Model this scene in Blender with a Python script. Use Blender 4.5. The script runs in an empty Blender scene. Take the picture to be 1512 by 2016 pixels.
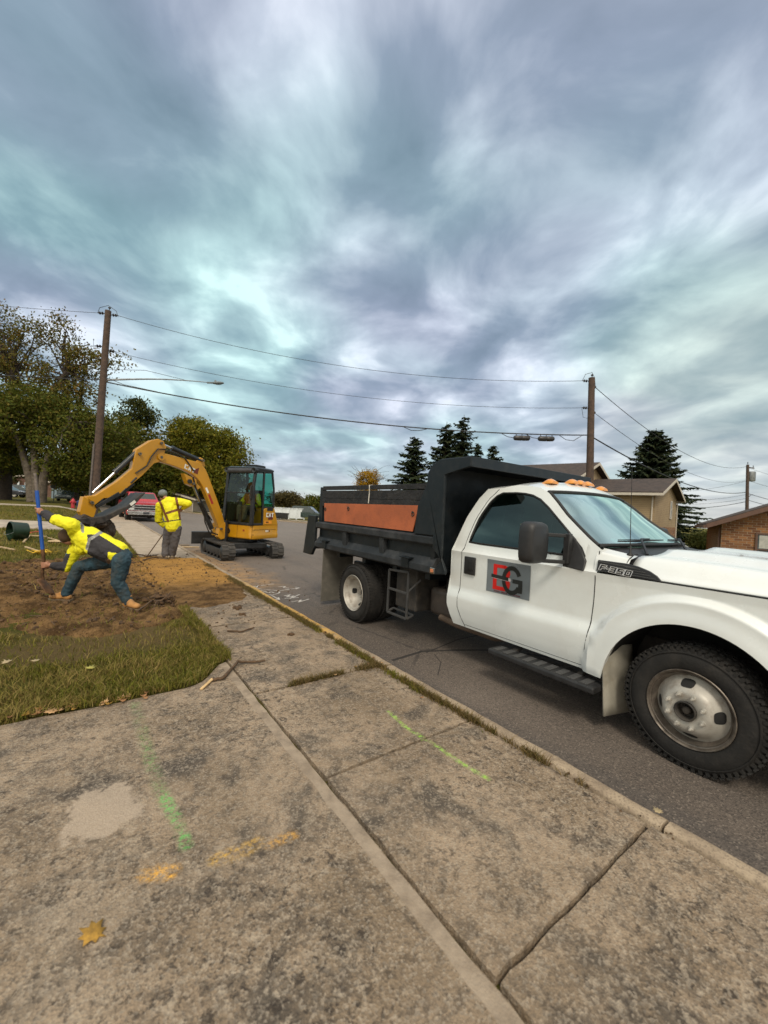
import bpy, bmesh, math, random
import numpy as np
from mathutils import Vector, Matrix, noise
R_ = math.radians
SC = bpy.context.scene
COL = SC.collection
# ---------------------------------------------------------------- camera
cam_d = bpy.data.cameras.new('camera'); cam = bpy.data.objects.new('camera', cam_d); COL.objects.link(cam)
SC.camera = cam
F_PX = 794.0
CR = np.array([[0.8034, -0.0415, -0.5940], [-0.5928, 0.0380, -0.8045], [0.0559, 0.9984, 0.0060]])
def _cam_rot():
    def d(u, v): return np.array([(u-756.0)/F_PX, -(v-1008.0)/F_PX, -1.0])
    Y = d(170, 970); Y /= np.linalg.norm(Y)
    X = d(1820, 1062); X -= X.dot(Y)*Y; X /= np.linalg.norm(X)
    return np.array([X, Y, np.cross(X, Y)])
CR = _cam_rot(); EYE = np.array([0.0, 0.0, 1.5])
mw = Matrix([[*CR[0], 0], [*CR[1], 0], [*CR[2], 1.5], [0, 0, 0, 1]])
cam.matrix_world = mw
cam_d.sensor_fit = 'VERTICAL'; cam_d.sensor_height = 36.0; cam_d.lens = F_PX/2016*36.0
cam_d.clip_start = 0.05; cam_d.clip_end = 3000
cam_d.dof.use_dof = True; cam_d.dof.focus_distance = 4.6; cam_d.dof.aperture_fstop = 1.8
def at(u, v, z=0.0):           # point of the plane of height z seen at a pixel of the photograph
    r = CR @ np.array([(u-756.0)/F_PX, -(v-1008.0)/F_PX, -1.0]); t = (z-1.5)/r[2]
    return Vector((r[0]*t, r[1]*t, z))
def atd(u, v, dep):            # point at a distance along the view axis
    r = CR @ np.array([(u-756.0)/F_PX, -(v-1008.0)/F_PX, -1.0]) * dep
    return Vector((r[0], r[1], r[2]+1.5))
# ---------------------------------------------------------------- world, sun, exposure
SUN_EL, SUN_AZ = 48.0, 215.0      # azimuth measured from +Y towards +X
W = bpy.data.worlds.new('World'); SC.world = W; W.use_nodes = True
nt = W.node_tree; nt.nodes.clear()
def N(t, tree=None, **k):
    n = (tree or nt).nodes.new(t)
    for a, b in k.items(): setattr(n, a, b)
    return n
def L(a, b, tree=None): (tree or nt).links.new(a, b)
def mth(op, a, b=None, tree=None, c=None, clamp=False):
    n = N('ShaderNodeMath', tree, operation=op); n.use_clamp = clamp
    for i, x in enumerate((a, b, c)):
        if x is None: continue
        if isinstance(x, (int, float)): n.inputs[i].default_value = x
        else: L(x, n.inputs[i], tree)
    return n.outputs[0]
def mix(f, a, b, tree=None, bt='MIX'):
    n = N('ShaderNodeMix', tree, data_type='RGBA', blend_type=bt); n.clamp_factor = True
    for i, x in ((0, f), (6, a), (7, b)):
        if isinstance(x, (int, float)): n.inputs[i].default_value = x
        elif isinstance(x, (tuple, list)): n.inputs[i].default_value = (*x[:3], 1)
        else: L(x, n.inputs[i], tree)
    return n.outputs[2]
def mrange(x, a, b, c=0.0, d=1.0, tree=None, smooth=True):
    n = N('ShaderNodeMapRange', tree); n.interpolation_type = 'SMOOTHSTEP' if smooth else 'LINEAR'
    L(x, n.inputs[0], tree)
    for i, v in enumerate((a, b, c, d)): n.inputs[i+1].default_value = v
    return n.outputs[0]
out = N('ShaderNodeOutputWorld'); tc = N('ShaderNodeTexCoord')
sep = N('ShaderNodeSeparateXYZ'); L(tc.outputs['Generated'], sep.inputs[0])
zz = mth('MAXIMUM', mth('ADD', sep.outputs[2], 0.16), 0.08)
cmb = N('ShaderNodeCombineXYZ'); L(mth('DIVIDE', sep.outputs[0], zz), cmb.inputs[0]); L(mth('DIVIDE', sep.outputs[1], zz), cmb.inputs[1])
def cloud(scale, detail, rough, dist, loc, rot=36.5, asp=.80):
    mp = N('ShaderNodeMapping', vector_type='TEXTURE'); L(cmb.outputs[0], mp.inputs[0]); mp.inputs['Rotation'].default_value = (0, 0, -R_(rot)); mp.inputs['Scale'].default_value = (1.0, 1/asp, 1); mp.inputs['Location'].default_value = (*loc, 0)
    n = N('ShaderNodeTexNoise'); n.inputs['Scale'].default_value = scale; n.inputs['Detail'].default_value = detail; n.inputs['Roughness'].default_value = rough; n.inputs['Distortion'].default_value = dist; L(mp.outputs[0], n.inputs[0]); return n.outputs[0]
n1 = cloud(2.9, 7, .50, .30, (3.3, 1.1), 36.5, .85); n2 = cloud(.9, 3, .5, .2, (2.2, 8.3), 25, .7); n3 = cloud(.75, 2, .5, 0, (1.2, 9.4), 60, .9); n4 = cloud(1.3, 5, .5, .3, (5.2, 6.1), 50, .7)
dens = mth('ADD', mth('MULTIPLY', n1, .60), mth('ADD', mth('MULTIPLY', n2, .14), mth('MULTIPLY', n4, .26)))
for (u_, v_, rad, amt) in ((540, 130, 11, .05), (660, 70, 6, .05), (1300, 380, 16, .06), (760, 650, 8, .03), (420, 440, 9, .02), (1120, 510, 9, .05), (600, 520, 8, .04), (1440, 590, 17, -.05), (750, 330, 12, -.035), (240, 230, 16, -.05), (60, 420, 14, -.04), (1180, 180, 10, -.02), (850, 640, 12, -.03), (1110, 640, 9, -.02), (900, 130, 12, -.01)):
    dd_ = N('ShaderNodeVectorMath', operation='DOT_PRODUCT'); L(tc.outputs['Generated'], dd_.inputs[0]); q_ = atd(u_, v_, 1)-Vector((0, 0, 1.5)); q_.normalize(); dd_.inputs[1].default_value = q_
    dens = mth('ADD', dens, mth('MULTIPLY', mrange(dd_.outputs['Value'], math.cos(R_(rad*1.25)), 1.0), amt))
cl = mrange(dens, .330, .595, smooth=False)
ramp = N('ShaderNodeValToRGB'); L(cl, ramp.inputs[0]); el = ramp.color_ramp.elements
el[0].position = 0; el[0].color = (.20, .265, .315, 1); el[1].position = 1; el[1].color = (.86, .93, .94, 1)
for p_, c_ in ((.38, (.29, .36, .42)), (.58, (.42, .49, .54)), (.78, (.57, .65, .69))):
    e_ = el.new(p_); e_.color = (*c_, 1)
hue = mrange(n3, .36, .64)
tintc = mix(hue, (.84, 1.08, 1.04), (1.01, .975, 1.10))
cc = mix(1.0, ramp.outputs[0], tintc, bt='MULTIPLY')
hz = mrange(sep.outputs[2], .0, .34, 1.0, 0.0)
cc = mix(mth('MULTIPLY', hz, .55), cc, (.40, .47, .52))
# bright break in the clouds low on the right, where the street turns away
dot = N('ShaderNodeVectorMath', operation='DOT_PRODUCT'); L(tc.outputs['Generated'], dot.inputs[0])
gd = atd(1480, 800, 1) - Vector((0, 0, 1.5)); gd.normalize(); dot.inputs[1].default_value = gd
gl = mth('MULTIPLY', mrange(dot.outputs['Value'], .93, 1.0), mth('ADD', mth('MULTIPLY', n1, 1.2), -.2))
cc = mix(mth('MULTIPLY', gl, .75, clamp=True), cc, (.86, .84, .72))
hz2 = mrange(sep.outputs[2], .0, .10, .55, 0.0)
cc = mix(hz2, cc, (.66, .64, .62))
# the part of the cloud deck towards the hidden sun is brighter and warmer (behind the photographer)
sd = Vector((math.sin(R_(SUN_AZ))*math.cos(R_(SUN_EL)), math.cos(R_(SUN_AZ))*math.cos(R_(SUN_EL)), math.sin(R_(SUN_EL))))
dot2 = N('ShaderNodeVectorMath', operation='DOT_PRODUCT'); L(tc.outputs['Generated'], dot2.inputs[0]); dot2.inputs[1].default_value = sd
sg = mrange(dot2.outputs['Value'], .1, 1.0, 0.0, 1.0)
cc = mix(mth('MULTIPLY', sg, .8), cc, (1.5, 1.33, 1.06))
sky = N('ShaderNodeTexSky', sky_type='NISHITA'); sky.sun_disc = False; sky.sun_elevation = R_(SUN_EL); sky.sun_rotation = R_(SUN_AZ)
b1 = N('ShaderNodeBackground'); L(sky.outputs[0], b1.inputs[0]); b1.inputs[1].default_value = .10
b2 = N('ShaderNodeBackground'); L(cc, b2.inputs[0]); b2.inputs[1].default_value = .88
ms = N('ShaderNodeMixShader'); ms.inputs[0].default_value = .90
L(b1.outputs[0], ms.inputs[1]); L(b2.outputs[0], ms.inputs[2]); L(ms.outputs[0], out.inputs[0])
sl = bpy.data.lights.new('sun', 'SUN'); so = bpy.data.objects.new('sun', sl); COL.objects.link(so)
sl.energy = 1.5; sl.angle = R_(14); sl.color = (1, .91, .77)
so.rotation_euler = (-sd).to_track_quat('-Z', 'Y').to_euler()
SC.view_settings.view_transform = 'Standard'; SC.view_settings.look = 'None'; SC.view_settings.gamma = 1
SC.view_settings.exposure = 0.35
SC.cycles.max_bounces = 6; SC.cycles.transparent_max_bounces = 12
# ---------------------------------------------------------------- materials
_M = {}
def pm(name, col, rough=.6, metal=0.0, var=.18, scale=6.0, bump=0.0, bscale=40.0, col2=None, coat=0.0, spec=.5, dirt=None, alpha=None):
    if name in _M: return _M[name]
    m = bpy.data.materials.new(name); _M[name] = m; m.use_nodes = True; t = m.node_tree; t.nodes.clear()
    o = N('ShaderNodeOutputMaterial', t); p = N('ShaderNodeBsdfPrincipled', t); L(p.outputs[0], o.inputs[0], t)
    tcn = N('ShaderNodeTexCoord', t); co = tcn.outputs['Object']
    nz = N('ShaderNodeTexNoise', t); L(co, nz.inputs[0], t); nz.inputs['Scale'].default_value = scale; nz.inputs['Detail'].default_value = 5; nz.inputs['Roughness'].default_value = .6
    f = mrange(nz.outputs[0], .3, .7, tree=t)
    c2 = col2 or tuple(min(1, c*(1+var)) for c in col); c1 = col if col2 else tuple(c*(1-var) for c in col)
    cc_ = mix(f, c1, c2, t)
    if dirt:
        nd = N('ShaderNodeTexNoise', t); L(co, nd.inputs[0], t); nd.inputs['Scale'].default_value = dirt[2]; nd.inputs['Detail'].default_value = 8; nd.inputs['Roughness'].default_value = .7
        cc_ = mix(mth('MULTIPLY', mrange(nd.outputs[0], .45, .72, tree=t), dirt[0], t), cc_, dirt[1], t)
    L(cc_, p.inputs['Base Color'], t)
    p.inputs['Metallic'].default_value = metal; p.inputs['Coat Weight'].default_value = coat; p.inputs['Coat Roughness'].default_value = .06
    p.inputs['Specular IOR Level'].default_value = spec
    L(mrange(nz.outputs[0], .3, .7, max(0, rough-.08), min(1, rough+.08), t), p.inputs['Roughness'], t)
    if bump:
        nb = N('ShaderNodeTexNoise', t); L(co, nb.inputs[0], t); nb.inputs['Scale'].default_value = bscale; nb.inputs['Detail'].default_value = 4
        b = N('ShaderNodeBump', t); b.inputs['Strength'].default_value = bump; b.inputs['Distance'].default_value = .6/bscale
        L(nb.outputs[0], b.inputs['Height'], t); L(b.outputs[0], p.inputs['Normal'], t)
    return m
def glass(name, tint=(.6, .85, .8), trans=.6, rough=.02, refl=.03, gcol=(.9, 1, .98), fm=1.6):
    if name in _M: return _M[name]
    m = bpy.data.materials.new(name); _M[name] = m; m.use_nodes = True; t = m.node_tree; t.nodes.clear()
    o = N('ShaderNodeOutputMaterial', t); tr = N('ShaderNodeBsdfTransparent', t); tr.inputs[0].default_value = (*[c*trans for c in tint], 1)
    g = N('ShaderNodeBsdfGlossy', t); g.inputs['Roughness'].default_value = rough; g.inputs['Color'].default_value = (*gcol, 1)
    ge = N('ShaderNodeNewGeometry', t); dt = N('ShaderNodeVectorMath', t, operation='DOT_PRODUCT'); L(ge.outputs['Normal'], dt.inputs[0], t); L(ge.outputs['Incoming'], dt.inputs[1], t)
    sch = mth('ADD', mth('MULTIPLY', mth('POWER', mth('SUBTRACT', 1.0, mth('ABSOLUTE', dt.outputs['Value'], None, t), t, clamp=True), 5, t), .95, t), .05, t)   # same from both sides of the pane
    f = mth('ADD', mth('MULTIPLY', sch, fm, t), refl, t, clamp=True)
    x = N('ShaderNodeMixShader', t); L(f, x.inputs[0], t); L(tr.outputs[0], x.inputs[1], t); L(g.outputs[0], x.inputs[2], t); L(x.outputs[0], o.inputs[0], t)
    return m
# ---------------------------------------------------------------- mesh helpers
class MB:
    def __init__(s): s.v = []; s.f = []; s.m = []; s.mi = 0; s.cuts = []
    def cut(s):      # everything added since the last cut becomes an object of its own
        s.cuts.append((len(s.v), len(s.f))); return s
    def add(s, vs, fs, mi=None):
        b = len(s.v); s.v += [tuple(v) for v in vs]; s.f += [tuple(i+b for i in f) for f in fs]; s.m += [s.mi if mi is None else mi]*len(fs); return s
    def box(s, c, sz, rot=None, mi=None):
        c = Vector(c); h = [a/2 for a in sz]; vs = []
        for x in (-1, 1):
            for y in (-1, 1):
                for z in (-1, 1):
                    p = Vector((x*h[0], y*h[1], z*h[2]))
                    if rot is not None: p = rot @ p
                    vs.append(c+p)
        return s.add(vs, [(0, 1, 3, 2), (4, 6, 7, 5), (0, 4, 5, 1), (2, 3, 7, 6), (0, 2, 6, 4), (1, 5, 7, 3)], mi)
    def bb(s, a, b, mi=None):
        return s.box([(x+y)/2 for x, y in zip(a, b)], [abs(y-x) for x, y in zip(a, b)], mi=mi)
    def beam(s, p0, p1, w, h, up=(0, 0, 1), mi=None):
        p0 = Vector(p0); p1 = Vector(p1); d = p1-p0; z = d.normalized(); x = z.cross(Vector(up))
        if x.length < 1e-4: x = z.cross(Vector((1, 0, 0)))
        x.normalize(); y = x.cross(z)
        rot = Matrix((x, y, z)).transposed()
        return s.box((p0+p1)/2, (w, h, d.length), rot, mi)
    def ring_loft(s, rings, closed=True, cap=True, mi=None):
        n = len(rings[0]); vs = [p for r in rings for p in r]; fs = []
        for i in range(len(rings)-1):
            for j in range(n if closed else n-1):
                k = (j+1) % n; fs.append((i*n+j, i*n+k, (i+1)*n+k, (i+1)*n+j))
        if cap and closed: fs.append(tuple(range(n-1, -1, -1))); fs.append(tuple((len(rings)-1)*n+j for j in range(n)))
        return s.add(vs, fs, mi)
    def cyl(s, p0, p1, r0, r1=None, n=16, cap=True, mi=None):
        return s.tube([p0, p1], [r0, r0 if r1 is None else r1], n, cap, mi)
    def tube(s, pts, r, n=8, cap=True, mi=None):
        pts = [Vector(p) for p in pts]; rs = r if isinstance(r, (list, tuple)) else [r]*len(pts)
        d0 = (pts[1]-pts[0]).normalized(); x = d0.cross(Vector((0, 0, 1)))
        if x.length < .1: x = d0.cross(Vector((1, 0, 0)))
        x.normalize(); rings = []
        for i, p in enumerate(pts):
            d = (pts[min(i+1, len(pts)-1)]-pts[max(i-1, 0)]).normalized()
            x = (x-d*x.dot(d)).normalized(); y = d.cross(x)
            rings.append([p+(x*math.cos(a)+y*math.sin(a))*rs[i] for a in [2*math.pi*k/n for k in range(n)]])
        return s.ring_loft(rings, True, cap, mi)
    def prism(s, poly, off, mi=None):
        poly = [Vector(p) for p in poly]; off = Vector(off); n = len(poly)
        fs = [tuple(range(n)), tuple(range(2*n-1, n-1, -1))]+[(i, i+n, (i+1) % n+n, (i+1) % n) for i in range(n)]
        return s.add(poly+[p+off for p in poly], fs, mi)
    def lathe(s, o, ax, prof, n=24, mi=None, cap=False):
        o = Vector(o); ax = Vector(ax).normalized(); x = ax.cross(Vector((0, 0, 1)))
        if x.length < .1: x = Vector((1, 0, 0))
        x.normalize(); y = ax.cross(x)
        return s.ring_loft([[o+ax*t+(x*math.cos(a)+y*math.sin(a))*r for a in [2*math.pi*k/n for k in range(n)]] for t, r in prof], True, cap, mi)
    def ball(s, c, r, n=12, m=8, rot=None, mi=None, jit=0):
        c = Vector(c); r = r if isinstance(r, (tuple, list)) else (r, r, r); rings = []
        for i in range(m+1):
            th = math.pi*min(max(i/m, .02), .98); ring = []
            for k in range(n):
                ph = 2*math.pi*k/n; p = Vector((math.sin(th)*math.cos(ph)*r[0], math.sin(th)*math.sin(ph)*r[1], math.cos(th)*r[2]))
                if jit: p *= 1+jit*noise.noise((p+c)*(1.3/max(r))*2)
                if rot is not None: p = rot @ p
                ring.append(c+p)
            rings.append(ring)
        return s.ring_loft(rings, True, True, mi)
    def grid(s, fn, nu, nv, mi=None, flip=False):
        vs = [fn(i/nu, j/nv) for i in range(nu+1) for j in range(nv+1)]; fs = []
        for i in range(nu):
            for j in range(nv):
                a = i*(nv+1)+j; q = (a, a+1, a+nv+2, a+nv+1); fs.append(q[::-1] if flip else q)
        return s.add(vs, fs, mi)
    def xf(s, M):
        s.v = [tuple(M @ Vector(v)) for v in s.v]; return s
    def build(s, name, mats, parent=None, smooth=None, bevel=0, seg=2, sub=0, solid=0, fix=True, label=None):
        if s.cuts:
            first = None; v0 = f0 = 0
            for (v1, f1) in s.cuts:
                q = MB(); q.v = s.v[v0:v1]; q.f = [tuple(i-v0 for i in f) for f in s.f[f0:f1]]; q.m = s.m[f0:f1]
                o = q.build(name, mats, parent, smooth, bevel, seg, sub, solid, fix, label); first = first or o; v0, f0 = v1, f1
            return first
        me = bpy.data.meshes.new(name); me.from_pydata(s.v, [], s.f)
        for m in (mats if isinstance(mats, (list, tuple)) else [mats]): me.materials.append(m)
        if any(s.m): me.polygons.foreach_set('material_index', s.m)
        if fix:
            bm = bmesh.new(); bm.from_mesh(me); bmesh.ops.recalc_face_normals(bm, faces=bm.faces); bm.to_mesh(me); bm.free()
        if smooth is not None:
            me.polygons.foreach_set('use_smooth', [True]*len(me.polygons)); me.set_sharp_from_angle(angle=R_(smooth))
        me.update()
        return link(name, me, parent, bevel, seg, sub, solid, label)
def link(name, me, parent=None, bevel=0, seg=2, sub=0, solid=0, label=None):
    ob = bpy.data.objects.new(name, me); COL.objects.link(ob)
    if label: ob['label'] = label
    if parent is not None:
        ob.parent = parent
        if parent.type == 'EMPTY': ob.matrix_parent_inverse = parent.matrix_basis.inverted()
    if solid:
        md = ob.modifiers.new('thick', 'SOLIDIFY'); md.thickness = solid; md.offset = 0
    if bevel:
        md = ob.modifiers.new('bevel', 'BEVEL'); md.width = bevel; md.segments = seg; md.limit_method = 'ANGLE'; md.angle_limit = R_(40); md.harden_normals = False
    if sub:
        md = ob.modifiers.new('sub', 'SUBSURF'); md.levels = sub; md.render_levels = sub
    return ob
def tag(o, label=None, cat=None, group=None, kind=None):
    if label: o['label'] = label
    if cat: o['category'] = cat
    if group: o['group'] = group
    if kind: o['kind'] = kind
    return o
def thing(name, loc, label, cat, group=None, rz=0):
    o = bpy.data.objects.new(name, None); COL.objects.link(o); o.empty_display_size = .2
    o.location = loc; o.rotation_euler = (0, 0, rz); return tag(o, label, cat, group)
def np_mesh(name, verts, quads, mats, parent=None, midx=None, tris=False, smooth=False):
    me = bpy.data.meshes.new(name); k = 3 if tris else 4; verts = np.asarray(verts, dtype=np.float32); quads = np.asarray(quads, dtype=np.int32)
    me.vertices.add(len(verts)); me.vertices.foreach_set('co', verts.ravel())
    me.loops.add(quads.size); me.loops.foreach_set('vertex_index', quads.ravel())
    me.polygons.add(len(quads)); me.polygons.foreach_set('loop_start', np.arange(0, quads.size, k, dtype=np.int32)); me.polygons.foreach_set('loop_total', np.full(len(quads), k, dtype=np.int32))
    for m in (mats if isinstance(mats, (list, tuple)) else [mats]): me.materials.append(m)
    if midx is not None: me.polygons.foreach_set('material_index', np.asarray(midx, dtype=np.int32))
    if smooth: me.polygons.foreach_set('use_smooth', np.ones(len(quads), dtype=bool))
    me.update(calc_edges=True); me.validate()
    return link(name, me, parent)
def smst(a, b, x):
    t = min(1, max(0, (x-a)/(b-a))); return t*t*(3-2*t)
def fbm(x, y, z=0, o=4): return noise.fractal(Vector((x, y, z)), .6, 2.1, o, noise_basis='PERLIN_ORIGINAL')
def interp(x, tab):
    return float(np.interp(x, [a for a, b in tab], [b for a, b in tab]))
# ================================================================ ground, road, pavements
ROADZ = -.07
def ground_z(x, y):
    if x > 1.25: return -.03
    return -.03+.50*smst(17, 36, y)*smst(.8, -1.5, x)
def surf_mat(name, kind):
    m = bpy.data.materials.new(name); m.use_nodes = True; t = m.node_tree; t.nodes.clear()
    o = N('ShaderNodeOutputMaterial', t); p = N('ShaderNodeBsdfPrincipled', t); L(p.outputs[0], o.inputs[0], t)
    co = N('ShaderNodeTexCoord', t).outputs['Object']; sp = N('ShaderNodeSeparateXYZ', t); L(co, sp.inputs[0], t)
    def nz(s, d=5, r=.6, dist=0, off=0):
        n = N('ShaderNodeTexNoise', t); v = co
        if off:
            mp_ = N('ShaderNodeMapping', t); L(co, mp_.inputs[0], t); mp_.inputs['Location'].default_value = (off, off*.7, 0); v = mp_.outputs[0]
        L(v, n.inputs[0], t); n.inputs['Scale'].default_value = s; n.inputs['Detail'].default_value = d; n.inputs['Roughness'].default_value = r; n.inputs['Distortion'].default_value = dist; return n.outputs[0]
    def vor(s, feat='F1', out_=0, rnd=1):
        n = N('ShaderNodeTexVoronoi', t); n.feature = feat; L(co, n.inputs[0], t); n.inputs['Scale'].default_value = s; n.inputs['Randomness'].default_value = rnd; return n.outputs[out_]
    def seg(pts, w, soft):     # distance mask of a polyline painted on the ground
        d = None
        for (a, b) in zip(pts[:-1], pts[1:]):
            a = Vector(a); b = Vector(b); ab = b-a; l2 = ab.length_squared
            px = mth('SUBTRACT', sp.outputs[0], a.x, t); py = mth('SUBTRACT', sp.outputs[1], a.y, t)
            h = mth('DIVIDE', mth('ADD', mth('MULTIPLY', px, ab.x, t), mth('MULTIPLY', py, ab.y, t), t), l2, t, clamp=True)
            dx = mth('SUBTRACT', px, mth('MULTIPLY', h, ab.x, t), t); dy = mth('SUBTRACT', py, mth('MULTIPLY', h, ab.y, t), t)
            q = mth('SQRT', mth('ADD', mth('MULTIPLY', dx, dx, t), mth('MULTIPLY', dy, dy, t), t), t=None) if False else mth('SQRT', mth('ADD', mth('MULTIPLY', dx, dx, t), mth('MULTIPLY', dy, dy, t), t), None, t)
            d = q if d is None else mth('MINIMUM', d, q, t)
        return mrange(d, w, w+soft, 1.0, 0.0, t)
    if kind == 'concrete':
        base = mix(mrange(nz(1.3, 5), .32, .68, tree=t), (.265, .196, .128), (.455, .345, .238), t)
        dk = mrange(nz(2.1, 7, .72, .5, 3), .46, .66, tree=t); base = mix(mth('MULTIPLY', dk, .84, t), base, (.068, .062, .055), t)
        base = mix(mth('MULTIPLY', mrange(nz(7, 6, .75, .3, 9), .50, .62, tree=t), .62, t), base, (.095, .078, .062), t)    # grime
        base = mix(mth('MULTIPLY', mrange(nz(.9, 5, .7, 0, 8), .56, .70, tree=t), .5, t), base, (.47, .375, .27), t)
        rough_ = mrange(nz(1.1, 4, .6, 0, 12), .38, .62, .35, 1.0, t); pit = nz(17, 8, .78, .5)
        base = mix(mth('MULTIPLY', mth('MULTIPLY', mrange(pit, .515, .60, tree=t), rough_, t), .90, t), base, (.055, .043, .034), t)
        base = mix(mth('MULTIPLY', mth('MULTIPLY', mrange(nz(21, 7, .75, .4, 15), .52, .62, tree=t), rough_, t), .6, t), base, (.56, .46, .34), t)
        agg = vor(110); aggc = vor(110, 'F1', 1); sc_ = N('ShaderNodeSeparateColor', t); L(aggc, sc_.inputs[0], t)
        base = mix(mth('MULTIPLY', mrange(sc_.outputs[0], .62, .9, tree=t), .42, t), base, (.52, .44, .34), t)
        base = mix(mth('MULTIPLY', mrange(sc_.outputs[1], .70, .95, tree=t), mth('MULTIPLY', rough_, .5, t), t), base, (.07, .055, .045), t)
        fine = nz(160, 2, .6); base = mix(mth('MULTIPLY', mrange(fine, .35, .7, tree=t), .5, t), mix(.28, base, (.03, .025, .02), t), base, t)
        # smooth trowelled border beside the long joint and a pale repaired patch
        bd = mth('ABSOLUTE', mth('SUBTRACT', mth('ADD', sp.outputs[0], mth('MULTIPLY', mth('SUBTRACT', nz(5, 2, .5, 0, 5), .5, t), .03, t), t), 1.075, t), None, t)
        bm_ = mrange(bd, .030, .036, 1, 0, t)
        smoothc = mix(mrange(nz(9, 5), .35, .65, tree=t), (.24, .19, .14), (.36, .29, .215), t)
        base = mix(mth('MULTIPLY', bm_, .8, t), base, smoothc, t)
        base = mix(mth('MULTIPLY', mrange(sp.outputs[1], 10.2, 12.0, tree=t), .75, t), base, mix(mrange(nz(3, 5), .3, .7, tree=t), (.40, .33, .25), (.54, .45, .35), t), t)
        q1 = at(205, 1595, 0); wob = mth('MULTIPLY', mth('SUBTRACT', nz(9, 4, .6, 0, 2), .5, t), .30, t)
        dx = mth('DIVIDE', mth('SUBTRACT', sp.outputs[0], q1.x, t), 1.0, t); dy = mth('SUBTRACT', sp.outputs[1], q1.y, t)
        dd = mth('ADD', mth('POWER', mth('ADD', mth('POWER', mth('ABSOLUTE', dx, None, t), 3, t), mth('POWER', mth('MULTIPLY', mth('ABSOLUTE', dy, None, t), .8, t), 3, t), t), .3333, t), mth('MULTIPLY', wob, .8, t), t)
        pt = mrange(mth('ADD', dd, mth('MULTIPLY', mth('SUBTRACT', pit, .5, t), .12, t), t), .125, .165, 1, 0, t); pale = mix(mrange(fine, .3, .7, tree=t), (.34, .27, .20), (.45, .365, .28), t)
        base = mix(mth('MULTIPLY', pt, .78, t), base, pale, t)
        # spray-paint marks
        brk = mth('MULTIPLY', mrange(nz(38, 5, .8), .40, .64, tree=t), mrange(nz(7, 3, .6, 0, 5), .36, .58, .25, 1.0, t), t)
        def spray(pts, w, soft, colr, k):
            global _tmp
            return mth('MULTIPLY', mth('MULTIPLY', seg([at(u, v).xy for u, v in pts], w, soft), brk, t), k, t), colr
        for pts, w, soft, colr, k in (
            ([(265, 1385), (285, 1455), (303, 1520), (325, 1580)], .004, .050, (.15, .34, .10), .55),
            ([(325, 1570), (350, 1620), (366, 1665)], .004, .038, (.13, .52, .12), .9),
            ([(765, 1400), (800, 1432), (850, 1462), (905, 1500), (960, 1532)], .002, .026, (.34, .66, .08), .95),
            ([(288, 1720), (335, 1716)], .016, .040, (.82, .42, .06), 1.0), ([(430, 1692), (470, 1680), (505, 1662)], .008, .050, (.74, .44, .08), .85),
            ([(535, 1660), (575, 1645)], .003, .045, (.75, .40, .08), .75)):
            f_, c_ = spray(pts, w, soft, colr, k); base = mix(f_, base, c_, t)
        L(base, p.inputs['Base Color'], t); p.inputs['Roughness'].default_value = .9; p.inputs['Specular IOR Level'].default_value = .25
        hgt = mth('ADD', mth('MULTIPLY', pit, -.9, t), mth('ADD', mth('MULTIPLY', agg, .5, t), mth('MULTIPLY', fine, .4, t), t), t)
        hgt = mth('MULTIPLY', hgt, mth('SUBTRACT', 1.0, mth('MULTIPLY', mth('MAXIMUM', bm_, pt, t), .6, t), t), t)
        b = N('ShaderNodeBump', t); b.inputs['Strength'].default_value = .75; b.inputs['Distance'].default_value = .010; L(hgt, b.inputs['Height'], t); L(b.outputs[0], p.inputs['Normal'], t)
    elif kind == 'kerb':
        base = mix(mrange(nz(6, 6, .7), .35, .65, tree=t), (.26, .20, .14), (.40, .315, .22), t)
        fine = nz(90, 3, .7); base = mix(mth('MULTIPLY', mrange(fine, .5, .66, tree=t), .55, t), base, (.09, .07, .05), t)
        yl = mth('MULTIPLY', mrange(sp.outputs[1], 3.5, 4.4, 0, 1, t), mrange(sp.outputs[1], 6.5, 8.5, 1, 0, t), t)
        yl = mth('MULTIPLY', yl, mrange(nz(11, 6, .75), .36, .52, tree=t), t); base = mix(mth('MULTIPLY', yl, .8, t), base, (.62, .36, .07), t)
        L(base, p.inputs['Base Color'], t); p.inputs['Roughness'].default_value = .9
        b = N('ShaderNodeBump', t); b.inputs['Strength'].default_value = .7; b.inputs['Distance'].default_value = .008; L(fine, b.inputs['Height'], t); L(b.outputs[0], p.inputs['Normal'], t)
    elif kind == 'asphalt':
        base = mix(mrange(nz(.35, 5), .3, .7, tree=t), (.105, .086, .072), (.165, .135, .112), t)
        stv = N('ShaderNodeMapping', t); L(co, stv.inputs[0], t); stv.inputs['Scale'].default_value = (1.6, .12, 1)
        sn = N('ShaderNodeTexNoise', t); L(stv.outputs[0], sn.inputs[0], t); sn.inputs['Scale'].default_value = 2; sn.inputs['Detail'].default_value = 4
        base = mix(mth('MULTIPLY', mrange(sn.outputs[0], .45, .7, tree=t), .45, t), base, (.075, .068, .064), t)
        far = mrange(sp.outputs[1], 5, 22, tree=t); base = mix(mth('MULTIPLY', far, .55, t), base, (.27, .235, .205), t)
        vc = vor(120, 'F1', 1); sc_ = N('ShaderNodeSeparateColor', t); L(vc, sc_.inputs[0], t); fine = nz(140, 3, .7)
        base = mix(mth('MULTIPLY', mrange(sc_.outputs[0], .78, .97, tree=t), .45, t), base, (.32, .27, .22), t)
        base = mix(mth('MULTIPLY', mrange(sc_.outputs[1], .55, .9, tree=t), .55, t), base, (.035, .032, .03), t)
        cr = vor(.55, 'DISTANCE_TO_EDGE'); cw = mth('ADD', cr, mth('MULTIPLY', mth('SUBTRACT', nz(9, 4), .5, t), .06, t), t)
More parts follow.
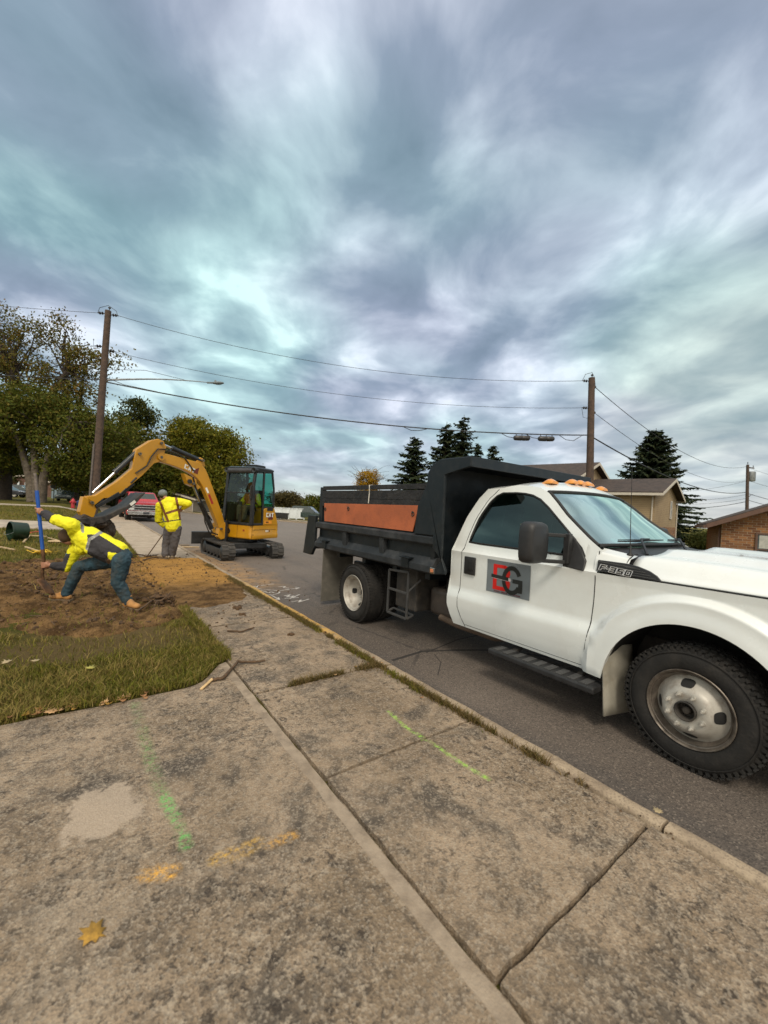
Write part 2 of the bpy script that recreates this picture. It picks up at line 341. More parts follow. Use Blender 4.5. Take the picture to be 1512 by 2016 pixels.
        crm = mth('MULTIPLY', mrange(cw, .0, .012, 1, 0, t), mrange(nz(.8, 2, .5, 0, 4), .5, .62, tree=t), t); base = mix(mth('MULTIPLY', crm, .6, t), base, (.03, .028, .026), t)
        # tar-filled cracks seen beside the truck, sand spilled along the kerb
        tar = seg([at(u, v, ROADZ).xy for u, v in ((775, 1300), (830, 1284), (900, 1282), (985, 1283), (1100, 1300))], .016, .012)
        tar2 = seg([at(u, v, ROADZ).xy for u, v in ((840, 1286), (900, 1262), (960, 1250))], .006, .008)
        tar3 = seg([at(u, v, ROADZ).xy for u, v in ((862, 1330), (868, 1305), (855, 1290))], .002, .006)
        base = mix(mth('MULTIPLY', mth('MAXIMUM', mth('MAXIMUM', tar, tar2, t), tar3, t), .85, t), base, (.022, .02, .019), t)
        sx = mrange(mth('ADD', sp.outputs[0], mth('MULTIPLY', mth('SUBTRACT', nz(2.2, 5), .5, t), 1.5, t), t), 2.6, 3.5, 1, 0, t)
        sy = mth('MULTIPLY', mrange(sp.outputs[1], 6.3, 8.0, 0, 1, t), mrange(sp.outputs[1], 12.5, 15, 1, 0, t), t)
        base = mix(mth('MULTIPLY', mth('MULTIPLY', sx, sy, t), mth('MULTIPLY', mrange(nz(5, 6, .75), .3, .6, tree=t), .85, t), t), base, (.36, .22, .10), t)
        L(base, p.inputs['Base Color'], t); p.inputs['Roughness'].default_value = .82; p.inputs['Specular IOR Level'].default_value = .35
        b = N('ShaderNodeBump', t); b.inputs['Strength'].default_value = .6; b.inputs['Distance'].default_value = .006; L(mth('ADD', fine, vor(120), t), b.inputs['Height'], t); L(b.outputs[0], p.inputs['Normal'], t)
    elif kind == 'lawn':
        base = mix(mrange(nz(.5, 6), .35, .65, tree=t), (.075, .080, .016), (.15, .125, .030), t)
        base = mix(mth('MULTIPLY', mrange(nz(2.4, 6, .7, 0, 3), .5, .68, tree=t), .6, t), base, (.13, .088, .035), t)
        mx = mth('DIVIDE', mth('SUBTRACT', sp.outputs[0], .1, t), 1.2, t); my = mth('DIVIDE', mth('SUBTRACT', sp.outputs[1], 5.0, t), .75, t)
        md_ = mth('ADD', mth('SQRT', mth('ADD', mth('MULTIPLY', mx, mx, t), mth('MULTIPLY', my, my, t), t), None, t), mth('MULTIPLY', mth('SUBTRACT', nz(2.5, 5), .5, t), 1.2, t), t)
        base = mix(mth('MULTIPLY', mrange(md_, .5, 1.1, 1, 0, t), .8, t), base, (.17, .115, .055), t)
        fine = nz(26, 6, .8); base = mix(mth('MULTIPLY', mrange(fine, .5, .7, tree=t), .7, t), base, (.022, .026, .006), t)
        fine2 = nz(60, 4, .8, 0, 6); base = mix(mth('MULTIPLY', mrange(fine2, .52, .7, tree=t), .5, t), base, (.17, .15, .05), t)
        L(base, p.inputs['Base Color'], t); p.inputs['Roughness'].default_value = .95; p.inputs['Specular IOR Level'].default_value = .1
        b = N('ShaderNodeBump', t); b.inputs['Strength'].default_value = 1; b.inputs['Distance'].default_value = .05; L(fine, b.inputs['Height'], t); L(b.outputs[0], p.inputs['Normal'], t)
    elif kind == 'soil':
        base = mix(mrange(nz(3.5, 6, .7), .35, .65, tree=t), (.080, .046, .020), (.26, .155, .068), t)
        sand = mth('MULTIPLY', mrange(sp.outputs[0], .55, 1.3, 0, 1, t), mrange(mth('ADD', sp.outputs[1], mth('MULTIPLY', nz(1.2, 4), 2, t), t), 8.0, 9.2, 0, 1, t), t)
        base = mix(mth('MULTIPLY', sand, mrange(nz(2, 6, .7, .5, 7), .3, .6, .35, .9, t), t), base, (.52, .28, .075), t)
        fine = nz(45, 5, .8); base = mix(mth('MULTIPLY', mrange(fine, .5, .66, tree=t), .8, t), base, (.022, .012, .006), t)
        f2 = nz(80, 3, .7, 0, 3); base = mix(mth('MULTIPLY', mrange(f2, .6, .72, tree=t), .6, t), base, (.33, .24, .14), t)
        L(base, p.inputs['Base Color'], t); p.inputs['Roughness'].default_value = .95; p.inputs['Specular IOR Level'].default_value = .1
        b = N('ShaderNodeBump', t); b.inputs['Strength'].default_value = 1; b.inputs['Distance'].default_value = .03; L(fine, b.inputs['Height'], t); L(b.outputs[0], p.inputs['Normal'], t)
    _M[name] = m; return m
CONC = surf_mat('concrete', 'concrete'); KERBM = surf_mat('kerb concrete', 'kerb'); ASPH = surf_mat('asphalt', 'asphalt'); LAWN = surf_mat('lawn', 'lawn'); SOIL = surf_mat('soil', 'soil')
MORTAR = pm('joint dirt', (.018, .012, .008), .95, var=.5, scale=30)
FARK = [(-90, 14.2), (24, 14.4), (31.4, 15.0), (45.3, 9.1), (60, 7.6), (160, 7.0)]     # far kerb: (y, x)
def slab(mb, x0, x1, y0, y1, z=0.0, cell=.06, jit=.006, edge=.006, sd=0):
    nx = max(2, int((x1-x0)/cell)); ny = max(2, int((y1-y0)/cell))
    xs = [x0, x0+edge]+[x0+edge+(x1-x0-2*edge)*i/nx for i in range(1, nx)]+[x1-edge, x1]; ys = [y0, y0+edge]+[y0+edge+(y1-y0-2*edge)*i/ny for i in range(1, ny)]+[y1-edge, y1]
    A, B = len(xs), len(ys); vs = []
    for i, x in enumerate(xs):
        for j, y in enumerate(ys):
            e = i in (0, A-1) or j in (0, B-1); e2 = i in (1, A-2) or j in (1, B-2)
            jx = jit*fbm(x*9+sd, y*9, 3.3) if (i < 2 or i > A-3) else 0; jy = jit*fbm(x*9, y*9+sd, 7.7) if (j < 2 or j > B-3) else 0
            vs.append((x+jx, y+jy, z-(.055 if e else .002 if e2 else 0)+.004*fbm(x*1.3, y*1.3, 1+sd)))
    fs = [(i*B+j, (i+1)*B+j, (i+1)*B+j+1, i*B+j+1) for i in range(A-1) for j in range(B-1)]
    mb.add(vs, fs)
# base ground to the horizon
g = MB(); g.grid(lambda u, v: (-900+1800*u, -900+1800*v, -.75-.0), 12, 12); tag(g.build('ground', LAWN), kind='structure')
# lawn on the near side
xs = [-160, -90, -50, -35, -25, -18, -13, -9.5, -7]+[-6+.45*i for i in range(16)]+[1.15]
ys = [-60, -30, -12, -5, 0, 2.6]+[3.0+.35*i for i in range(30)]+[14+.9*i for i in range(34)]+[48, 55, 65, 80, 110, 160]
g = MB()
def lawn_h(x, y):
    z = ground_z(x, y)+.022*fbm(x*.8, y*.8, 5)
    return z
g.add([(x, y, lawn_h(x, y)) for x in xs for y in ys], [(i*len(ys)+j, (i+1)*len(ys)+j, (i+1)*len(ys)+j+1, i*len(ys)+j+1) for i in range(len(xs)-1) for j in range(len(ys)-1)])
tag(g.build('lawn', LAWN, smooth=60), kind='structure')
# lawn across the street (falls away towards the houses)
g = MB(); tt = [0.0, .9, 2.2, 3.2, 5, 8, 12, 17, 25, 40, 80, 160]
yy = [-90, -40, -20, -8, 0, 6, 12, 18, 24, 28, 31.4, 36, 41, 45.3, 52, 60, 80, 120, 160]
def yard(x, y, t): return -.02-1.05*smst(2.0, 9, t)*smst(34, 26, y)
g.add([(interp(y, FARK)+.15+t, y, yard(0, y, t)-.01) for y in yy for t in tt], [(i*len(tt)+j, (i+1)*len(tt)+j, (i+1)*len(tt)+j+1, i*len(tt)+j+1) for i in range(len(yy)-1) for j in range(len(tt)-1)])
tag(g.build('verge', LAWN, smooth=60), kind='structure')
# road
g = MB(); yy = [-90, -20, -6, -2, 0, 2, 4, 6, 8, 10, 14, 18, 24, 31.4, 38, 45.3, 60, 160]
g.add([(2.44+(interp(y, FARK)-2.44)*k/6, y, ROADZ+.05*math.sin(math.pi*k/6)) for y in yy for k in range(7)], [(i*7+j, (i+1)*7+j, (i+1)*7+j+1, i*7+j+1) for i in range(len(yy)-1) for j in range(6)])
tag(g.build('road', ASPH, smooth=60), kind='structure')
# kerbs
def kerb_line(y): return 2.355+.012*fbm(y*.9, 2)
g = MB()
for y0, y1 in [(-6, -2.2), (-2.2, .72), (.735, 3.02), (3.06, 5.6), (5.62, 8.6), (8.62, 12), (12.02, 18), (18.02, 26), (26.02, 40), (40, 160)]:
    n = max(2, int((y1-y0)/.12)) if y0 < 12 else 6
    rings = []
    for i in range(n+1):
        y = y0+(y1-y0)*i/n; a = kerb_line(y); top = .006+.006*fbm(y*1.4, 5); w = .115+.01*fbm(y*2, 9)
        e = .006*fbm(y*8, 1)
        rings.append([(a, y, -.2), (a+.004, y, top-.012), (a+.016, y, top), (a+w-.03+e, y, top-.002), (a+w-.008+e, y, top-.014), (a+w+.006+e, y, top-.035), (a+w+.02, y, -.2)])
    g.ring_loft(rings, True, True)
tag(g.build('kerb', KERBM, smooth=50), kind='structure')
g = MB(); rings = []
for y in [-90, -40, -10, 0, 10, 20, 24, 28, 31.4, 34, 38, 42, 45.3, 50, 60, 100, 160]:
    a = interp(y, FARK); rings.append([(a-.02, y, -.3), (a, y, .02), (a+.05, y, .04), (a+.17, y, .04), (a+.17, y, -.3)])
g.ring_loft(rings, True, True); tag(g.build('far_kerb', KERBM, smooth=50), kind='structure')
# pavement (sidewalk) slabs with joints, dirt filler below
g = MB(); js = [-5.6, -4.3, -3.0, -1.75, -.5, .775, 1.93, 3.09, 5.0, 6.45, 7.9, 9.4, 10.9, 12.4, 14, 15.6, 17.2, 18.8, 20.4, 22, 23.6, 25.2, 26.8, 28.4, 30, 33, 36, 40, 46, 54, 66, 90, 150]
for k, (a, b) in enumerate(zip(js[:-1], js[1:])):
    gap = .009 if a != 3.09 else .026; x0 = 1.128 if b < 20 else 1.1
    slab(g, x0, 2.325+.006*math.sin(k*2.1), a+gap*.5, b-.006, z=.002*math.sin(k*1.7), cell=.06 if -1 < a < 6 else .5, sd=k*3.1)
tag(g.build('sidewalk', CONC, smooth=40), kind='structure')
g = MB(); g.bb((1.10, -8, -.2), (2.40, 160, -.040)); tag(g.build('joint_filler', MORTAR), kind='structure')
# driveway: one big slab with an irregular far edge and a flare at the pavement
def drive_edge(x):
    return 3.50+.05*smst(-.5, -3, x)+.025*fbm(x*1.6, 4)-.10*smst(-.2, .9, x)*0+.42*smst(.62, 1.1, x)**2
g = MB(); xs = [-60, -30, -15, -8, -5, -3.5]+[-2.6+.07*i for i in range(53)]+[1.108, 1.116]; nyy = 66
def dy(x, j):
    lo = -8.0; 
    if j == 0: return lo
    if j <= 8: return lo+(-.4-lo)*j/8
    return -.4+(drive_edge(x)+.4)*(j-8)/(nyy-8)
vs = []
for i, x in enumerate(xs):
    for j in range(nyy+1):
        y = dy(x, j); z = .004*fbm(x*1.3, y*1.3, 2)
        if i == len(xs)-1: z -= .05
        if j == nyy: z -= .05; y += .012
        jx = .006*fbm(x, y*9, 3.3) if i >= len(xs)-2 else 0
        vs.append((x+jx, y, z))
g.add(vs, [(i*(nyy+1)+j, (i+1)*(nyy+1)+j, (i+1)*(nyy+1)+j+1, i*(nyy+1)+j+1) for i in range(len(xs)-1) for j in range(nyy)])
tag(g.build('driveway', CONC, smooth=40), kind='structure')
# neighbour's driveway and garden paths across the lawn
PATHM = pm('pale concrete path', (.40, .34, .27), .9, var=.2, scale=3, bump=.3, bscale=30, dirt=(.5, (.2, .16, .12), 2))
def ribbon(name, pts, w, dz=.03, mat=PATHM, kind='structure'):
    g = MB(); rings = []
    for i, (a, b) in enumerate(pts):
        d = Vector(pts[min(i+1, len(pts)-1)])-Vector(pts[max(i-1, 0)]); n_ = Vector((-d.y, d.x)).normalized()*w/2
        l = (a+n_.x, b+n_.y); r = (a-n_.x, b-n_.y)
        rings.append([(l[0], l[1], ground_z(*l)+dz), (r[0], r[1], ground_z(*r)+dz), (r[0], r[1], ground_z(*r)-.2), (l[0], l[1], ground_z(*l)-.2)])
    g.ring_loft(rings, True, True); return tag(g.build(name, mat), kind=kind)
def dense(a, b, n): return [(a[0]+(b[0]-a[0])*i/n, a[1]+(b[1]-a[1])*i/n) for i in range(n+1)]
ribbon('neighbour_driveway', dense((1.12, 21.2), (-14, 24.6), 20), 3.0, .035)
ribbon('garden_path', dense((1.12, 34.0), (-20, 37), 24), 1.1, .045)
g = MB(); g.add([(interp(y, FARK)+k, y, .0) for y in (-60, 0, 12, 24, 31.4, 38, 45.3, 60, 100) for k in (1.9, 3.1)], [(2*i, 2*i+1, 2*i+3, 2*i+2) for i in range(8)]); tag(g.build('far_sidewalk', PATHM), kind='structure')
# torn-up soil
def soil_shape(x, y):
    # signed amount: >0 inside the dug area
    c = [(-.25, 7.5, 1.75, 1.65), (1.5, 8.9, 1.35, 2.8), (-.7, 9.3, 1.6, 1.7), (.35, 5.95, 1.0, .75), (1.5, 6.8, .8, 1.0), (.5, 10.6, 2.2, 1.0)]
    v = max(1-math.sqrt(((x-a)/p)**2+((y-b)/q)**2) for a, b, p, q in c)
    return v+.16*fbm(x*1.5, y*1.5, 11)
HOLE = at(96, 1168, 0)
def soil_z(x, y):
    s = soil_shape(x, y); base = ground_z(x, y) if x < 1.1 else 0.0
    z = base-.07+.10*smst(-.08, .22, s) if x < 1.05 else base-.03+.036*smst(-.05, .2, s)
    if x < 1.05:
        z += smst(.0, .3, s)*(.055*fbm(x*2.6, y*2.6, 1)+.045*abs(fbm(x*7, y*7, 3))+.018*fbm(x*20, y*20, 2))+.12*math.exp(-((x+1.1)**2+(y-8.6)**2)/.7)
        z += .10*math.exp(-((x+.95)**2+(y-7.5)**2)/.14)
    else: z += .006*fbm(x*3, y*3, 1)+.010*abs(fbm(x*9, y*9, 3))
    d = math.hypot(x-HOLE.x, y-HOLE.y); z -= .20*math.exp(-(d/.17)**2)
    return z
g = MB(); nx, ny = 130, 200
g.grid(lambda u, v: (-3.2+5.55*u, 4.1+8.3*v, soil_z(-3.2+5.55*u, 4.1+8.3*v)), nx, ny)
tag(g.build('soil', SOIL, smooth=60), kind='structure')
# ================================================================ dump truck
XC = 4.18
WHITE = pm('white truck paint', (.72, .755, .745), .22, var=.03, scale=2, coat=.6, dirt=(.14, (.48, .44, .37), 3))
BLK = pm('black plastic', (.018, .018, .019), .5, var=.2, scale=12, bump=.15, bscale=300)
RUB = pm('window rubber', (.012, .012, .012), .6)
STEEL = pm('black painted steel', (.009, .013, .016), .45, var=.25, scale=5, spec=.35, dirt=(.3, (.05, .048, .045), 6))
DSTEEL = pm('dusty black steel', (.018, .021, .024), .6, var=.3, scale=4, spec=.35, dirt=(.55, (.075, .075, .075), 3))
BWOOD = pm('black stained board', (.014, .014, .015), .75, var=.5, scale=9, bump=.5, bscale=25, dirt=(.5, (.05, .045, .04), 12))
CHAS = pm('chassis metal', (.03, .027, .024), .75, var=.4, scale=9, dirt=(.5, (.11, .085, .06), 5))
TYRE = pm('tyre rubber', (.019, .018, .017), .8, var=.25, scale=9, bump=.3, bscale=60, spec=.3, dirt=(.45, (.052, .045, .038), 7))
RIM = pm('silver wheel', (.42, .40, .355), .52, .2, var=.12, scale=6, dirt=(.65, (.17, .12, .085), 9))
RIMD = pm('grimy wheel rim', (.17, .145, .12), .45, .5, var=.3, scale=14, dirt=(.7, (.07, .05, .04), 11))
CHROME = pm('bright metal', (.6, .6, .6), .2, 1.0, var=.1)
ORANGE = pm('weathered orange plywood', (.42, .115, .045), .8, var=.12, scale=2.5, bump=.3, bscale=60, dirt=(.55, (.24, .07, .035), 7))
AMBER = pm('amber lens', (.75, .28, .015), .18, coat=1, var=.1)
DARKIN = pm('cab interior', (.05, .05, .055), .8, var=.3)
RUBFLAP = pm('rubber mud flap', (.13, .12, .10), .8, var=.25, scale=4, dirt=(.6, (.20, .17, .13), 4))
truck = thing('dump_truck', (XC, 2.9, ROADZ), 'white regular-cab dump truck with black steel bed and orange side board, parked at the kerb', 'dump truck')
ARC = (.87, .32, .53, .545)
def archq(y, z): return math.sqrt(((y-ARC[0])/ARC[2])**2+((z-ARC[1])/ARC[3])**2)
BASEW = [(.25, .965), (.33, .985), (.42, 1.012), (.52, 1.03), (.60, 1.036), (.645, 1.034), (.69, 1.012), (.72, 1.002), (.82, 1.0), (.95, 1.002), (1.05, 1.004), (1.085, 1.010), (1.105, 1.013), (1.125, .990), (1.20, .972)]
def side_w(y, z):
    w = interp(z, BASEW)
    if y < -.05: w -= .10*((-.05-y)/.45)**2
    q = archq(y, z)
    lower = 1-smst(.62, .74, z)       # blend the lower bulge away ahead of the door
    fl = smst(1.345, 1.255, q)*.058+smst(1.22, 1.0, q)*.012
    if z < .32: fl *= smst(.1, .32, z)
    a_ = min(w, 1.0)+fl; w = .5*(w+a_+math.sqrt((w-a_)**2+.00035*smst(0, .02, fl))) if z < .76 else w+fl+.0045*smst(.84, .76, z)*smst(0, .02, fl)*0
    return w
def sill(y):
    s = .335 if y > 1.4 else .335
    if y < .3: s = .36
    q2 = 1-((y-ARC[0])/ARC[2])**2
    if q2 > 0:
        s = max(s, ARC[1]+ARC[3]*math.sqrt(q2))
    return s
YREAR = [(.25, 2.95), (.31, 2.96), (.53, 3.04), (.84, 3.035), (1.09, 3.03), (1.46, 2.95), (1.67, 2.86), (1.80, 2.76)]
def warp(y, z):
    return y+(interp(z, YREAR)-3.03)*smst(2.1, 3.03, y)
BEW = .012
# ---- side skin below the belt, both sides
def yset(a, b, step): n = max(1, round((b-a)/step)); return [a+(b-a)*i/n for i in range(n+1)]
BELT = 1.105
def side_panel(y0, y1, sg, ztop=BELT, rows=26):
    mb = MB(); ys = yset(y0, y1, .035); vs = []
    for y in ys:
        zb = sill(y)
        for j in range(rows+1):
            z = zb+(ztop-zb)*j/rows; vs.append((XC-sg*side_w(y, z), warp(y, z), z))
        # return lip at the bottom
    n = rows+1; mb.add(vs, [(i*n+j, (i+1)*n+j, (i+1)*n+j+1, i*n+j+1) for i in range(len(ys)-1) for j in range(rows)])
    lip = []
    for y in ys:
        zb = sill(y); lip += [(XC-sg*side_w(y, zb), warp(y, zb), zb), (XC-sg*(side_w(y, zb)-.05), warp(y, zb), zb+.012)]
    mb.add(lip, [(2*i, 2*i+1, 2*i+3, 2*i+2) for i in range(len(ys)-1)])
    return mb
# ---- greenhouse outline (rear to front): roof edge line and window opening as functions of y
ROOFE = [(1.50, 1.28, .965), (1.60, 1.345, .945), (1.72, 1.435, .915), (1.85, 1.535, .88), (1.98, 1.655, .84), (2.08, 1.740, .805), (2.18, 1.782, .785), (2.32, 1.803, .77), (2.52, 1.812, .765), (2.70, 1.803, .765), (2.80, 1.787, .77), (3.03, 1.775, .775)]
def rz(y): return float(np.interp(y, [r[0] for r in ROOFE], [r[1] for r in ROOFE]))
def rw(y): return float(np.interp(y, [r[0] for r in ROOFE], [r[2] for r in ROOFE]))
def gw(y, z):      # half width of the greenhouse side at height z
    t = (z-1.20)/(1.79-1.20); return .972-.205*max(0, t)**1.15
WTOP = [(1.62, 1.21), (1.66, 1.275), (1.80, 1.40), (1.92, 1.50), (2.04, 1.60), (2.14, 1.67), (2.24, 1.708), (2.36, 1.725), (2.5, 1.732), (2.74, 1.73), (2.80, 1.70), (2.835, 1.62), (2.85, 1.5)]
WBOT = 1.205
def wt(y): return interp(y, WTOP)
def greenhouse(sg):
    mb = MB(); ys = [1.5, 1.54, 1.58, 1.615]+[1.62+.03*i for i in range(41)]+[2.835, 2.85, 2.86, 2.90, 2.95, 3.0, 3.03]
    ys = sorted(set(round(y, 4) for y in ys)); rings = []
    for y in ys:
        e = rz(y); ins = 1.62 <= y <= 2.851; zt_ = min(wt(y), e-.03) if ins else e-.035*1
        zt_ = max(zt_, WBOT+.001) if e > 1.25 else e-.01
        zs = [BELT, 1.135, 1.17, WBOT]+[WBOT+(zt_-WBOT)*k/8 for k in range(1, 9)]+[zt_+(e-zt_)*.5, e]
        row = [Vector((XC-sg*(side_w(y, z) if z <= WBOT else gw(y, z)), warp(y, z), z)) for z in zs]
        rings.append((y, row))
    n = len(rings[0][1]); vs = [p for _, r in rings for p in r]; fs = []; wf = []
    for i in range(len(rings)-1):
        y0, y1 = rings[i][0], rings[i+1][0]
        for j in range(n-1):
            q = (i*n+j, (i+1)*n+j, (i+1)*n+j+1, i*n+j+1)
            if y0 >= 1.619 and y1 <= 2.8505 and 3 <= j <= 10: wf.append(q)
            else: fs.append(q)
    mb.add(vs, fs)
    win = MB(); win.add([Vector(v)+Vector((sg*.012, 0, 0)) for v in vs], wf)
    return mb, win, rings
# one skin for the cab: pillars, roof, back wall
cabm = MB(); wins = []
for sg in (1, -1):
    m_, w_, rg = greenhouse(sg); cabm.add(m_.v, m_.f); wins.append((w_, rg))
rows = [r for r in ROOFE if r[0] >= 2.08]
def roofpt(y, t):     # t -1..1
    e, w = rz(y), gw(y, rz(y)); c = .065*smst(2.0, 2.35, y)+.012
    x = t*w; return Vector((XC+x, warp(y, e), e+c*(1-abs(t)**2.4)-(.0 if y < 3.0 else .0)))
RY = [2.10, 2.14, 2.18, 2.24, 2.32, 2.42, 2.55, 2.68, 2.80, 2.92, 3.03]
def rfront(y, t): # front edge of roof bows forward in the middle
    p = roofpt(y, t); p.y -= .10*(1-t*t)*smst(2.55, 2.10, y); return p
cabm.grid(lambda u, v: rfront(RY[round(u*10)], -1+2*v), 10, 24)
# cab back wall and floor
bk = []
for z in [.35, .6, .85, 1.105, 1.3, 1.5, 1.65, 1.77]:
    w = side_w(3.03, z) if z <= 1.2 else gw(3.03, z)
    bk.append([(XC+t*w, warp(3.03, z)+.001, z) for t in (-1, -.5, 0, .5, 1)])
cabm.add([p for r in bk for p in r], [(i*5+j, i*5+j+1, (i+1)*5+j+1, (i+1)*5+j) for i in range(len(bk)-1) for j in range(4)])
for sg in (1, -1):
    m_ = side_panel(2.86, 3.03, sg); cabm.add(m_.v, m_.f)
cab = cabm.build('cab', WHITE, truck, smooth=38)
for sg in (1, -1): side_panel(1.515, 2.86, sg).build('door', WHITE, truck, smooth=38)
doors = [o for o in truck.children]
doors = [o for o in COL.objects if o.name.startswith('door') and o.parent == truck]
for sg in (1, -1): side_panel(-.50, 1.515, sg, rows=34).build('fender', WHITE, truck, smooth=38)
for (w_, rg), sg, dr in zip(wins, (1, -1), doors):
    w_.build('window', glass('cab side glass', (.30, .42, .40), .35, .02, .02, (.8, .95, .95), 1.3), dr, smooth=60)
# rubber frame round the windows
def strip(pts, r, mat, par, name, n=6):
    m = MB(); m.tube(pts, r, n); return m.build(name, mat, par, smooth=60)
for sg, dr in zip((1, -1), doors):
    fr = [Vector((XC-sg*(gw(y, wt(y))-.004), warp(y, wt(y)), wt(y))) for y in [1.62, 1.66, 1.73, 1.80, 1.86, 1.92, 1.98, 2.04, 2.09, 2.14, 2.19, 2.24, 2.36, 2.5, 2.62, 2.74, 2.78, 2.80, 2.82, 2.835, 2.848]]
    fr += [Vector((XC-sg*(gw(2.85, z)-.004), warp(2.85, z), z)) for z in (1.45, 1.35, 1.26, 1.21)]
    fr += [Vector((XC-sg*(gw(y, 1.205)-.002), warp(y, 1.205), 1.205)) for y in (2.7, 2.4, 2.1, 1.8, 1.62)]
    strip(fr, .011, RUB, dr, 'window_frame')
# door shut lines
def ypt(y, z, sg, e=.0015):
    w = side_w(y, z) if z <= 1.2 else gw(y, z); return Vector((XC-sg*(w-e), warp(y, z), z))
SEAM = pm('panel gap', (.01, .01, .01), .8)
for sg, dr in zip((1, -1), doors):
    fz = [(1.515, 1.27), (1.513, 1.20), (1.512, 1.10), (1.515, .9), (1.53, .66), (1.555, .5), (1.575, .345)]
    zz_ = [1.27-.925*k/24 for k in range(25)]
    strip([ypt(float(np.interp(-z, [-b for a, b in fz], [a for a, b in fz])), z, sg) for z in zz_], .0045, SEAM, dr, 'shut_line', 5)
    rzs = [(2.855, .34), (2.875, .45), (2.882, .6), (2.885, .95), (2.885, 1.15), (2.89, 1.3), (2.89, 1.5), (2.885, 1.65), (2.86, 1.755)]
    strip([ypt(interp(z, [(b, a) for a, b in rzs]), z, sg) for z in [.34+1.43*k/30 for k in range(31)]], .0045, SEAM, dr, 'shut_line', 5)
    strip([ypt(y, sill(y)+.028, sg) for y in yset(1.58, 2.85, .1)], .0035, SEAM, dr, 'shut_line', 4)
# ---- windscreen
def wsp(u, v, lift=0):     # u 0 bottom..1 top, v -1..1
    b = ROOFE; yb, zb, wb = 1.545, 1.285, .955; yt_, zt2, wt_ = 2.095, 1.722, .80
    y = yb+(yt_-yb)*u; z = rz(y)-.004; w = gw(y, z)-.03
    bow = (.17*(1-u)+.10*u)*(1-abs(v)**2.2)
    return Vector((XC+v*w, y-bow, z+.02*(1-v*v)-(.055*(1-u))*(1-v*v)*0+lift))
ws = MB(); ws.grid(lambda u, v: wsp(u, -1+2*v), 14, 24); WSG = glass('windscreen glass', (.45, .85, .74), .60, .02, .40, (.80, 1, .93))
wso = ws.build('windscreen', WSG, truck, smooth=80)
edge = [wsp(0, -1+2*k/24, .003) for k in range(25)]+[wsp(k/14, 1, .003) for k in range(1, 15)]+[wsp(1, 1-2*k/24, .003) for k in range(1, 25)]+[wsp(1-k/14, -1, .003) for k in range(1, 15)]
strip(edge, .016, RUB, wso, 'windscreen_seal', 8)
# stickers in the lower corner of the windscreen and papers on the dash
tl = MB()
for k, s in ((0, .05), (.13, .042)):
    p = wsp(.05, -.80+k, -.004); q = wsp(.05+.10, -.80+k, -.004); r = wsp(.05, -.80+k+.085, -.004); tl.add([p+(r-p)*(.5+.5*math.cos(a))+(q-p)*(.5+.5*math.sin(a)) for a in [2*math.pi*j/14 for j in range(14)]], [tuple(range(14))]); tl.cut()
tl.build('windscreen_sticker', pm('teal sticker', (.10, .42, .45), .5), wso)
# ---- cowl, wipers
def hood_z(x, y):
    # x: distance from the centre line
    ax = abs(x); sh = 1.26-.05*smst(1.1, -.4, y)-.12*smst(.0, -.45, y)
    z = sh+.055*smst(.80, .58, ax)*smst(-.35, .3, y)-.022*smst(.50, .2, ax)
    # rounded shoulder falling to the belt
    e = smst(.80, 1.0, ax); z -= (sh-1.115)*e**1.3 if ax < 1.2 else 0
    z -= .10*smst(-.15, -.48, y)
    return z
def hood_back(x): return 1.17+.12*smst(.66, .90, abs(x))
cw = MB()
def cowlp(u, v):
    t = -1+2*v; p = wsp(0, t); x = t*.93; yb = hood_back(x)-.03; zb = hood_z(x, hood_back(x))-.012
    q = Vector((XC+x, yb, zb)); a = Vector((p.x, p.y, p.z-.02))
    r = a.lerp(q, u); r.z -= .025*math.sin(math.pi*u); return r
cw.grid(cowlp, 6, 24); cowl = cw.build('cowl', BLK, truck, smooth=60, solid=.01)
# triangle of white fender behind the bonnet
fb = MB()
def fbp(u, v):
    y = 1.53+(1.289-1.53)*u; x = .955-(.0)*v; a = Vector((XC-.973, y, 1.20+0*v)); 
    top = Vector((XC-.87+.03*u, y, 1.292-.038*u)); low = Vector((XC-1.0, y, 1.118)); c_ = Vector((XC-.985, y, 1.20)); m = Vector((XC-.955, y, 1.262-.03*u))
    pts = [low, c_, m, top]; k = v*3; i = min(2, int(k)); return pts[i].lerp(pts[i+1], k-i)
fb.grid(fbp, 4, 12)
fb2 = MB(); fb2.add([(2*XC-v[0], v[1], v[2]) for v in fb.v], fb.f)
fb.cut(); fb.add(fb2.v, fb2.f); fb.cut()
def bonnet():
    mb = MB(); nx = 60; ny = 34; vs = []
    for j in range(ny+1):
        for i in range(nx+1):
            t = -1+2*i/nx; x = math.copysign(abs(t)**.85, t)*.995
            yb = hood_back(x); y = yb+(-.50-yb)*j/ny-.0; yy_ = y+.10*(x*x)*smst(.3, -.5, y)
            w = 1.0 if y > -.05 else 1-.10*((-.05-y)/.45)**2
            vs.append((XC+x*w, yy_, hood_z(x, y)))
    mb.add(vs, [(j*(nx+1)+i, j*(nx+1)+i+1, (j+1)*(nx+1)+i+1, (j+1)*(nx+1)+i) for j in range(ny) for i in range(nx)])
    return mb
hoodo = bonnet().build('hood', WHITE, truck, smooth=50, solid=.008)
fb.build('fender', WHITE, truck, smooth=50)
for sg in (1, -1): strip([Vector((XC-sg*1.002, y, 1.108)) for y in yset(-.3, 1.06, .15)], .006, SEAM, hoodo, 'shut_line', 5)
strip([Vector((XC-.84, 1.29, 1.268)), Vector((XC-.90, 1.295, 1.262)), Vector((XC-.955, 1.30, 1.235)), Vector((XC-.978, 1.305, 1.205))], .004, SEAM, hoodo, 'shut_line', 5)
nzl = MB()
for x in (-.45, .45):
    p = Vector((XC+x, .55, hood_z(x, .55)+.006)); nzl.box(p, (.035, .022, .014)); nzl.cut()
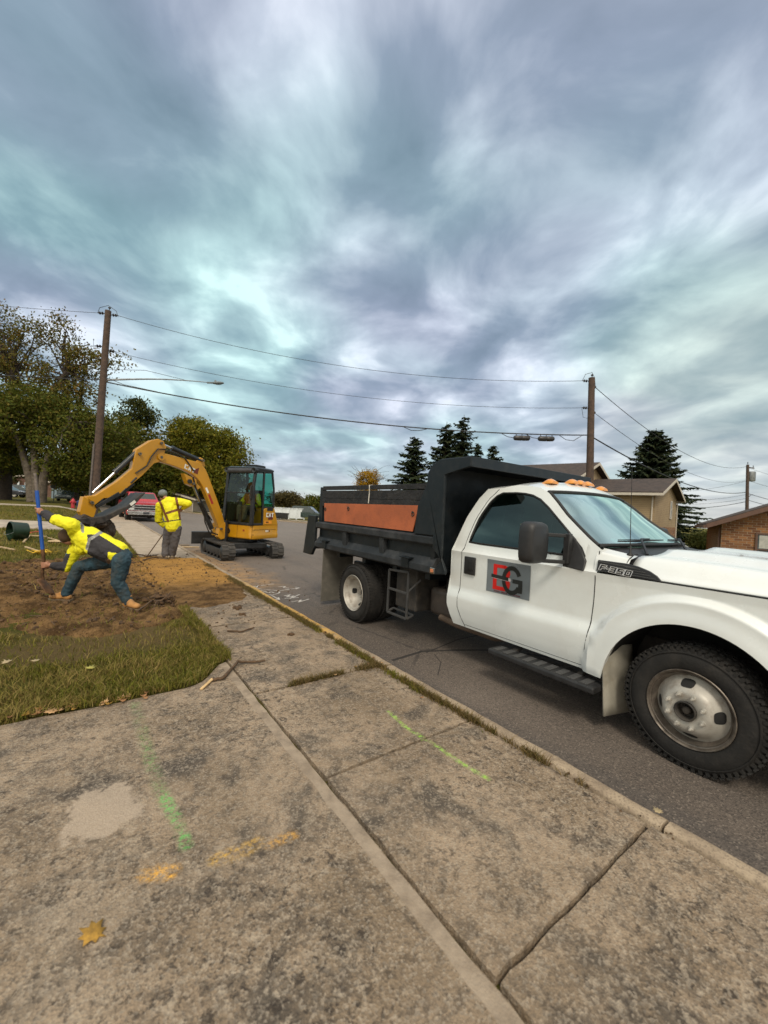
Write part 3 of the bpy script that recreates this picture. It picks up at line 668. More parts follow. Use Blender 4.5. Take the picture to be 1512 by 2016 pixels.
nzl.build('washer_nozzle', BLK, hoodo, bevel=.003)
wp = MB()
for (s, x0) in ((0, -.62), (1, .18)):
    piv = Vector((XC+x0-.10, 1.27-(.02 if s else 0), 1.262)); a = wsp(.035, x0/.95+.12, .02); b = wsp(.05, min(.9, x0/.95+.62), .022); c_ = wsp(.04, x0/.95-.12, .018)
    wp.tube([piv, a.lerp(b, .0)+Vector((0, -.03, .02)), a.lerp(b, .45)+Vector((0, 0, .015))], [.012, .009, .006], 6)
    wp.tube([c_, a, b], [.005, .009, .005], 6)
    wp.tube([c_+Vector((0, 0, .012)), a.lerp(c_, .4)+Vector((0, -.012, .014)), b], .004, 5); wp.cut()
wp.build('wiper', BLK, cowl, smooth=50)
an = MB(); pa = Vector((XC-.86, 1.335, 1.262)); an.lathe(pa-Vector((0, 0, .01)), (0, 0, 1), [(0, .024), (.012, .022), (.022, .010), (.07, .006), (.075, .003)], 12)
an.tube([pa, pa+Vector((-.004, .01, .30)), pa+Vector((-.003, .02, .66))], [.0035, .0025, .0018], 6)
an.build('antenna', RUB, truck, smooth=50)
# dashboard, seats, wheel, headliner inside the cab
din = MB(); din.grid(lambda u, v: (XC-.90+1.8*v, 1.35+.50*u-.20*(1-(2*v-1)**2)*(1-u), 1.235+.03*math.sin(3*u)), 8, 10); dsh = din.build('dashboard', DARKIN, truck, smooth=60, solid=.02)
pp = MB(); pp.box((XC-.30, 1.50, 1.285), (.42, .14, .006), Matrix.Rotation(.3, 3, 'Z')); pp.cut(); pp.box((XC-.62, 1.52, 1.287), (.2, .05, .006), Matrix.Rotation(-.2, 3, 'Z')); pp.cut(); pp.build('paper', pm('paper', (.75, .8, .75), .7), dsh)
st = MB()
for x in (-.45, .48):
    st.box((XC+x, 2.30, .95), (.52, .50, .16)); st.box((XC+x, 2.62, 1.22), (.50, .14, .55), Matrix.Rotation(.2, 3, 'X')); st.box((XC+x, 2.67, 1.55), (.26, .10, .16), Matrix.Rotation(.2, 3, 'X')); st.cut()
st.build('seat', pm('grey seat cloth', (.10, .10, .105), .9), truck, bevel=.05, seg=3, smooth=60)
sw = MB(); c0 = Vector((XC+.42, 1.93, 1.22)); ax = Vector((0, .8, .6)).normalized(); ex = Vector((1, 0, 0)); ey = ax.cross(ex)
sw.tube([c0+(ex*math.cos(a)+ey*math.sin(a))*.19 for a in [2*math.pi*k/28 for k in range(29)]], .014, 6); sw.beam(c0-ex*.18, c0+ex*.18, .04, .02); sw.build('steering_wheel', BLK, truck, smooth=60)
inn = MB(); inn.bb((XC-.93, 1.50, .40), (XC+.93, 2.88, .45)); inn.bb((XC-.93, 2.84, .45), (XC+.93, 2.86, 1.20)); inn.bb((XC-.93, 1.46, .45), (XC+.93, 1.50, 1.20)); inn.build('cab_floor', DARKIN, truck)
rm = MB(); p = wsp(.86, 0); rm.box(p+Vector((0, .09, -.05)), (.24, .03, .06)); rm.build('rear_view_mirror', BLK, truck, bevel=.01)
# marker lamps on the roof
for t in (-.66, -.20, 0, .20, .66):
    b = rfront(2.30, t-.03); m = MB(); rings = []
    for k in range(7):
        a = k/6; w = .062*(1-.25*a); hh = .052*math.sin(math.pi*min(1, .18+a*.82))
        rings.append([b+Vector((w*math.cos(q), -.065+a*.13, max(0, hh*math.sin(q))-.004)) for q in [math.pi*j/8 for j in range(9)]])
    m.ring_loft(rings, True, True); m.build('marker_lamp', AMBER, truck, smooth=50)
# door handle, sign, side vent badge
def onside(y, z, e=.0): 
    return Vector((XC-(side_w(y, z) if z <= 1.2 else gw(y, z))-e, warp(y, z), z))
hd = MB(); hd.grid(lambda u, v: onside(2.69+.14*u, .885+.18*v, .012), 4, 4); dh = hd.build('door_handle', BLK, doors[0], solid=.02, bevel=.006, smooth=50)
h2 = MB(); h2.grid(lambda u, v: onside(2.70+.075*u, .93+.115*v, .026), 3, 3); h2.build('handle_flap', RUB, dh, solid=.012, bevel=.004, smooth=50)
sgn = MB(); sgn.grid(lambda u, v: onside(2.545-.475*u, .765+.31*v, .004), 8, 8); sgno = sgn.build('magnetic_sign', pm('grey sign vinyl', (.16, .185, .20), .35, var=.06), doors[0], label='grey magnetic sign with red and black letters', fix=False)
SRED = pm('sign red', (.55, .012, .008), .4); SBLK = pm('sign black', (.015, .017, .016), .4); SWHT = pm('sign pale', (.55, .5, .5), .5)
def sgpoly(polys, e, nm, mat):
    m = MB()
    for poly in polys:
        poly = [(u, v) for u, v in poly]; m.add([onside(2.545-.475*u, .765+.31*v, e) for u, v in poly], [tuple(range(len(poly)))])
    return m.build(nm, mat, sgno, fix=False)
# pixel frame of the sign crop: u = across, v = up
def arc(cx, cy, rx, ry, a0, a1, n=22): return [(cx+rx*math.cos(R_(a0+(a1-a0)*k/n)), cy+ry*math.sin(R_(a0+(a1-a0)*k/n))) for k in range(n+1)]
def band(cx, cy, rx, ry, tx, ty, a0, a1, n=26):
    o = arc(cx, cy, rx, ry, a0, a1, n); i = arc(cx, cy, rx-tx, ry-ty, a0, a1, n); return [[o[k], o[k+1], i[k+1], i[k]] for k in range(n)]
redp = [[(.16, .10), (.25, .10), (.25, .88), (.16, .88)], [(.25, .78), (.44, .78), (.44, .88), (.25, .88)], [(.25, .10), (.44, .10), (.44, .22), (.25, .22)], [(.25, .45), (.42, .45), (.42, .55), (.25, .55)]]
redp += band(.42, .66, .14, .22, .09, .10, -90, 90)+band(.42, .325, .145, .225, .095, .10, -90, 90)
sgpoly(redp, .0055, 'sign_lettering', SRED)
blkp = band(.60, .47, .225, .43, .085, .13, 26, 330)+[[(.62, .40), (.84, .40), (.84, .52), (.62, .52)], [(.75, .14), (.84, .14), (.84, .41), (.75, .41)]]
sgpoly(blkp, .0072, 'sign_lettering', SBLK)
sgpoly([[(.12, .455), (.56, .43), (.56, .54), (.12, .565)]], .0085, 'sign_lettering', SBLK)
sgpoly([[(.53, .44), (.585, .42), (.575, .46), (.60, .47), (.575, .49), (.585, .52), (.53, .53)]], .0095, 'sign_lettering', SWHT)
sgpoly([[(.12, .447), (.53, .424), (.53, .432), (.12, .455)]], .0095, 'sign_lettering', SWHT)
rnd = random.Random(4); tiny = []; u = .17
while u < .80:
    w = rnd.uniform(.012, .03)
    if rnd.random() > .15: tiny.append([(u, .035), (u+w, .035), (u+w, .075), (u, .075)])
    u += w+.008
sgpoly(tiny, .006, 'sign_lettering', pm('sign maroon', (.12, .03, .04), .5))
# vent badge
bp_ = [(1.503, 1.203), (1.503, 1.122), (1.30, 1.116), (1.065, 1.110), (1.10, 1.145), (1.15, 1.172), (1.22, 1.192), (1.30, 1.203)]
m = MB()
def onf(y, z, e=0):
    w = interp(z, [(1.09, 1.008), (1.115, 1.006), (1.16, .998), (1.21, .985)]); return Vector((XC-w-e, y, z))
m.prism([onf(y, z, .010) for y, z in bp_], (.02, 0, 0)); vent = m.build('vent_badge', BLK, truck, bevel=.002)
m = MB()
for k in range(4):
    z = 1.124+.017*k; m.beam(onf(1.30, z+.004, .013), onf(1.10+.035*k, z, .013), .005, .005); m.cut()
m.beam(onf(1.50, 1.193, .013), onf(1.24, 1.180, .013), .006, .006); m.cut(); m.build('vent_slat', pm('dark grey slat', (.07, .07, .07), .4), vent)
# outlined block letters F-350
GLY = {'F': [[(0, 0), (0, 1), (1, 1), (1, .72), (.38, .72), (.38, .60), (.9, .60), (.9, .34), (.38, .34), (.38, 0)]], '-': [[(0, .38), (0, .62), (.45, .62), (.45, .38)]],
 '3': [[(0, 0), (0, .26), (.66, .26), (.66, .38), (.12, .38), (.12, .62), (.66, .62), (.66, .74), (0, .74), (0, 1), (1, 1), (1, 0)]],
 '5': [[(0, 0), (0, .26), (.62, .26), (.62, .38), (0, .38), (0, 1), (1, 1), (1, .74), (.38, .74), (.38, .62), (1, .62), (1, 0)]],
 '0': [[(0, 0), (0, 1), (1, 1), (1, 0)], [(.34, .27), (.34, .73), (.66, .73), (.66, .27)]]}
m = MB(); u = 0.0
for ch in 'F-350':
    wch = .5 if ch == '-' else 1.0
    for lp in GLY[ch]:
        P_ = []
        for (a, b) in lp:
            U = u+a*(1 if ch != '-' else 1); y = 1.487-.047*(U+.28*b)/1.0; P_.append(onf(y, 1.132+.043*b-.004*U, .0165))
        for k in range(len(P_)): m.beam(P_[k], P_[(k+1) % len(P_)], .0028, .0028, up=(1, 0, 0))
    u += wch+.12 if ch != '-' else .45
m.build('lettering', pm('badge silver', (.75, .75, .75), .25, .3), vent)
# towing mirrors
for sg in (1, -1):
    m = MB(); c_ = Vector((XC-sg*1.265, 1.90, 1.30))
    rings = []
    for k, (dy_, s) in enumerate(((-.075, .80), (-.062, .93), (-.03, 1.0), (.03, 1.0), (.045, .97))):
        w, hh = .128*s, .168*s; ring = []
        for a in range(28):
            th = 2*math.pi*a/28; ca, sa = math.cos(th), math.sin(th); e = .42
            ring.append(c_+Vector((w*math.copysign(abs(ca)**e, ca), dy_, hh*math.copysign(abs(sa)**e, sa))))
        rings.append(ring)
    m.ring_loft(rings, True, True); mir = m.build('mirror', BLK, truck, smooth=50)
    g2 = MB(); g2.box(c_+Vector((0, .047, .04)), (.21, .004, .21)); g2.box(c_+Vector((0, .047, -.11)), (.21, .004, .08)); g2.build('mirror_glass', pm('mirror glass', (.8, .85, .85), .03, 1.0), mir)
    a2 = MB()
    for z in (1.37, 1.155): a2.beam((XC-sg*1.20, 1.865, z), (XC-sg*.985, 1.75, z-.005), .035, .030)
    a2.beam((XC-sg*1.0, 1.75, 1.385), (XC-sg*1.0, 1.75, 1.14), .055, .05, up=(0, 1, 0)); a2.build('mirror_arm', BLK, mir, bevel=.006)
    m2 = MB(); sail = [(1.60, 1.10), (1.78, 1.115), (1.79, 1.40), (1.72, 1.345), (1.64, 1.25), (1.60, 1.18)]
    m2.prism([(XC-sg*((gw(y, z) if z > 1.2 else side_w(y, z))+.012), y, z) for y, z in sail], (sg*.02, 0, 0)); m2.build('mirror_base', BLK, mir, bevel=.008)
# running board
for sg in (1, -1):
    m = MB(); x0, x1 = sorted((XC-sg*1.17, XC-sg*.98)); m.bb((x0, 1.40, .235), (x1, 2.36, .285)); rb = m.build('running_board', BLK, truck, bevel=.012)
    m = MB()
    for k in range(9): m.bb((x0+.02, 1.46+.10*k, .284), (x1-.03, 1.46+.10*k+.055, .291)); m.cut()
    m.build('tread_pad', pm('tread grip', (.05, .05, .05), .7), rb)
    m = MB()
    for y in (1.6, 2.2): m.beam((XC-sg*1.05, y, .25), (XC-sg*.7, y, .36), .04, .03); m.cut()
    m.build('bracket', CHAS, rb)
# wheels
def tyre(mb, c, ax, R=.395, w=.24, lugs=60, lug=.007, side=True):
    """axis ax points outward; c = centre of the tyre"""
    h = w/2; prof = [(-h+.01, .225), (-h-.004, .27), (-h-.012, .32), (-h+.004, R-.03), (-h+.028, R-.008), (-h*.5, R), (0, R+.002), (h*.5, R), (h-.028, R-.008), (h-.004, R-.03), (h+.012, .32), (h+.014, .30), (h+.010, .262), (h-.004, .238), (h-.02, .225)]
    mb.lathe(c, ax, prof, 72)
    axv = Vector(ax).normalized(); x = axv.cross(Vector((0, 0, 1))).normalized(); y = axv.cross(x)
    for k in range(lugs):
        for row, (off, ww) in enumerate(((-h*.72, h*.42), (-h*.22, h*.36), (h*.25, h*.36), (h*.74, h*.44))):
            a = 2*math.pi*(k+.5*(row % 2))/lugs; r = x*math.cos(a)+y*math.sin(a); tn = axv.cross(r)
            rr = R+.001 if abs(off) < h*.5 else R-.004
            mb.box(Vector(c)+axv*off+r*rr, (ww, 2*math.pi*R/lugs*.60, lug*2), Matrix((axv, tn, r)).transposed() @ Matrix.Rotation(.35 if row % 2 else -.3, 3, 'Z'))
        for s in ((-1, 1) if side else ()):
            a = 2*math.pi*k/lugs; r = x*math.cos(a)+y*math.sin(a); tn = axv.cross(r)
            mb.box(Vector(c)+axv*s*(h-.006)+r*(R-.022), (.012, 2*math.pi*R/lugs*.5, .026), Matrix((axv, tn, r)).transposed())
    for rr, tt in ((.350, .002),):
        pts = [Vector(c)+axv*(h+.0115-.004)+(x*math.cos(a)+y*math.sin(a))*rr for a in [2*math.pi*q/64 for q in range(65)]]; mb.tube(pts, .004, 5)
def wheel(par, c, ax, convex, name='wheel', simple=False):
    axv = Vector(ax).normalized(); c = Vector(c)
    m = MB(); tyre(m, c, ax, side=convex, lug=.007 if convex else .004); w = m.build('tyre', TYRE, par, smooth=32); w.name = name
    h = .12; rm_ = MB()
    rm_.lathe(c, ax, [(h-.03, .222), (h-.002, .238), (h+.008, .245), (h+.013, .241), (h+.006, .233), (h-.008, .229), (h-.012, .222), (h-.006, .219), (h-.022, .213), (h-.03, .206), (h-.06, .20), (-h, .20), (-h-.005, .235)], 56)
    rim = rm_.build('rim', RIMD if convex else RIM, w, smooth=40)
    d = MB()
    f = 1 if convex else -1
    if convex: prof = [(h-.055, .206), (h-.045, .19), (h-.02, .172), (h+.022, .150), (h+.045, .128), (h+.052, .108), (h+.050, .072), (h+.045, .058)]
    else: prof = [(h-.05, .204), (h-.07, .196), (h-.10, .185), (h-.15, .150), (h-.175, .125), (h-.18, .108), (h-.178, .072), (h-.175, .06)]
    d.lathe(c, ax, prof, 56); disc = d.build('wheel_disc', RIM, w, smooth=40)
    x = axv.cross(Vector((0, 0, 1))).normalized(); y = axv.cross(x)
    hl = MB(); base = prof[3][0]-.010; hr = .163
    slope = Vector((0, 0, 0))
    for k in range(4):
        a0 = 2*math.pi*(k+.05)/4; pts = []; inner = []
        for q in range(20):
            th = 2*math.pi*q/20; da = .23*math.copysign(abs(math.cos(th))**.6, math.cos(th)); dr = .021*math.copysign(abs(math.sin(th))**.8, math.sin(th))
            r = x*math.cos(a0+da)+y*math.sin(a0+da); off = interp(hr+dr, sorted([(p_[1], p_[0]) for p_ in prof]))
            pts.append(c+axv*(off+.004)+r*(hr+dr)); r2_ = x*math.cos(a0+da*.6)+y*math.sin(a0+da*.6); inner.append(c+axv*(interp(hr, sorted([(p_[1], p_[0]) for p_ in prof]))+.005)+r2_*hr)
        hl.add(pts+inner, [(q, (q+1) % 20, 20+(q+1) % 20, 20+q) for q in range(20)]); hl.cut()
    hl.build('wheel_slot', SEAM, w)
    nb = MB(); off = prof[5][0]
    for k in range(8):
        a = 2*math.pi*(k+.5)/8; r = x*math.cos(a)+y*math.sin(a); b = c+axv*off+r*.102
        nb.cyl(b-axv*.004, b+axv*.012, .0145, n=12); nb.cyl(b+axv*.012, b+axv*.026, .0115, .009, n=6); nb.cyl(b+axv*.026, b+axv*.04, .006, n=8); nb.cut()
    nb.build('lug_nut', pm('steel nut', (.62, .60, .55), .35, .6, dirt=(.5, (.12, .09, .06), 60)), w, smooth=30)
    hb = MB(); hb.lathe(c, ax, [(off-.002, .060), (off+.014, .061), (off+.018, .055), (off+.012, .050), (off-.02, .048), (off-.05, .046), (off-.052, .001)], 28)
    hb.lathe(c, ax, [(off-.05, .026), (off-.012, .024), (off-.004, .018), (off-.002, .001)], 20)
    hb.build('hub', CHAS, w, smooth=30)
    return w
WZ = .33
wheel(truck, (XC-.90, .865, WZ), (-1, .05, 0), True)
wheel(truck, (XC+.90, .865, WZ), (1, .05, 0), True)
for sg in (1, -1):
    wheel(truck, (XC-sg*1.055, 4.67, WZ), (-sg, 0, 0), False)
    m = MB(); tyre(m, (XC-sg*.775, 4.67, WZ), (-sg, 0, 0)); m.build('inner_wheel', TYRE, truck, smooth=32)
# wheel house liner, front splash flap
m = MB()
for sg in (1, -1):
    pts = [(ARC[0]+(ARC[2]+.01)*math.cos(a), ARC[1]+(ARC[3]+.015)*math.sin(a)) for a in [math.pi*k/20 for k in range(21)]]
    vs = [(XC-sg*x, y, z) for y, z in pts for x in (1.0, .45)]; m.add(vs, [(2*i, 2*i+1, 2*i+3, 2*i+2) for i in range(20)])
    m.add([(XC-sg*.45, y, z) for y, z in pts], [tuple(range(21))]); m.cut()
m.build('wheel_liner', pm('liner plastic', (.012, .012, .011), .8), truck, solid=.006)
for sg in (1, -1):
    m = MB(); m.grid(lambda u, v: (XC-sg*(1.06-.30*u), 1.405-.035*(1-v)-.13*u*.6, .07+.50*v), 5, 6); m.build('splash_flap', pm('beige splash flap', (.30, .28, .23), .6, dirt=(.7, (.20, .17, .12), 5)), truck, solid=.012, smooth=50)
# frame, tank, exhaust, axles
m = MB()
for x in (-.43, .43): m.bb((XC+x-.04, -.3, .42), (XC+x+.04, 5.8, .60))
for y in (.865, 4.67): m.cyl((XC-.75, y, WZ), (XC+.75, y, WZ), .055)
m.ball((XC, 4.67, WZ), (.17, .2, .18)); m.ball((XC+.1, .865, WZ), (.13, .14, .13))
m.cyl((XC, 1.6, .42), (XC, 4.5, .36), .045)
m.bb((XC-.55, -.1, .35), (XC+.55, 1.2, .48))
m.build('chassis', CHAS, truck, bevel=.01)
m = MB(); m.bb((XC-.86, 3.02, .30), (XC-.48, 3.50, .62)); m.build('fuel_tank', pm('dusty tank', (.05, .04, .033), .6, dirt=(.4, (.13, .10, .075), 3)), truck, bevel=.06, seg=4, smooth=50)
m = MB(); m.tube([(XC-.80, 3.28, .34), (XC-.84, 3.30, .30), (XC-.82, 3.05, .27), (XC-.75, 2.6, .25), (XC-.5, 2.3, .3)], .04, 12); m.build('exhaust_pipe', pm('rusty pipe', (.12, .085, .06), .7, .2, dirt=(.5, (.22, .16, .11), 8)), truck, smooth=50)
m = MB(); m.tube([(XC-.62, 3.42, .70), (XC-.70, 3.34, .62), (XC-.74, 3.33, .48), (XC-.70, 3.4, .36)], .03, 10); m.build('filler_hose', CHAS, truck, smooth=50)
# side ladder
m = MB(); xa = XC-1.12
for y0, z0, y1, z1 in ((3.955, .76, 3.955, .235), (3.585, .78, 3.585, .235), (3.955, .235, 3.585, .235), (3.95, .53, 3.585, .53), (3.955, .76, 3.585, .78)): m.beam((xa, y0, z0), (xa, y1, z1), .028, .022, up=(1, 0, 0))
m.beam((xa, 3.96, .235), (xa+.10, 3.96, .27), .022, .022); m.beam((xa, 3.58, .235), (xa+.10, 3.58, .27), .022, .022); m.beam((xa+.10, 3.96, .27), (xa+.10, 3.58, .27), .022, .022)
m.beam((xa, 3.585, .55), (xa+.12, 3.50, .70), .018, .018)
m.build('side_ladder', pm('grey steel step', (.04, .040, .040), .6, dirt=(.4, (.10, .09, .08), 8)), truck, bevel=.004)
m = MB(); m.bb((XC-1.0, 3.57, .30), (XC-.62, 3.96, .82)); m.build('underbody_box', CHAS, truck, bevel=.02)
# rear mud flaps
for sg in (1, -1):
    m = MB(); m.bb((XC-sg*1.16 if sg > 0 else XC+.72, 5.62, .0), (XC-.60 if sg > 0 else XC+1.16, 5.635, .82)); m.build('mud_flap', RUBFLAP, truck, bevel=.004)
# ---- dump bed
BX = 1.18        # outer half width of the bed
def bx(s, x): return XC+s*x
bed = MB()
# floor and side walls (inside box), head board
bed.bb((XC-1.05, 3.20, .92), (XC+1.05, 5.85, 1.0)); bed.bb((XC-1.12, 3.18, .9), (XC+1.12, 3.24, 2.05)); bed.bb((XC-1.12, 3.16, .835), (XC+1.12, 5.85, .90))
for s in (-1, 1):
    a, b = sorted((bx(s, 1.06), bx(s, 1.10))); bed.bb((a, 3.2, .9), (b, 5.84, 1.58))
bed_o = bed.build('bed_box', STEEL, truck, bevel=.006)
for s in (-1, 1):
    S = lambda x, y, z: (bx(s, x), y, z)
    m = MB()      # top rail and lower rail, sloped shelf
    sec = lambda y: [S(1.10, y, 1.245), S(BX-.03, y, 1.245), S(BX, y, 1.225), S(BX, y, 1.155), S(BX-.02, y, 1.135), S(1.10, y, 1.135)]
    m.ring_loft([sec(3.15), sec(5.90)])
    m.build('bed_rail', DSTEEL, bed_o, bevel=.004)
    m = MB(); sec = lambda y: [S(1.105, y, 1.00), S(BX-.015, y, .925), S(BX, y, .915), S(BX, y, .845), S(BX-.03, y, .825), S(1.0, y, .825), S(1.0, y, 1.0)]
    m.ring_loft([sec(3.15), sec(5.90)]); m.build('bed_sill', DSTEEL, bed_o, bevel=.004)
    m = MB()
    for y in (4.06, 4.98):
        m.prism([S(1.10, y, 1.14), S(BX-.015, y, 1.14), S(BX-.03, y, .93), S(1.10, y, .99)], (0, .09, 0)); m.cut()
    m.build('bed_rib', DSTEEL, bed_o, bevel=.004)
    m = MB()      # stake pockets and front corner gusset
    for y in (3.52, 5.50):
        m.bb(S(BX-.05, y, .845), S(BX+.022, y+.12, .955)); m.bb(S(BX-.07, y-.03, .955), S(BX+.032, y+.15, .968)); m.cut()
    m.build('stake_pocket', STEEL, bed_o, bevel=.004)
    m = MB(); m.prism([S(BX-.002, 3.47, 1.245), S(BX-.002, 3.43, 1.56), S(BX-.002, 3.30, 1.80), S(BX-.002, 3.29, 1.93), S(BX-.002, 3.22, 2.02), S(BX-.002, 3.10, 2.065), S(BX-.002, 2.68, 2.065), S(BX-.002, 2.68, 1.965), S(BX-.002, 3.03, 1.895), S(BX-.002, 3.02, 1.02), S(BX-.002, 2.95, .90), S(BX-.002, 2.95, .86), S(BX-.002, 3.16, .83), S(BX-.002, 3.02, 1.0), S(BX-.002, 3.16, 1.13), S(BX-.002, 3.16, 1.245)], (-s*.035, 0, 0))
    m.build('corner_post', STEEL, bed_o, bevel=.008)
    m = MB(); m.bb(S(1.04, 5.845, 1.245), S(1.10, 5.905, 1.80)); m.bb(S(1.10, 5.80, 1.245), S(1.125, 5.90, 1.80)); m.build('rear_stake', STEEL, bed_o, bevel=.004)
    m = MB(); m.prism([S(BX+.005, 5.905, 1.335), S(BX+.005, 6.17, 1.335), S(BX+.005, 6.30, .69), S(BX+.005, 6.0, .69), S(BX+.005, 5.905, .82)], (-s*.05, 0, 0)); m.build('tail_plate', STEEL, bed_o, bevel=.006)
    m = MB(); m.bb(S(1.10, 3.28, 1.625), S(1.135, 5.80, 1.742)); m.cut(); m.bb(S(1.10, 3.28, 1.753), S(1.132, 5.80, 1.815)); m.cut(); m.bb(S(1.10, 3.28, 1.50), S(1.134, 5.80, 1.622)); m.cut(); m.build('side_board', BWOOD, bed_o, bevel=.004)
    m = MB(); m.prism([S(1.137, 5.70, 1.545), S(1.137, 3.44, 1.565), S(1.137, 3.53, 1.262), S(1.137, 5.66, 1.262)], (s*.014, 0, 0)); ob = m.build('orange_board', ORANGE, bed_o, bevel=.002)
    m = MB()
    for y, z in ((5.64, 1.47), (4.95, 1.50), (3.53, 1.485)):
        c_ = Vector(S(1.158, y, z)); m.tube([c_+Vector((0, .022*math.cos(a), -.02+.022*math.sin(a))) for a in [2*math.pi*k/14 for k in range(15)]], .005, 5); m.cyl(c_, c_+Vector((s*.012, 0, 0)), .012, n=8); m.cut()
    m.build('ring_bolt', CHAS, ob, smooth=40)
    m = MB(); m.tube([S(1.142, 4.47, 1.57), S(1.142, 4.46, 1.70), S(1.145, 4.465, 1.81), S(1.09, 4.465, 1.815)], .007, 5); m.build('tie_strap', pm('white strap', (.6, .58, .52), .8), bed_o)
    m = MB(); m.bb(S(BX-.01, 3.10, .845), S(BX+.006, 3.17, .905)); lm = m.build('side_marker', CHROME, bed_o, bevel=.004)
    m = MB(); m.bb(S(BX+.005, 3.115, .857), S(BX+.012, 3.155, .893)); m.build('marker_lens', pm('faded orange lens', (.55, .20, .09), .4), lm, bevel=.003)
m = MB()       # cab protector roof with a folded front lip
for s in (0,):
    sec = lambda x: [(x, 3.20, 2.03), (x, 3.10, 2.068), (x, 2.68, 2.068), (x, 2.675, 1.965), (x, 2.71, 1.965), (x, 2.715, 2.03), (x, 3.08, 2.03), (x, 3.18, 1.99)]
    m.ring_loft([sec(XC-BX+.01), sec(XC+BX-.01)])
m.build('cab_protector', STEEL, bed_o, bevel=.004)
m = MB(); m.bb((XC-1.1, 5.86, .95), (XC+1.1, 5.90, 1.70)); m.bb((XC-1.15, 5.90, .80), (XC+1.15, 5.96, .92)); m.build('tailgate', STEEL, bed_o, bevel=.006)
m = MB(); m.bb((XC-.95, 3.0, .66), (XC+.95, 3.10, .82)); m.bb((XC-.36, 3.0, .6), (XC+.36, 5.7, .68))
for y in (3.3, 3.9, 4.6, 5.3): m.bb((XC-1.05, y, .74), (XC+1.05, y+.08, .84))
m.build('subframe', STEEL, bed_o)
# front end (mostly beyond the frame): grille, lamps, bumper
m = MB(); m.grid(lambda u, v: (XC-.86+1.72*u, -.545+.06*(2*u-1)**2+.02*v, .62+.50*v), 16, 6); fe = m.build('front_panel', WHITE, truck, solid=.03, smooth=50)
m = MB(); m.bb((XC-.50, -.585, .66), (XC+.50, -.55, 1.05))
gr = m.build('grille', BLK, fe, bevel=.01)
m = MB()
for k in range(3): m.bb((XC-.50, -.60, .74+.12*k), (XC+.50, -.58, .77+.12*k)); m.cut()
m.build('grille_bar', CHROME, gr, bevel=.004)
for s in (-1, 1):
    m = MB(); a, b = sorted((XC+s*.55, XC+s*.84)); m.bb((a, -.575, .72), (b, -.52, 1.02)); m.build('headlight', glass('lamp glass', (.9, .95, .95), .8), fe, bevel=.02)
m = MB(); m.bb((XC-1.0, -.72, .38), (XC+1.0, -.56, .60)); m.build('front_bumper', CHROME, truck, bevel=.03, seg=3, smooth=50)
m = MB(); m.bb((XC-.98, -.50, .30), (XC+.98, -.44, 1.10)); m.build('radiator_support', BLK, truck)
# ================================================================ mini excavator
YEL = pm('excavator yellow', (.52, .245, .005), .38, var=.10, scale=3, coat=.3, dirt=(.35, (.22, .13, .03), 6))
EBLK = pm('excavator black', (.016, .017, .018), .4, var=.3, scale=8, dirt=(.3, (.06, .055, .05), 9))
ERUB = pm('rubber track', (.045, .042, .039), .85, var=.3, scale=9, bump=.3, bscale=50, dirt=(.6, (.13, .11, .085), 7))
EGLASS = glass('cab glass clear', (.60, .74, .70), .62, .02, .0, fm=.9)
TEAL = glass('teal tinted glass', (.22, .66, .58), .85, .02, .01, fm=.9)
EC = Vector((3.65, 10.95, 0)); EF = Vector((-.866, -.5, 0)); EL = Vector((.5, -.866, 0)); EZ = Vector((0, 0, 1))
exc = thing('mini_excavator', (3.72, 11.75, ROADZ), 'yellow tracked mini excavator with black glazed cab and arched boom, standing on the road', 'excavator')
def E(f, l, z): return EC+EF*f+EL*l+EZ*z
ROT = Matrix((EF, EL, EZ)).transposed()
def ebox(mb, f0, f1, l0, l1, z0, z1): return mb.box(E((f0+f1)/2, (l0+l1)/2, (z0+z1)/2), (abs(f1-f0), abs(l1-l0), abs(z1-z0)), ROT)
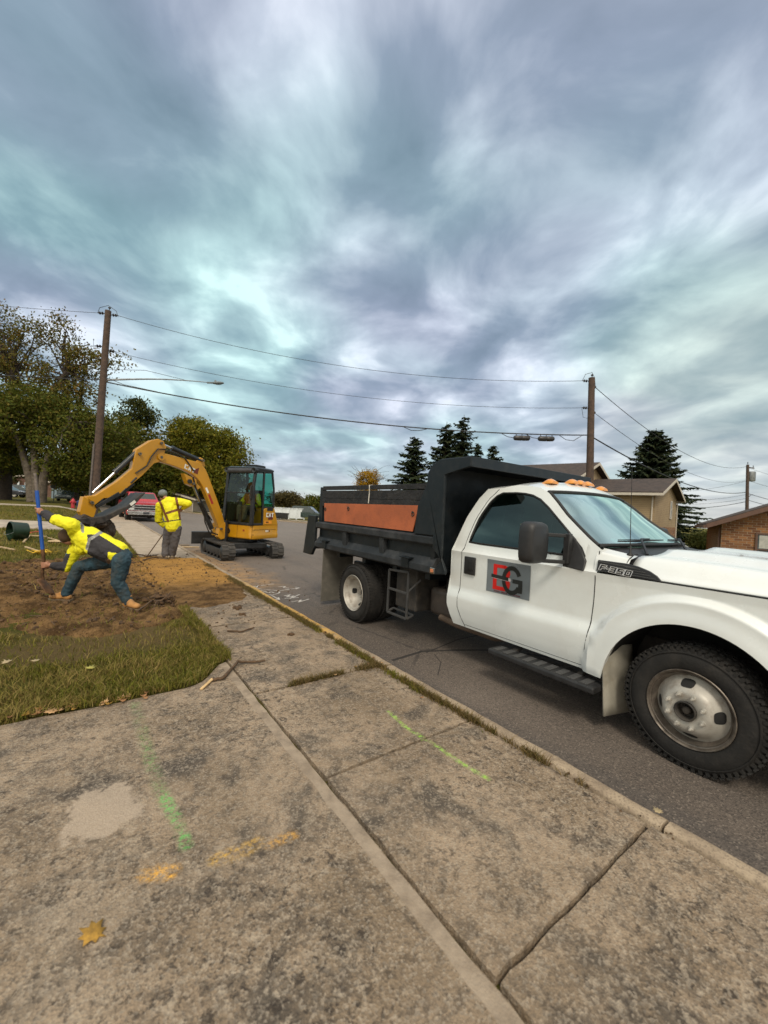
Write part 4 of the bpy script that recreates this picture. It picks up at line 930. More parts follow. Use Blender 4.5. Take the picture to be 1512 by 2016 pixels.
# tracks
def track(x0, x1):
    yn, yf = 10.72, 12.72; m = MB(); ang = R_(-2.5); piv = Vector((3.65, 11.7, 0)); RM = Matrix.Rotation(-ang, 3, 'Z')
    T = lambda x, y, z: piv+RM @ (Vector((x, y, z))-piv)
    prof = []; r1, r2 = .215, .215
    for k in range(9): a = -math.pi/2-math.pi*k/8*.95; prof.append((yn+.20+r1*math.cos(a)*1.0, ROADZ+.215+r1*math.sin(a)))
    prof2 = []
    for k in range(9): a = math.pi/2-math.pi*k/8*.95; prof2.append((yf-.20+r2*math.cos(a), ROADZ+.215+r2*math.sin(a)))
    P = prof+prof2
    inner = [(yn+.20+(y-(yn+.20))*.82 if y < 11.7 else yf-.20+(y-(yf-.20))*.82, ROADZ+.215+(z-ROADZ-.215)*.82) for y, z in P]
    rings = [[T(x, y, z) for y, z in pp] for x, pp in ((x0+.03, inner), (x0, P), (x1, P), (x1-.03, inner))]
    n = len(P); vs = [p for r in rings for p in r]; fs = []
    for i in range(4):
        for j in range(n): k = (j+1) % n; fs.append((i*n+j, i*n+k, ((i+1) % 4)*n+k, ((i+1) % 4)*n+j))
    m.add(vs, fs)
    # tread bars
    pts = [Vector((0, y, z)) for y, z in P]+[Vector((0, *P[0]))]; L_ = [0]
    for a, b in zip(pts[:-1], pts[1:]): L_.append(L_[-1]+(b-a).length)
    nb = 42
    for k in range(nb):
        s = L_[-1]*k/nb; i = max(j for j in range(len(L_)) if L_[j] <= s); i = min(i, len(pts)-2); t = (s-L_[i])/(L_[i+1]-L_[i]); p = pts[i].lerp(pts[i+1], t); d = (pts[i+1]-pts[i]).normalized(); nrm = Vector((0, -d.z, d.y))
        cc_ = Vector((0, 11.7, ROADZ+.2))
        if nrm.dot(p-cc_) < 0: nrm = -nrm
        for (xa, xb, off) in ((x0+.005, (x0+x1)/2-.01, 0), ((x0+x1)/2+.01, x1-.005, .4)):
            q = p+d*off*L_[-1]/nb; q = T((xa+xb)/2, q.y, q.z)+RM @ nrm*.006
            m.box(q, (xb-xa, L_[-1]/nb*.55, .024), RM @ Matrix((Vector((1, 0, 0)), d, nrm)).transposed())
    tr = m.build('track', ERUB, exc, smooth=35)
    f = MB(); f.ring_loft([[T(x, yn+.30, ROADZ+.11), T(x, yf-.30, ROADZ+.11), T(x, yf-.28, ROADZ+.30), T(x, yn+.28, ROADZ+.30)] for x in (x0+.05, x1-.05)]); f.build('track_frame', EBLK, tr, bevel=.01)
    w = MB()
    for y in (yn+.21, yf-.21): w.lathe(T((x0+x1)/2, y, ROADZ+.215), RM @ Vector((1, 0, 0)), [(-.15, .01), (-.15, .06), (-.13, .15), (-.12, .17), (.12, .17), (.13, .15), (.15, .06), (.15, .01)], 24); w.cut()
    w.build('sprocket', EBLK, tr, smooth=30)
    w = MB()
    for k in range(4): w.lathe(T((x0+x1)/2, yn+.52+.31*k, ROADZ+.10), RM @ Vector((1, 0, 0)), [(-.13, .01), (-.13, .065), (.13, .065), (.13, .01)], 14); w.cut()
    w.build('track_roller', EBLK, tr, smooth=30)
track(2.80, 3.14); track(4.15, 4.49)
m = MB(); m.bb((3.10, 11.2, .20), (4.20, 12.3, .36)); m.cyl((3.72, 11.8, .36), (3.72, 11.8, .49), .40, n=28); m.build('undercarriage', EBLK, exc, bevel=.02)
m = MB(); BA = Vector((2.82, 12.95, ROADZ)); BB = Vector((4.3, 12.95, ROADZ))
m.prism([(2.55, 12.98, .16), (2.55, 12.90, .18), (2.55, 12.95, .52), (2.55, 13.02, .54)], (1.72, 0, 0)); m.bb((3.2, 12.2, .15), (3.3, 12.95, .25)); m.bb((4.0, 12.2, .15), (4.1, 12.95, .25)); m.build('blade', EBLK, exc, bevel=.01)
# house: lower body with rounded corners, counterweight, rear panel
def rr(f0, f1, l0, l1, r, z):       # rounded rectangle ring
    pts = []
    for (cf, cl_, a0) in ((f1-r, l1-r, 0), (f0+r, l1-r, 90), (f0+r, l0+r, 180), (f1-r, l0+r, 270)):
        for k in range(7): a = R_(a0+90*k/6); pts.append(E(cf+r*math.cos(a), cl_+r*math.sin(a), z))
    return pts
m = MB(); m.ring_loft([rr(-1.18, -.02, -1.50, .0, .12, .475), rr(-1.20, .0, -1.52, .01, .13, .50), rr(-1.20, .0, -1.52, .01, .13, .60), rr(-1.19, .0, -1.51, .0, .13, .62), rr(-1.19, .0, -1.51, .0, .13, .84), rr(-1.16, -.03, -1.48, -.03, .12, .86)]); body = m.build('body', YEL, exc, smooth=35)
m = MB(); m.ring_loft([rr(-1.20, -1.0, -1.5, .0, .09, .62), rr(-1.20, -1.0, -1.5, .0, .09, .80)])
def side_pr(poly, l0, l1): return [E(f, l0, z) for f, z in poly], EL*(l1-l0)
cwp = [(-.42, .85), (-.42, 1.20), (-.44, 1.29), (-.50, 1.345), (-.60, 1.36), (-.92, 1.355), (-.95, 1.30), (-1.14, .84)]
a_, b_ = side_pr(cwp, -1.5, .0); m = MB(); m.prism(a_, b_); cwt = m.build('counterweight', YEL, exc, bevel=.03, seg=3, smooth=50)
m = MB()
for z in (.735, .60): m.tube([E(-.02, .003, z), E(-1.02, .003, z+.0)], .004, 4); m.cut()
m.tube([E(-.02, .003, .84), E(-.02, .003, .50)], .004, 4); m.cut(); m.tube([E(.002, -.5, .84), E(.002, -.5, .50)], .004, 4); m.cut(); m.build('body_seam', SEAM, body)
m = MB(); ebox(m, .0, .004, -.30, -.24, .68, .73); m.build('warning_decal', pm('dark red decal', (.25, .03, .01), .5), body)
m = MB(); m.lathe(E(-.0, -.82, .66), EF, [(-.02, .07), (.03, .07), (.035, .05), (.0, .045)], 18); m.build('work_lamp', EBLK, body, smooth=40)
# lettering from strokes
def letters(parent, org, ux, uy, size, text, mat_c, nrm, e=.004, nm='lettering'):
    G = {'C': [[(1, .75), (1, 1), (0, 1), (0, 0), (1, 0), (1, .28), (.62, .28), (.62, .2), (.36, .2), (.36, .8), (.62, .8), (.62, .75)]],
         'A': [[(0, 0), (.28, 1), (.72, 1), (1, 0), (.66, 0), (.60, .22), (.40, .22), (.34, 0)]],
         'T': [[(0, 1), (1, 1), (1, .76), (.68, .76), (.68, 0), (.32, 0), (.32, .76), (0, .76)]],
         '3': [[(0, 0), (1, 0), (1, 1), (0, 1), (0, .76), (.64, .76), (.64, .62), (.1, .62), (.1, .4), (.64, .4), (.64, .24), (0, .24)]],
         '0': [[(0, 0), (1, 0), (1, 1), (.68, 1), (.68, .22), (.32, .22), (.32, 1), (0, 1)], [(.32, .78), (.68, .78), (.68, 1), (.32, 1)]],
         '5': [[(0, 0), (1, 0), (1, .64), (.36, .64), (.36, .78), (1, .78), (1, 1), (0, 1), (0, .42), (.64, .42), (.64, .24), (0, .24)]]}
    m = MB(); u = 0
    for ch in text:
        for lp in G[ch]: m.add([org+ux*(size*.9*(u+a*.86))+uy*(size*b)+nrm*e for a, b in lp], [tuple(range(len(lp)))])
        u += 1
    return m.build(nm, mat_c, parent, fix=False)
LWHT = pm('white letters', (.75, .74, .68), .5); LRED = pm('red triangle', (.35, .02, .015), .5)
BLKDEC = pm('black decal', (.02, .015, .012), .5)
m = MB(); m.add([E(-.86, .006, 1.02), E(-.66, .006, 1.02), E(-.66, .006, 1.18), E(-.88, .006, 1.18)], [(0, 1, 2, 3)]); m.build('badge_patch', pm('dark red badge', (.12, .02, .01), .5), cwt, fix=False)
letters(cwt, E(-.56, .006, 1.09), -EF, EZ, .125, 'CAT', LWHT, EL, .004)
m = MB(); m.add([E(-.50, .006, .90), E(-.82, .006, .90), E(-.82, .006, .99), E(-.50, .006, .99)], [(0, 1, 2, 3)]); m.build('orange_decal', pm('orange decal', (.8, .30, .02), .5), cwt, fix=False)
m = MB(); m.add([E(-.56, .008, .93), E(-.68, .008, .93), E(-.68, .008, .96), E(-.56, .008, .96)], [(0, 1, 2, 3)]); m.build('decal_mark', BLKDEC, cwt, fix=False)
letters(body, E(-.56, .006, .665), -EF, EZ, .05, '305', LWHT, EL, .004)
m = MB(); m.add([E(-.71, .009, .66), E(-.76, .009, .69), E(-.71, .009, .72)], [(0, 1, 2)]); m.build('badge_triangle', BLKDEC, body, fix=False)
m = MB(); ebox(m, -.60, -.85, .0, .006, 1.27, 1.35); m.build('vent_label', EBLK, cwt)
# cab frame
CT = 2.38
def post(mb, a, b, w=.085, h=.085): mb.beam(E(*a), E(*b), w, h, up=EL)
m = MB()
post(m, (-.02, -.03, .86), (-.02, -.03, 1.9)); post(m, (-.02, -.03, 1.9), (-.10, -.04, CT), .07, .07); post(m, (-.02, -1.02, .86), (-.10, -1.0, CT)); 
post(m, (-.43, -.02, .86), (-.43, -.03, CT), .05, .05); post(m, (-.90, -.03, 1.35), (-.88, -.03, 1.9), .05, .05); post(m, (-.88, -.03, 1.9), (-.80, -.05, CT), .05, .05); post(m, (-.90, -1.0, 1.3), (-.80, -.98, CT), .06, .06)
post(m, (-.02, -.03, .885), (-.02, -1.02, .885), .07, .07); post(m, (-.02, -.03, .885), (-.43, -.03, .885), .06, .06); post(m, (-.43, -.03, 1.36), (-.90, -.03, 1.36), .05, .05); post(m, (-.43, -1.0, 1.36), (-.90, -1.0, 1.36), .05, .05)
post(m, (-.10, -1.0, CT), (-.80, -1.0, CT), .07, .07); post(m, (-.10, -.04, CT), (-.80, -.04, CT), .06, .06); post(m, (-.80, -.04, CT), (-.80, -1.0, CT), .06, .06)
post(m, (-.015, -.05, 1.74), (-.015, -1.0, 1.74), .035, .03)
post(m, (-.90, -.05, 1.36), (-.90, -1.0, 1.36), .05, .05); post(m, (-.9, -1.02, .9), (-.02, -1.02, .9), .05, .06)
cabf = m.build('cab_frame', EBLK, exc, bevel=.008)
m = MB(); m.tube([E(-.05, -.10, 2.36), E(-.05, -.95, 2.36)], .075, 14); m.build('roof_front_bar', pm('grey bar', (.05, .05, .055), .4), cabf, smooth=40)
m = MB()
for l in (-.03, -1.0):
    m.lathe(E(-.05, l, 2.37), EF, [(-.09, .06), (.02, .075), (.06, .075), (.06, .06), (.04, .02)], 16); m.cut()
m.build('roof_lamp', EBLK, cabf, smooth=40)
m = MB(); m.ring_loft([rr(-.86, -.02, -1.03, .0, .08, 2.40), rr(-.86, -.0, -1.03, .0, .08, 2.44), rr(-.80, -.08, -.97, -.06, .08, 2.475)]); roof = m.build('cab_roof', EBLK, exc, smooth=50)
m = MB(); m.ring_loft([rr(-.62, -.22, -.55, -.12, .06, 2.47), rr(-.62, -.2, -.55, -.12, .06, 2.53), rr(-.60, -.22, -.53, -.14, .06, 2.545)]); m.build('roof_hatch', EBLK, roof, smooth=50)
def pane(nm, pts, mat, par=cabf):
    m = MB(); m.add(pts, [tuple(range(len(pts)))]); return m.build(nm, mat, par, fix=False)
pane('front_glass', [E(-.03, -.06, .92), E(-.03, -.99, .92), E(-.03, -.99, 1.73), E(-.03, -.06, 1.73)], EGLASS)
pane('front_glass', [E(-.03, -.06, 1.76), E(-.03, -.99, 1.76), E(-.09, -.98, 2.32), E(-.09, -.07, 2.32)], EGLASS)
pane('door_glass', [E(-.04, -.02, .92), E(-.41, -.02, .92), E(-.41, -.03, 2.34), E(-.12, -.03, 2.34), E(-.04, -.02, 1.9)], EGLASS)
pane('side_glass', [E(-.45, -.02, 1.38), E(-.88, -.02, 1.38), E(-.87, -.02, 1.9), E(-.79, -.04, 2.34), E(-.45, -.03, 2.34)], TEAL)
pane('far_glass', [E(-.04, -1.02, .94), E(-.88, -1.02, 1.3), E(-.80, -1.0, 2.34), E(-.12, -1.0, 2.34)], EGLASS)
pane('rear_glass', [E(-.89, -.06, 1.38), E(-.89, -.97, 1.38), E(-.81, -.97, 2.34), E(-.81, -.06, 2.34)], TEAL)
pane('far_glass_bar', [E(-.40, -1.0, 1.3), E(-.43, -1.0, 1.3), E(-.43, -.99, 2.34), E(-.40, -.99, 2.34)], EBLK)
m = MB(); ebox(m, -.85, -.05, -1.0, -.05, .86, .90); ebox(m, -.9, -.5, -.98, -.08, .9, 1.34); ebox(m, -.9, -.10, -1.0, -.90, .9, 1.42); m.build('cab_floor', EBLK, cabf)
m = MB(); ebox(m, -.75, -.35, -.78, -.28, 1.12, 1.24); ebox(m, -.80, -.68, -.76, -.30, 1.24, 1.85); seat = m.build('operator_seat', pm('dark seat', (.03, .03, .032), .8), exc, bevel=.04, seg=3)
m = MB()
for l in (-.82, -.22): m.beam(E(-.38, l, 1.25), E(-.30, l, 1.45), .03, .03); m.ball(E(-.30, l, 1.47), .035); m.cut()
m.build('joystick', EBLK, exc, smooth=50)
m = MB(); m.beam(E(-.12, -.55, .9), E(-.20, -.62, 1.5), .10, .04); m.build('control_column', EBLK, exc, bevel=.01)
m = MB(); m.tube([E(.02, -.05, 1.55), E(.07, -.05, 1.6), E(.07, -.05, 1.9), E(.02, -.05, 1.95)], .012, 6); m.build('grab_handle', EBLK, cabf, smooth=40)
m = MB(); m.add([E(-.47, -.012, 1.40), E(-.60, -.012, 1.42), E(-.58, -.012, 1.55), E(-.50, -.012, 1.60)], [(0, 1, 2, 3)])
# boom in its own vertical plane
BF = Vector((3.03, 11.58, 0)); BD = Vector((-2.93, -1.08, 0)).normalized(); BN = Vector((-BD.y, BD.x, 0))    # BN: sideways
def Q(s, z, n=0): return BF+BD*s+EZ*z+BN*n
def slabq(nm, poly, n0, n1, mat, par=exc, bev=.012):
    m = MB(); m.prism([Q(s, z, n0) for s, z in poly], BN*(n1-n0)); return m.build(nm, mat, par, bevel=bev)
foot = slabq('swing_bracket', [(-.12, .46), (-.14, .80), (-.05, .90), (.10, .82), (.14, .50), (.05, .42)], -.08, .08, YEL)
m = MB(); m.cyl(Q(-.10, .38), Q(-.10, .95), .09, n=16); m.build('swing_post', EBLK, exc, smooth=40)
def smooth_poly(pts, n=4):
    out_ = []; N_ = len(pts)
    for i in range(N_-1):
        p0, p1, p2, p3 = [Vector((*pts[max(0, min(N_-1, i+k))], 0)) for k in (-1, 0, 1, 2)]
        for j in range(n):
            t = j/n; q = .5*((2*p1)+(-p0+p2)*t+(2*p0-5*p1+4*p2-p3)*t*t+(-p0+3*p1-3*p2+p3)*t**3); out_.append((q.x, q.y))
    out_.append(pts[-1]); return out_
up_ = [(-.07, .80), (.06, 1.15), (.22, 1.50), (.42, 1.92), (.56, 2.20), (.66, 2.34), (.80, 2.43), (1.10, 2.475), (1.45, 2.52), (1.74, 2.55)]
lo_ = [(.12, .74), (.26, 1.02), (.42, 1.34), (.60, 1.70), (.73, 1.91), (.88, 2.06), (1.10, 2.17), (1.45, 2.27), (1.78, 2.33)]
poly = smooth_poly(up_)+[(1.82, 2.53), (1.88, 2.44), (1.85, 2.35)]+smooth_poly(lo_)[::-1]
boom = slabq('boom', poly, -.078, .078, YEL, bev=.014)
slabq('boom_lug', [(.60, 2.36), (.68, 2.56), (.76, 2.58), (.84, 2.52), (.88, 2.42)], -.05, .05, YEL, boom)
slabq('boom_lug', [(.86, 2.0), (.84, 1.88), (.93, 1.80), (1.08, 1.86), (1.20, 2.12)], -.09, .09, YEL, boom)
slabq('boom_lug', [(.70, 1.80), (.78, 1.74), (.88, 1.80), (.92, 1.98)], -.06, .06, YEL, boom)
m = MB(); m.lathe(Q(1.05, 1.93, .0), BN, [(-.13, .01), (-.13, .055), (.13, .055), (.13, .01)], 16); m.build('boom_lamp', EBLK, boom, smooth=40)
STK = [(1.72, 2.47), (1.66, 2.70), (1.74, 2.83), (1.86, 2.86), (2.02, 2.80), (2.33, 2.54), (2.36, 2.40), (2.40, 2.10), (2.70, 1.78), (3.10, 1.45), (3.24, 1.43), (3.22, 1.24), (3.14, 1.20), (2.94, 1.40), (2.72, 1.42), (2.42, 1.72), (2.18, 1.96), (2.05, 2.12), (1.92, 2.28), (1.80, 2.32)]
stick = slabq('stick', STK, -.085, .085, YEL)
m = MB(); m.lathe(Q(1.79, 2.44), BN, [(-.13, .01), (-.13, .08), (.13, .08), (.13, .01)], 20); m.build('stick_pin', YEL, stick, smooth=40)
for (s, z) in ((1.80, 2.77), (2.27, 2.45), (1.79, 2.44), (.72, 2.50), (.95, 1.88), (.08, .72), (3.16, 1.30)):
    m = MB(); m.lathe(Q(s, z), BN, [(-.14, .01), (-.14, .032), (.14, .032), (.14, .01)], 12); m.build('pivot_pin', pm('pin steel', (.16, .14, .11), .5, .6), stick if s > 1.5 else boom, smooth=40)
def cylinder(nm, a, b, split, r=.052, par=exc, n=0):
    a = Q(*a, n); b = Q(*b, n); c_ = a.lerp(b, split); m = MB(); m.cyl(a, c_, r, n=14); m.cyl(c_-(b-a).normalized()*.05, c_+(b-a).normalized()*.01, r*1.15, n=14); o = m.build(nm, EBLK, par, smooth=40)
    m = MB(); m.cyl(c_, b, r*.48, n=12); m.build('piston_rod', CHROME, o, smooth=40); return o
cylinder('stick_cylinder', (.74, 2.50), (1.78, 2.78), .72, .058)
cylinder('boom_cylinder', (.30, .72), (.92, 1.88), .60, .062)
cylinder('bucket_cylinder', (2.27, 2.50), (3.12, 1.50), .52, .055)
m = MB()
for n_ in (.10, .115, -.10):
    m.tube([Q(.95, 2.2, n_), Q(1.2, 2.50, n_*.9), Q(1.5, 2.60, n_*.8), Q(1.72, 2.64, n_), Q(1.88, 2.62, n_*1.1), Q(2.02, 2.42, n_*1.1), Q(2.10, 2.2, n_), Q(2.34, 2.0, n_)], .013, 6); m.cut()
for n_ in (.10, .12): m.tube([Q(.35, .95, n_*.6), Q(.50, 1.1, n_), Q(.72, 1.45, n_), Q(.88, 1.78, n_), Q(.97, 2.05, n_)], .014, 6); m.cut()
for n_ in (.04, -.04): m.tube([Q(.10, .55, n_), Q(.32, .62, n_*2), Q(.48, .9, n_), Q(.52, 1.15, n_)], .016, 6); m.cut()
m.build('hydraulic_hose', EBLK, exc, smooth=50)
m = MB()       # valve cluster under the stick
for (s, z, n_) in ((2.42, 1.74, .06), (2.48, 1.66, -.03), (2.56, 1.58, .07), (2.36, 1.84, .08), (2.62, 1.52, -.05)): m.cyl(Q(s-.06, z+.07, n_), Q(s+.06, z-.07, n_), .022, n=8)
m.beam(Q(2.36, 1.80), Q(2.62, 1.52), .16, .06, up=BN); m.build('quick_coupler_valve', EBLK, stick, bevel=.004)
# bucket curled under, linkage
m = MB(); m.prism([Q(2.66, 1.56, -.11), Q(3.10, 1.24, -.11), Q(3.06, 1.18, -.11), Q(2.62, 1.48, -.11)], BN*.22); m.build('tipping_link', EBLK, stick, bevel=.01)
bk_ = [(3.44, .96), (3.30, .99), (3.12, 1.0), (2.94, 1.04), (2.70, 1.18), (2.54, 1.26), (2.40, 1.40), (2.28, 1.53), (2.16, 1.58), (2.22, 1.50), (2.38, 1.29), (2.58, 1.14), (2.80, 1.00), (2.98, .88), (3.20, .84), (3.38, .88)]
bucket = slabq('bucket', bk_, -.25, .25, pm('worn dark steel', (.045, .040, .037), .5, .3, var=.5, scale=8, dirt=(.6, (.11, .085, .065), 6)), exc, .012)
m = MB(); m.prism([Q(2.40, 1.40, .252), Q(2.50, 1.31, .252), Q(2.46, 1.26, .252), Q(2.36, 1.35, .252)], BN*.004); m.build('bucket_label', LWHT, bucket)
m = MB()
for k in range(4):
    n_ = -.22+.145*k; m.prism([Q(3.12, .95, n_), Q(3.16, .84, n_), Q(3.24, .76, n_), Q(3.22, .90, n_), Q(3.2, 1.0, n_)], BN*.05); m.cut()
m.build('bucket_tooth', bucket.data.materials[0], bucket)
m = MB(); m.prism([Q(3.30, 1.06, -.2), Q(3.44, .92, -.2), Q(3.30, .80, -.2), Q(3.12, .78, -.2), Q(3.0, .9, -.2)], BN*.4)
m.ball(Q(3.0, .86), (.22, .22, .12), 14, 9, jit=.35); m.ball(Q(3.2, .93), (.16, .2, .10), 12, 8, jit=.35); m.ball(Q(2.80, .70), (.15, .17, .22), 12, 8, jit=.3)
m.build('mud_load', pm('wet dark mud', (.05, .036, .026), .8, var=.4, scale=12, bump=.8, bscale=30), bucket)
slabq('bucket_link', [(3.31, 1.42), (3.14, 1.36), (3.06, 1.16), (3.10, .98), (3.28, .94), (3.36, 1.10)], -.085, .085, YEL, stick)
# CAT lettering, warning tape on the boom
def onboom(s, z, e=.1): return Q(s, z, -e if BN.dot(Vector((0, -1, 0))) < 0 else e)
sd_ = -1 if BN.dot(Vector((0, -1, 0))) < 0 else 1
sd_ = 1 if BN.y < 0 else -1
ux = (Q(.86, 2.20)-Q(1.20, 2.32)).normalized(); uy = Vector((0, 0, 1))
m = MB(); m.add([Q(s, z, sd_*.0805) for s, z in ((.83, 2.13), (.93, 2.16), (.93, 2.24), (.80, 2.30))], [(0, 1, 2, 3)]); m.build('badge_patch', pm('dark red badge', (.12, .02, .01), .5), boom, fix=False)
letters(boom, Q(1.20, 2.245, sd_*.0805), ux, (uy-ux*uy.dot(ux)*.5).normalized(), .115, 'CAT', LWHT, BN*sd_, .004)
m = MB(); m.add([Q(s, z, sd_*.081) for s, z in ((.48, 1.68), (.53, 1.66), (.60, 1.80), (.55, 1.82))], [(0, 1, 2, 3)]); m.build('white_decal', LWHT, boom, fix=False)
m = MB(); m.add([Q(s, z, sd_*.081) for s, z in ((.33, 1.40), (.39, 1.38), (.51, 1.62), (.46, 1.65))], [(0, 1, 2, 3)]); m.build('red_decal', LRED, boom, fix=False)
# ================================================================ people and what they hold
def fuse(name, mb, mats, parent, vox=.008, it=6, disp=0, dscale=.12, paint=None, thin=True):
    me = bpy.data.meshes.new('tmp'); me.from_pydata(mb.v, [], mb.f)
    bm = bmesh.new(); bm.from_mesh(me); bmesh.ops.recalc_face_normals(bm, faces=bm.faces); bm.to_mesh(me); bm.free()
    ob = bpy.data.objects.new('tmp', me); COL.objects.link(ob)
    r = ob.modifiers.new('r', 'REMESH'); r.mode = 'VOXEL'; r.voxel_size = vox; r.adaptivity = 0
    s_ = ob.modifiers.new('s', 'SMOOTH'); s_.factor = .5; s_.iterations = it
    if disp:
        tx = bpy.data.textures.new('folds', 'CLOUDS'); tx.noise_scale = dscale; tx.noise_depth = 2
        d = ob.modifiers.new('d', 'DISPLACE'); d.texture = tx; d.strength = disp; d.mid_level = .5; d.texture_coords = 'LOCAL'
    dg = bpy.context.evaluated_depsgraph_get(); ev = ob.evaluated_get(dg); nm_ = bpy.data.meshes.new_from_object(ev)
    bpy.data.objects.remove(ob); bpy.data.meshes.remove(me)
    nm_.name = name; nm_.materials.clear()
    for m in (mats if isinstance(mats, (list, tuple)) else [mats]): nm_.materials.append(m)
    n = len(nm_.polygons); nm_.polygons.foreach_set('use_smooth', [True]*n)
    if paint: nm_.polygons.foreach_set('material_index', [paint(p.center) for p in nm_.polygons])
    nm_.update(); return link(name, nm_, parent)
SKIN = pm('skin', (.36, .17, .10), .55, var=.12, scale=20)
HIVIS = pm('hi-vis yellow cloth', (.80, .74, .010), .75, var=.10, scale=8)
HIV2 = pm('hi-vis shaded seams', (.45, .50, .01), .8)
NAVY = pm('dark charcoal cloth', (.032, .030, .034), .85, var=.25, scale=9)
BROWN = pm('brown harness tape', (.20, .075, .02), .7)
REFL = pm('grey reflective tape', (.22, .22, .20), .35)
JEAN = pm('blue denim', (.018, .046, .064), .85, var=.35, scale=7, dirt=(.4, (.09, .075, .05), 6))
GREYC = pm('grey work trousers', (.085, .080, .085), .85, var=.25, scale=7, dirt=(.35, (.12, .10, .08), 6))
TANB = pm('tan leather boot', (.38, .185, .055), .7, var=.2, scale=14, dirt=(.5, (.2, .13, .07), 10))
SOLE = pm('boot sole', (.14, .10, .06), .8)
GBOOT = pm('dusty boot', (.30, .24, .17), .8, var=.2, scale=14, dirt=(.5, (.16, .11, .07), 10))
KNIT = pm('grey knit', (.19, .21, .21), .95, var=.2, scale=40, bump=.5, bscale=120)
HAIR = pm('dark hair', (.02, .014, .010), .7)
HOOD = pm('brown hood lining', (.075, .042, .022), .85, var=.2)
def limb(mb, pts, rs, n=14):
    # resampled tapering limb
    P = [Vector(p) for p in pts]; out_ = []; ro = []
    for i in range(len(P)-1):
        for k in range(4): t = k/4; out_.append(P[i].lerp(P[i+1], t)); ro.append(rs[i]+(rs[i+1]-rs[i])*t)
    out_.append(P[-1]); ro.append(rs[-1]); mb.tube(out_, ro, n)
    for p, r in zip(P, rs): mb.ball(p, r*.99, 12, 8)
def grip(mb, g, a, o, rs=.016, s=1.0):
    """hand closed round a shaft: g grip point, a shaft direction, o direction from the shaft to the palm"""
    g = Vector(g); a = Vector(a).normalized(); o = Vector(o); o = (o-a*o.dot(a)).normalized(); t = a.cross(o)
    rot = Matrix((o, a, t)).transposed()
    mb.ball(g+o*(rs+.020)*s, (.020*s, .046*s, .040*s), 12, 8, rot)
    for i, (ln, rf) in enumerate(((215, .0085), (235, .0092), (228, .009), (200, .0078))):
        c_ = g+a*(1.5-i)*.0205*s; pts = []
        for k in range(7):
            th = R_(20+ln*k/6); pts.append(c_+(o*math.cos(th)+t*math.sin(th))*(rs+.0095*s))
        mb.tube(pts, [rf*s*(1.12-.05*k) for k in range(7)], 7); mb.ball(pts[-1], rf*s*.85, 7, 5); mb.ball(pts[2], rf*s*1.18, 7, 5)
    pts = [g+o*(rs+.018)*s-t*.020*s+a*.030*s, g+o*.010*s-t*(rs+.013)*s+a*.040*s, g-o*(rs*.4+.006)*s-t*(rs+.010)*s+a*.046*s, g-o*(rs+.012)*s-t*.006*s+a*.050*s]
    mb.tube(pts, [.0125*s, .0115*s, .010*s, .008*s], 8); mb.ball(pts[-1], .0085*s, 7, 5)
    return g+o*(rs+.02)*s
def head(mb, c, f, up, s=1.0):
    f = Vector(f).normalized(); up = Vector(up); up = (up-f*up.dot(f)).normalized(); x = f.cross(up); rot = Matrix((x, f, up)).transposed()
    P = lambda a, b, d: Vector(c)+(x*a+f*b+up*d)*s
    mb.ball(P(0, -.008, .025), (.076*s, .094*s, .088*s), 18, 12, rot); mb.ball(P(0, .030, -.045), (.055*s, .058*s, .066*s), 14, 10, rot)
    mb.ball(P(0, .058, -.088), (.026*s, .024*s, .020*s), 10, 7, rot)
    mb.tube([P(0, .082, .022), P(0, .100, -.008), P(0, .104, -.016)], [.007*s, .012*s, .010*s], 8); mb.ball(P(0, .088, .030), (.045*s, .014*s, .010*s), 10, 6, rot)
    for q in (-1, 1):
        mb.ball(P(q*.076, -.006, -.008), (.010*s, .020*s, .032*s), 8, 6, rot); mb.ball(P(q*.036, .070, -.018), (.020*s, .018*s, .018*s), 8, 6, rot)
    mb.ball(P(0, .086, -.050), (.026*s, .010*s, .007*s), 8, 5, rot); mb.ball(P(0, .084, -.061), (.022*s, .010*s, .007*s), 8, 5, rot)
    return P, rot
def eyes(par, P, rot, s=1.0):
    m = MB()
    for q in (-1, 1): m.ball(P(q*.031, .082, .008), (.013*s, .007*s, .007*s), 8, 6, rot); m.cut()
    m.build('eye', pm('eye', (.5, .48, .45), .3), par, smooth=60)
def boot(nm, par, ank, toe, mat, up=(0, 0, 1), lift=0):
    ank = Vector(ank); toe = Vector(toe); d = toe-ank; d.z = 0; d.normalize(); u_ = Vector((0, 0, 1)); w = d.cross(u_); gz = ank.z-.085
    m = MB(); rot = Matrix((w, d, u_)).transposed()
    m.tube([ank+u_*.07, ank+u_*.01, ank-u_*.03], [.052, .050, .055], 14); m.ball(ank-u_*.045-d*.015, (.045, .060, .045), 12, 8, rot); m.ball(ank-u_*.045+d*.10, (.050, .11, .042), 14, 8, rot); m.ball(ank-u_*.050+d*.17, (.050, .062, .038), 12, 8, rot); m.ball(ank-u_*.02+d*.05, (.042, .07, .045), 12, 8, rot)
    o = fuse(nm, m, mat, par, .006, 4)
    m = MB(); ring = []
    pr_ = [(-.075, .036), (-.05, .044), (.02, .040), (.08, .046), (.15, .052), (.20, .046), (.235, .022)]
    pts = [(b, a) for a, b in pr_]+[(-b, a) for a, b in pr_[::-1]]
    m.prism([ank-u_*.108+w*x+d*y for x, y in pts], (0, 0, .03)); m.build('boot_sole', SOLE, o, bevel=.004)
    m = MB()
    for k in range(4): m.beam(ank+d*(.06+.022*k)+u_*(.018-.014*k)+w*.02, ank+d*(.06+.022*k)+u_*(.018-.014*k)-w*.02, .006, .006)
    m.build('boot_lace', pm('lace', (.12, .07, .03), .8), o)
    return o
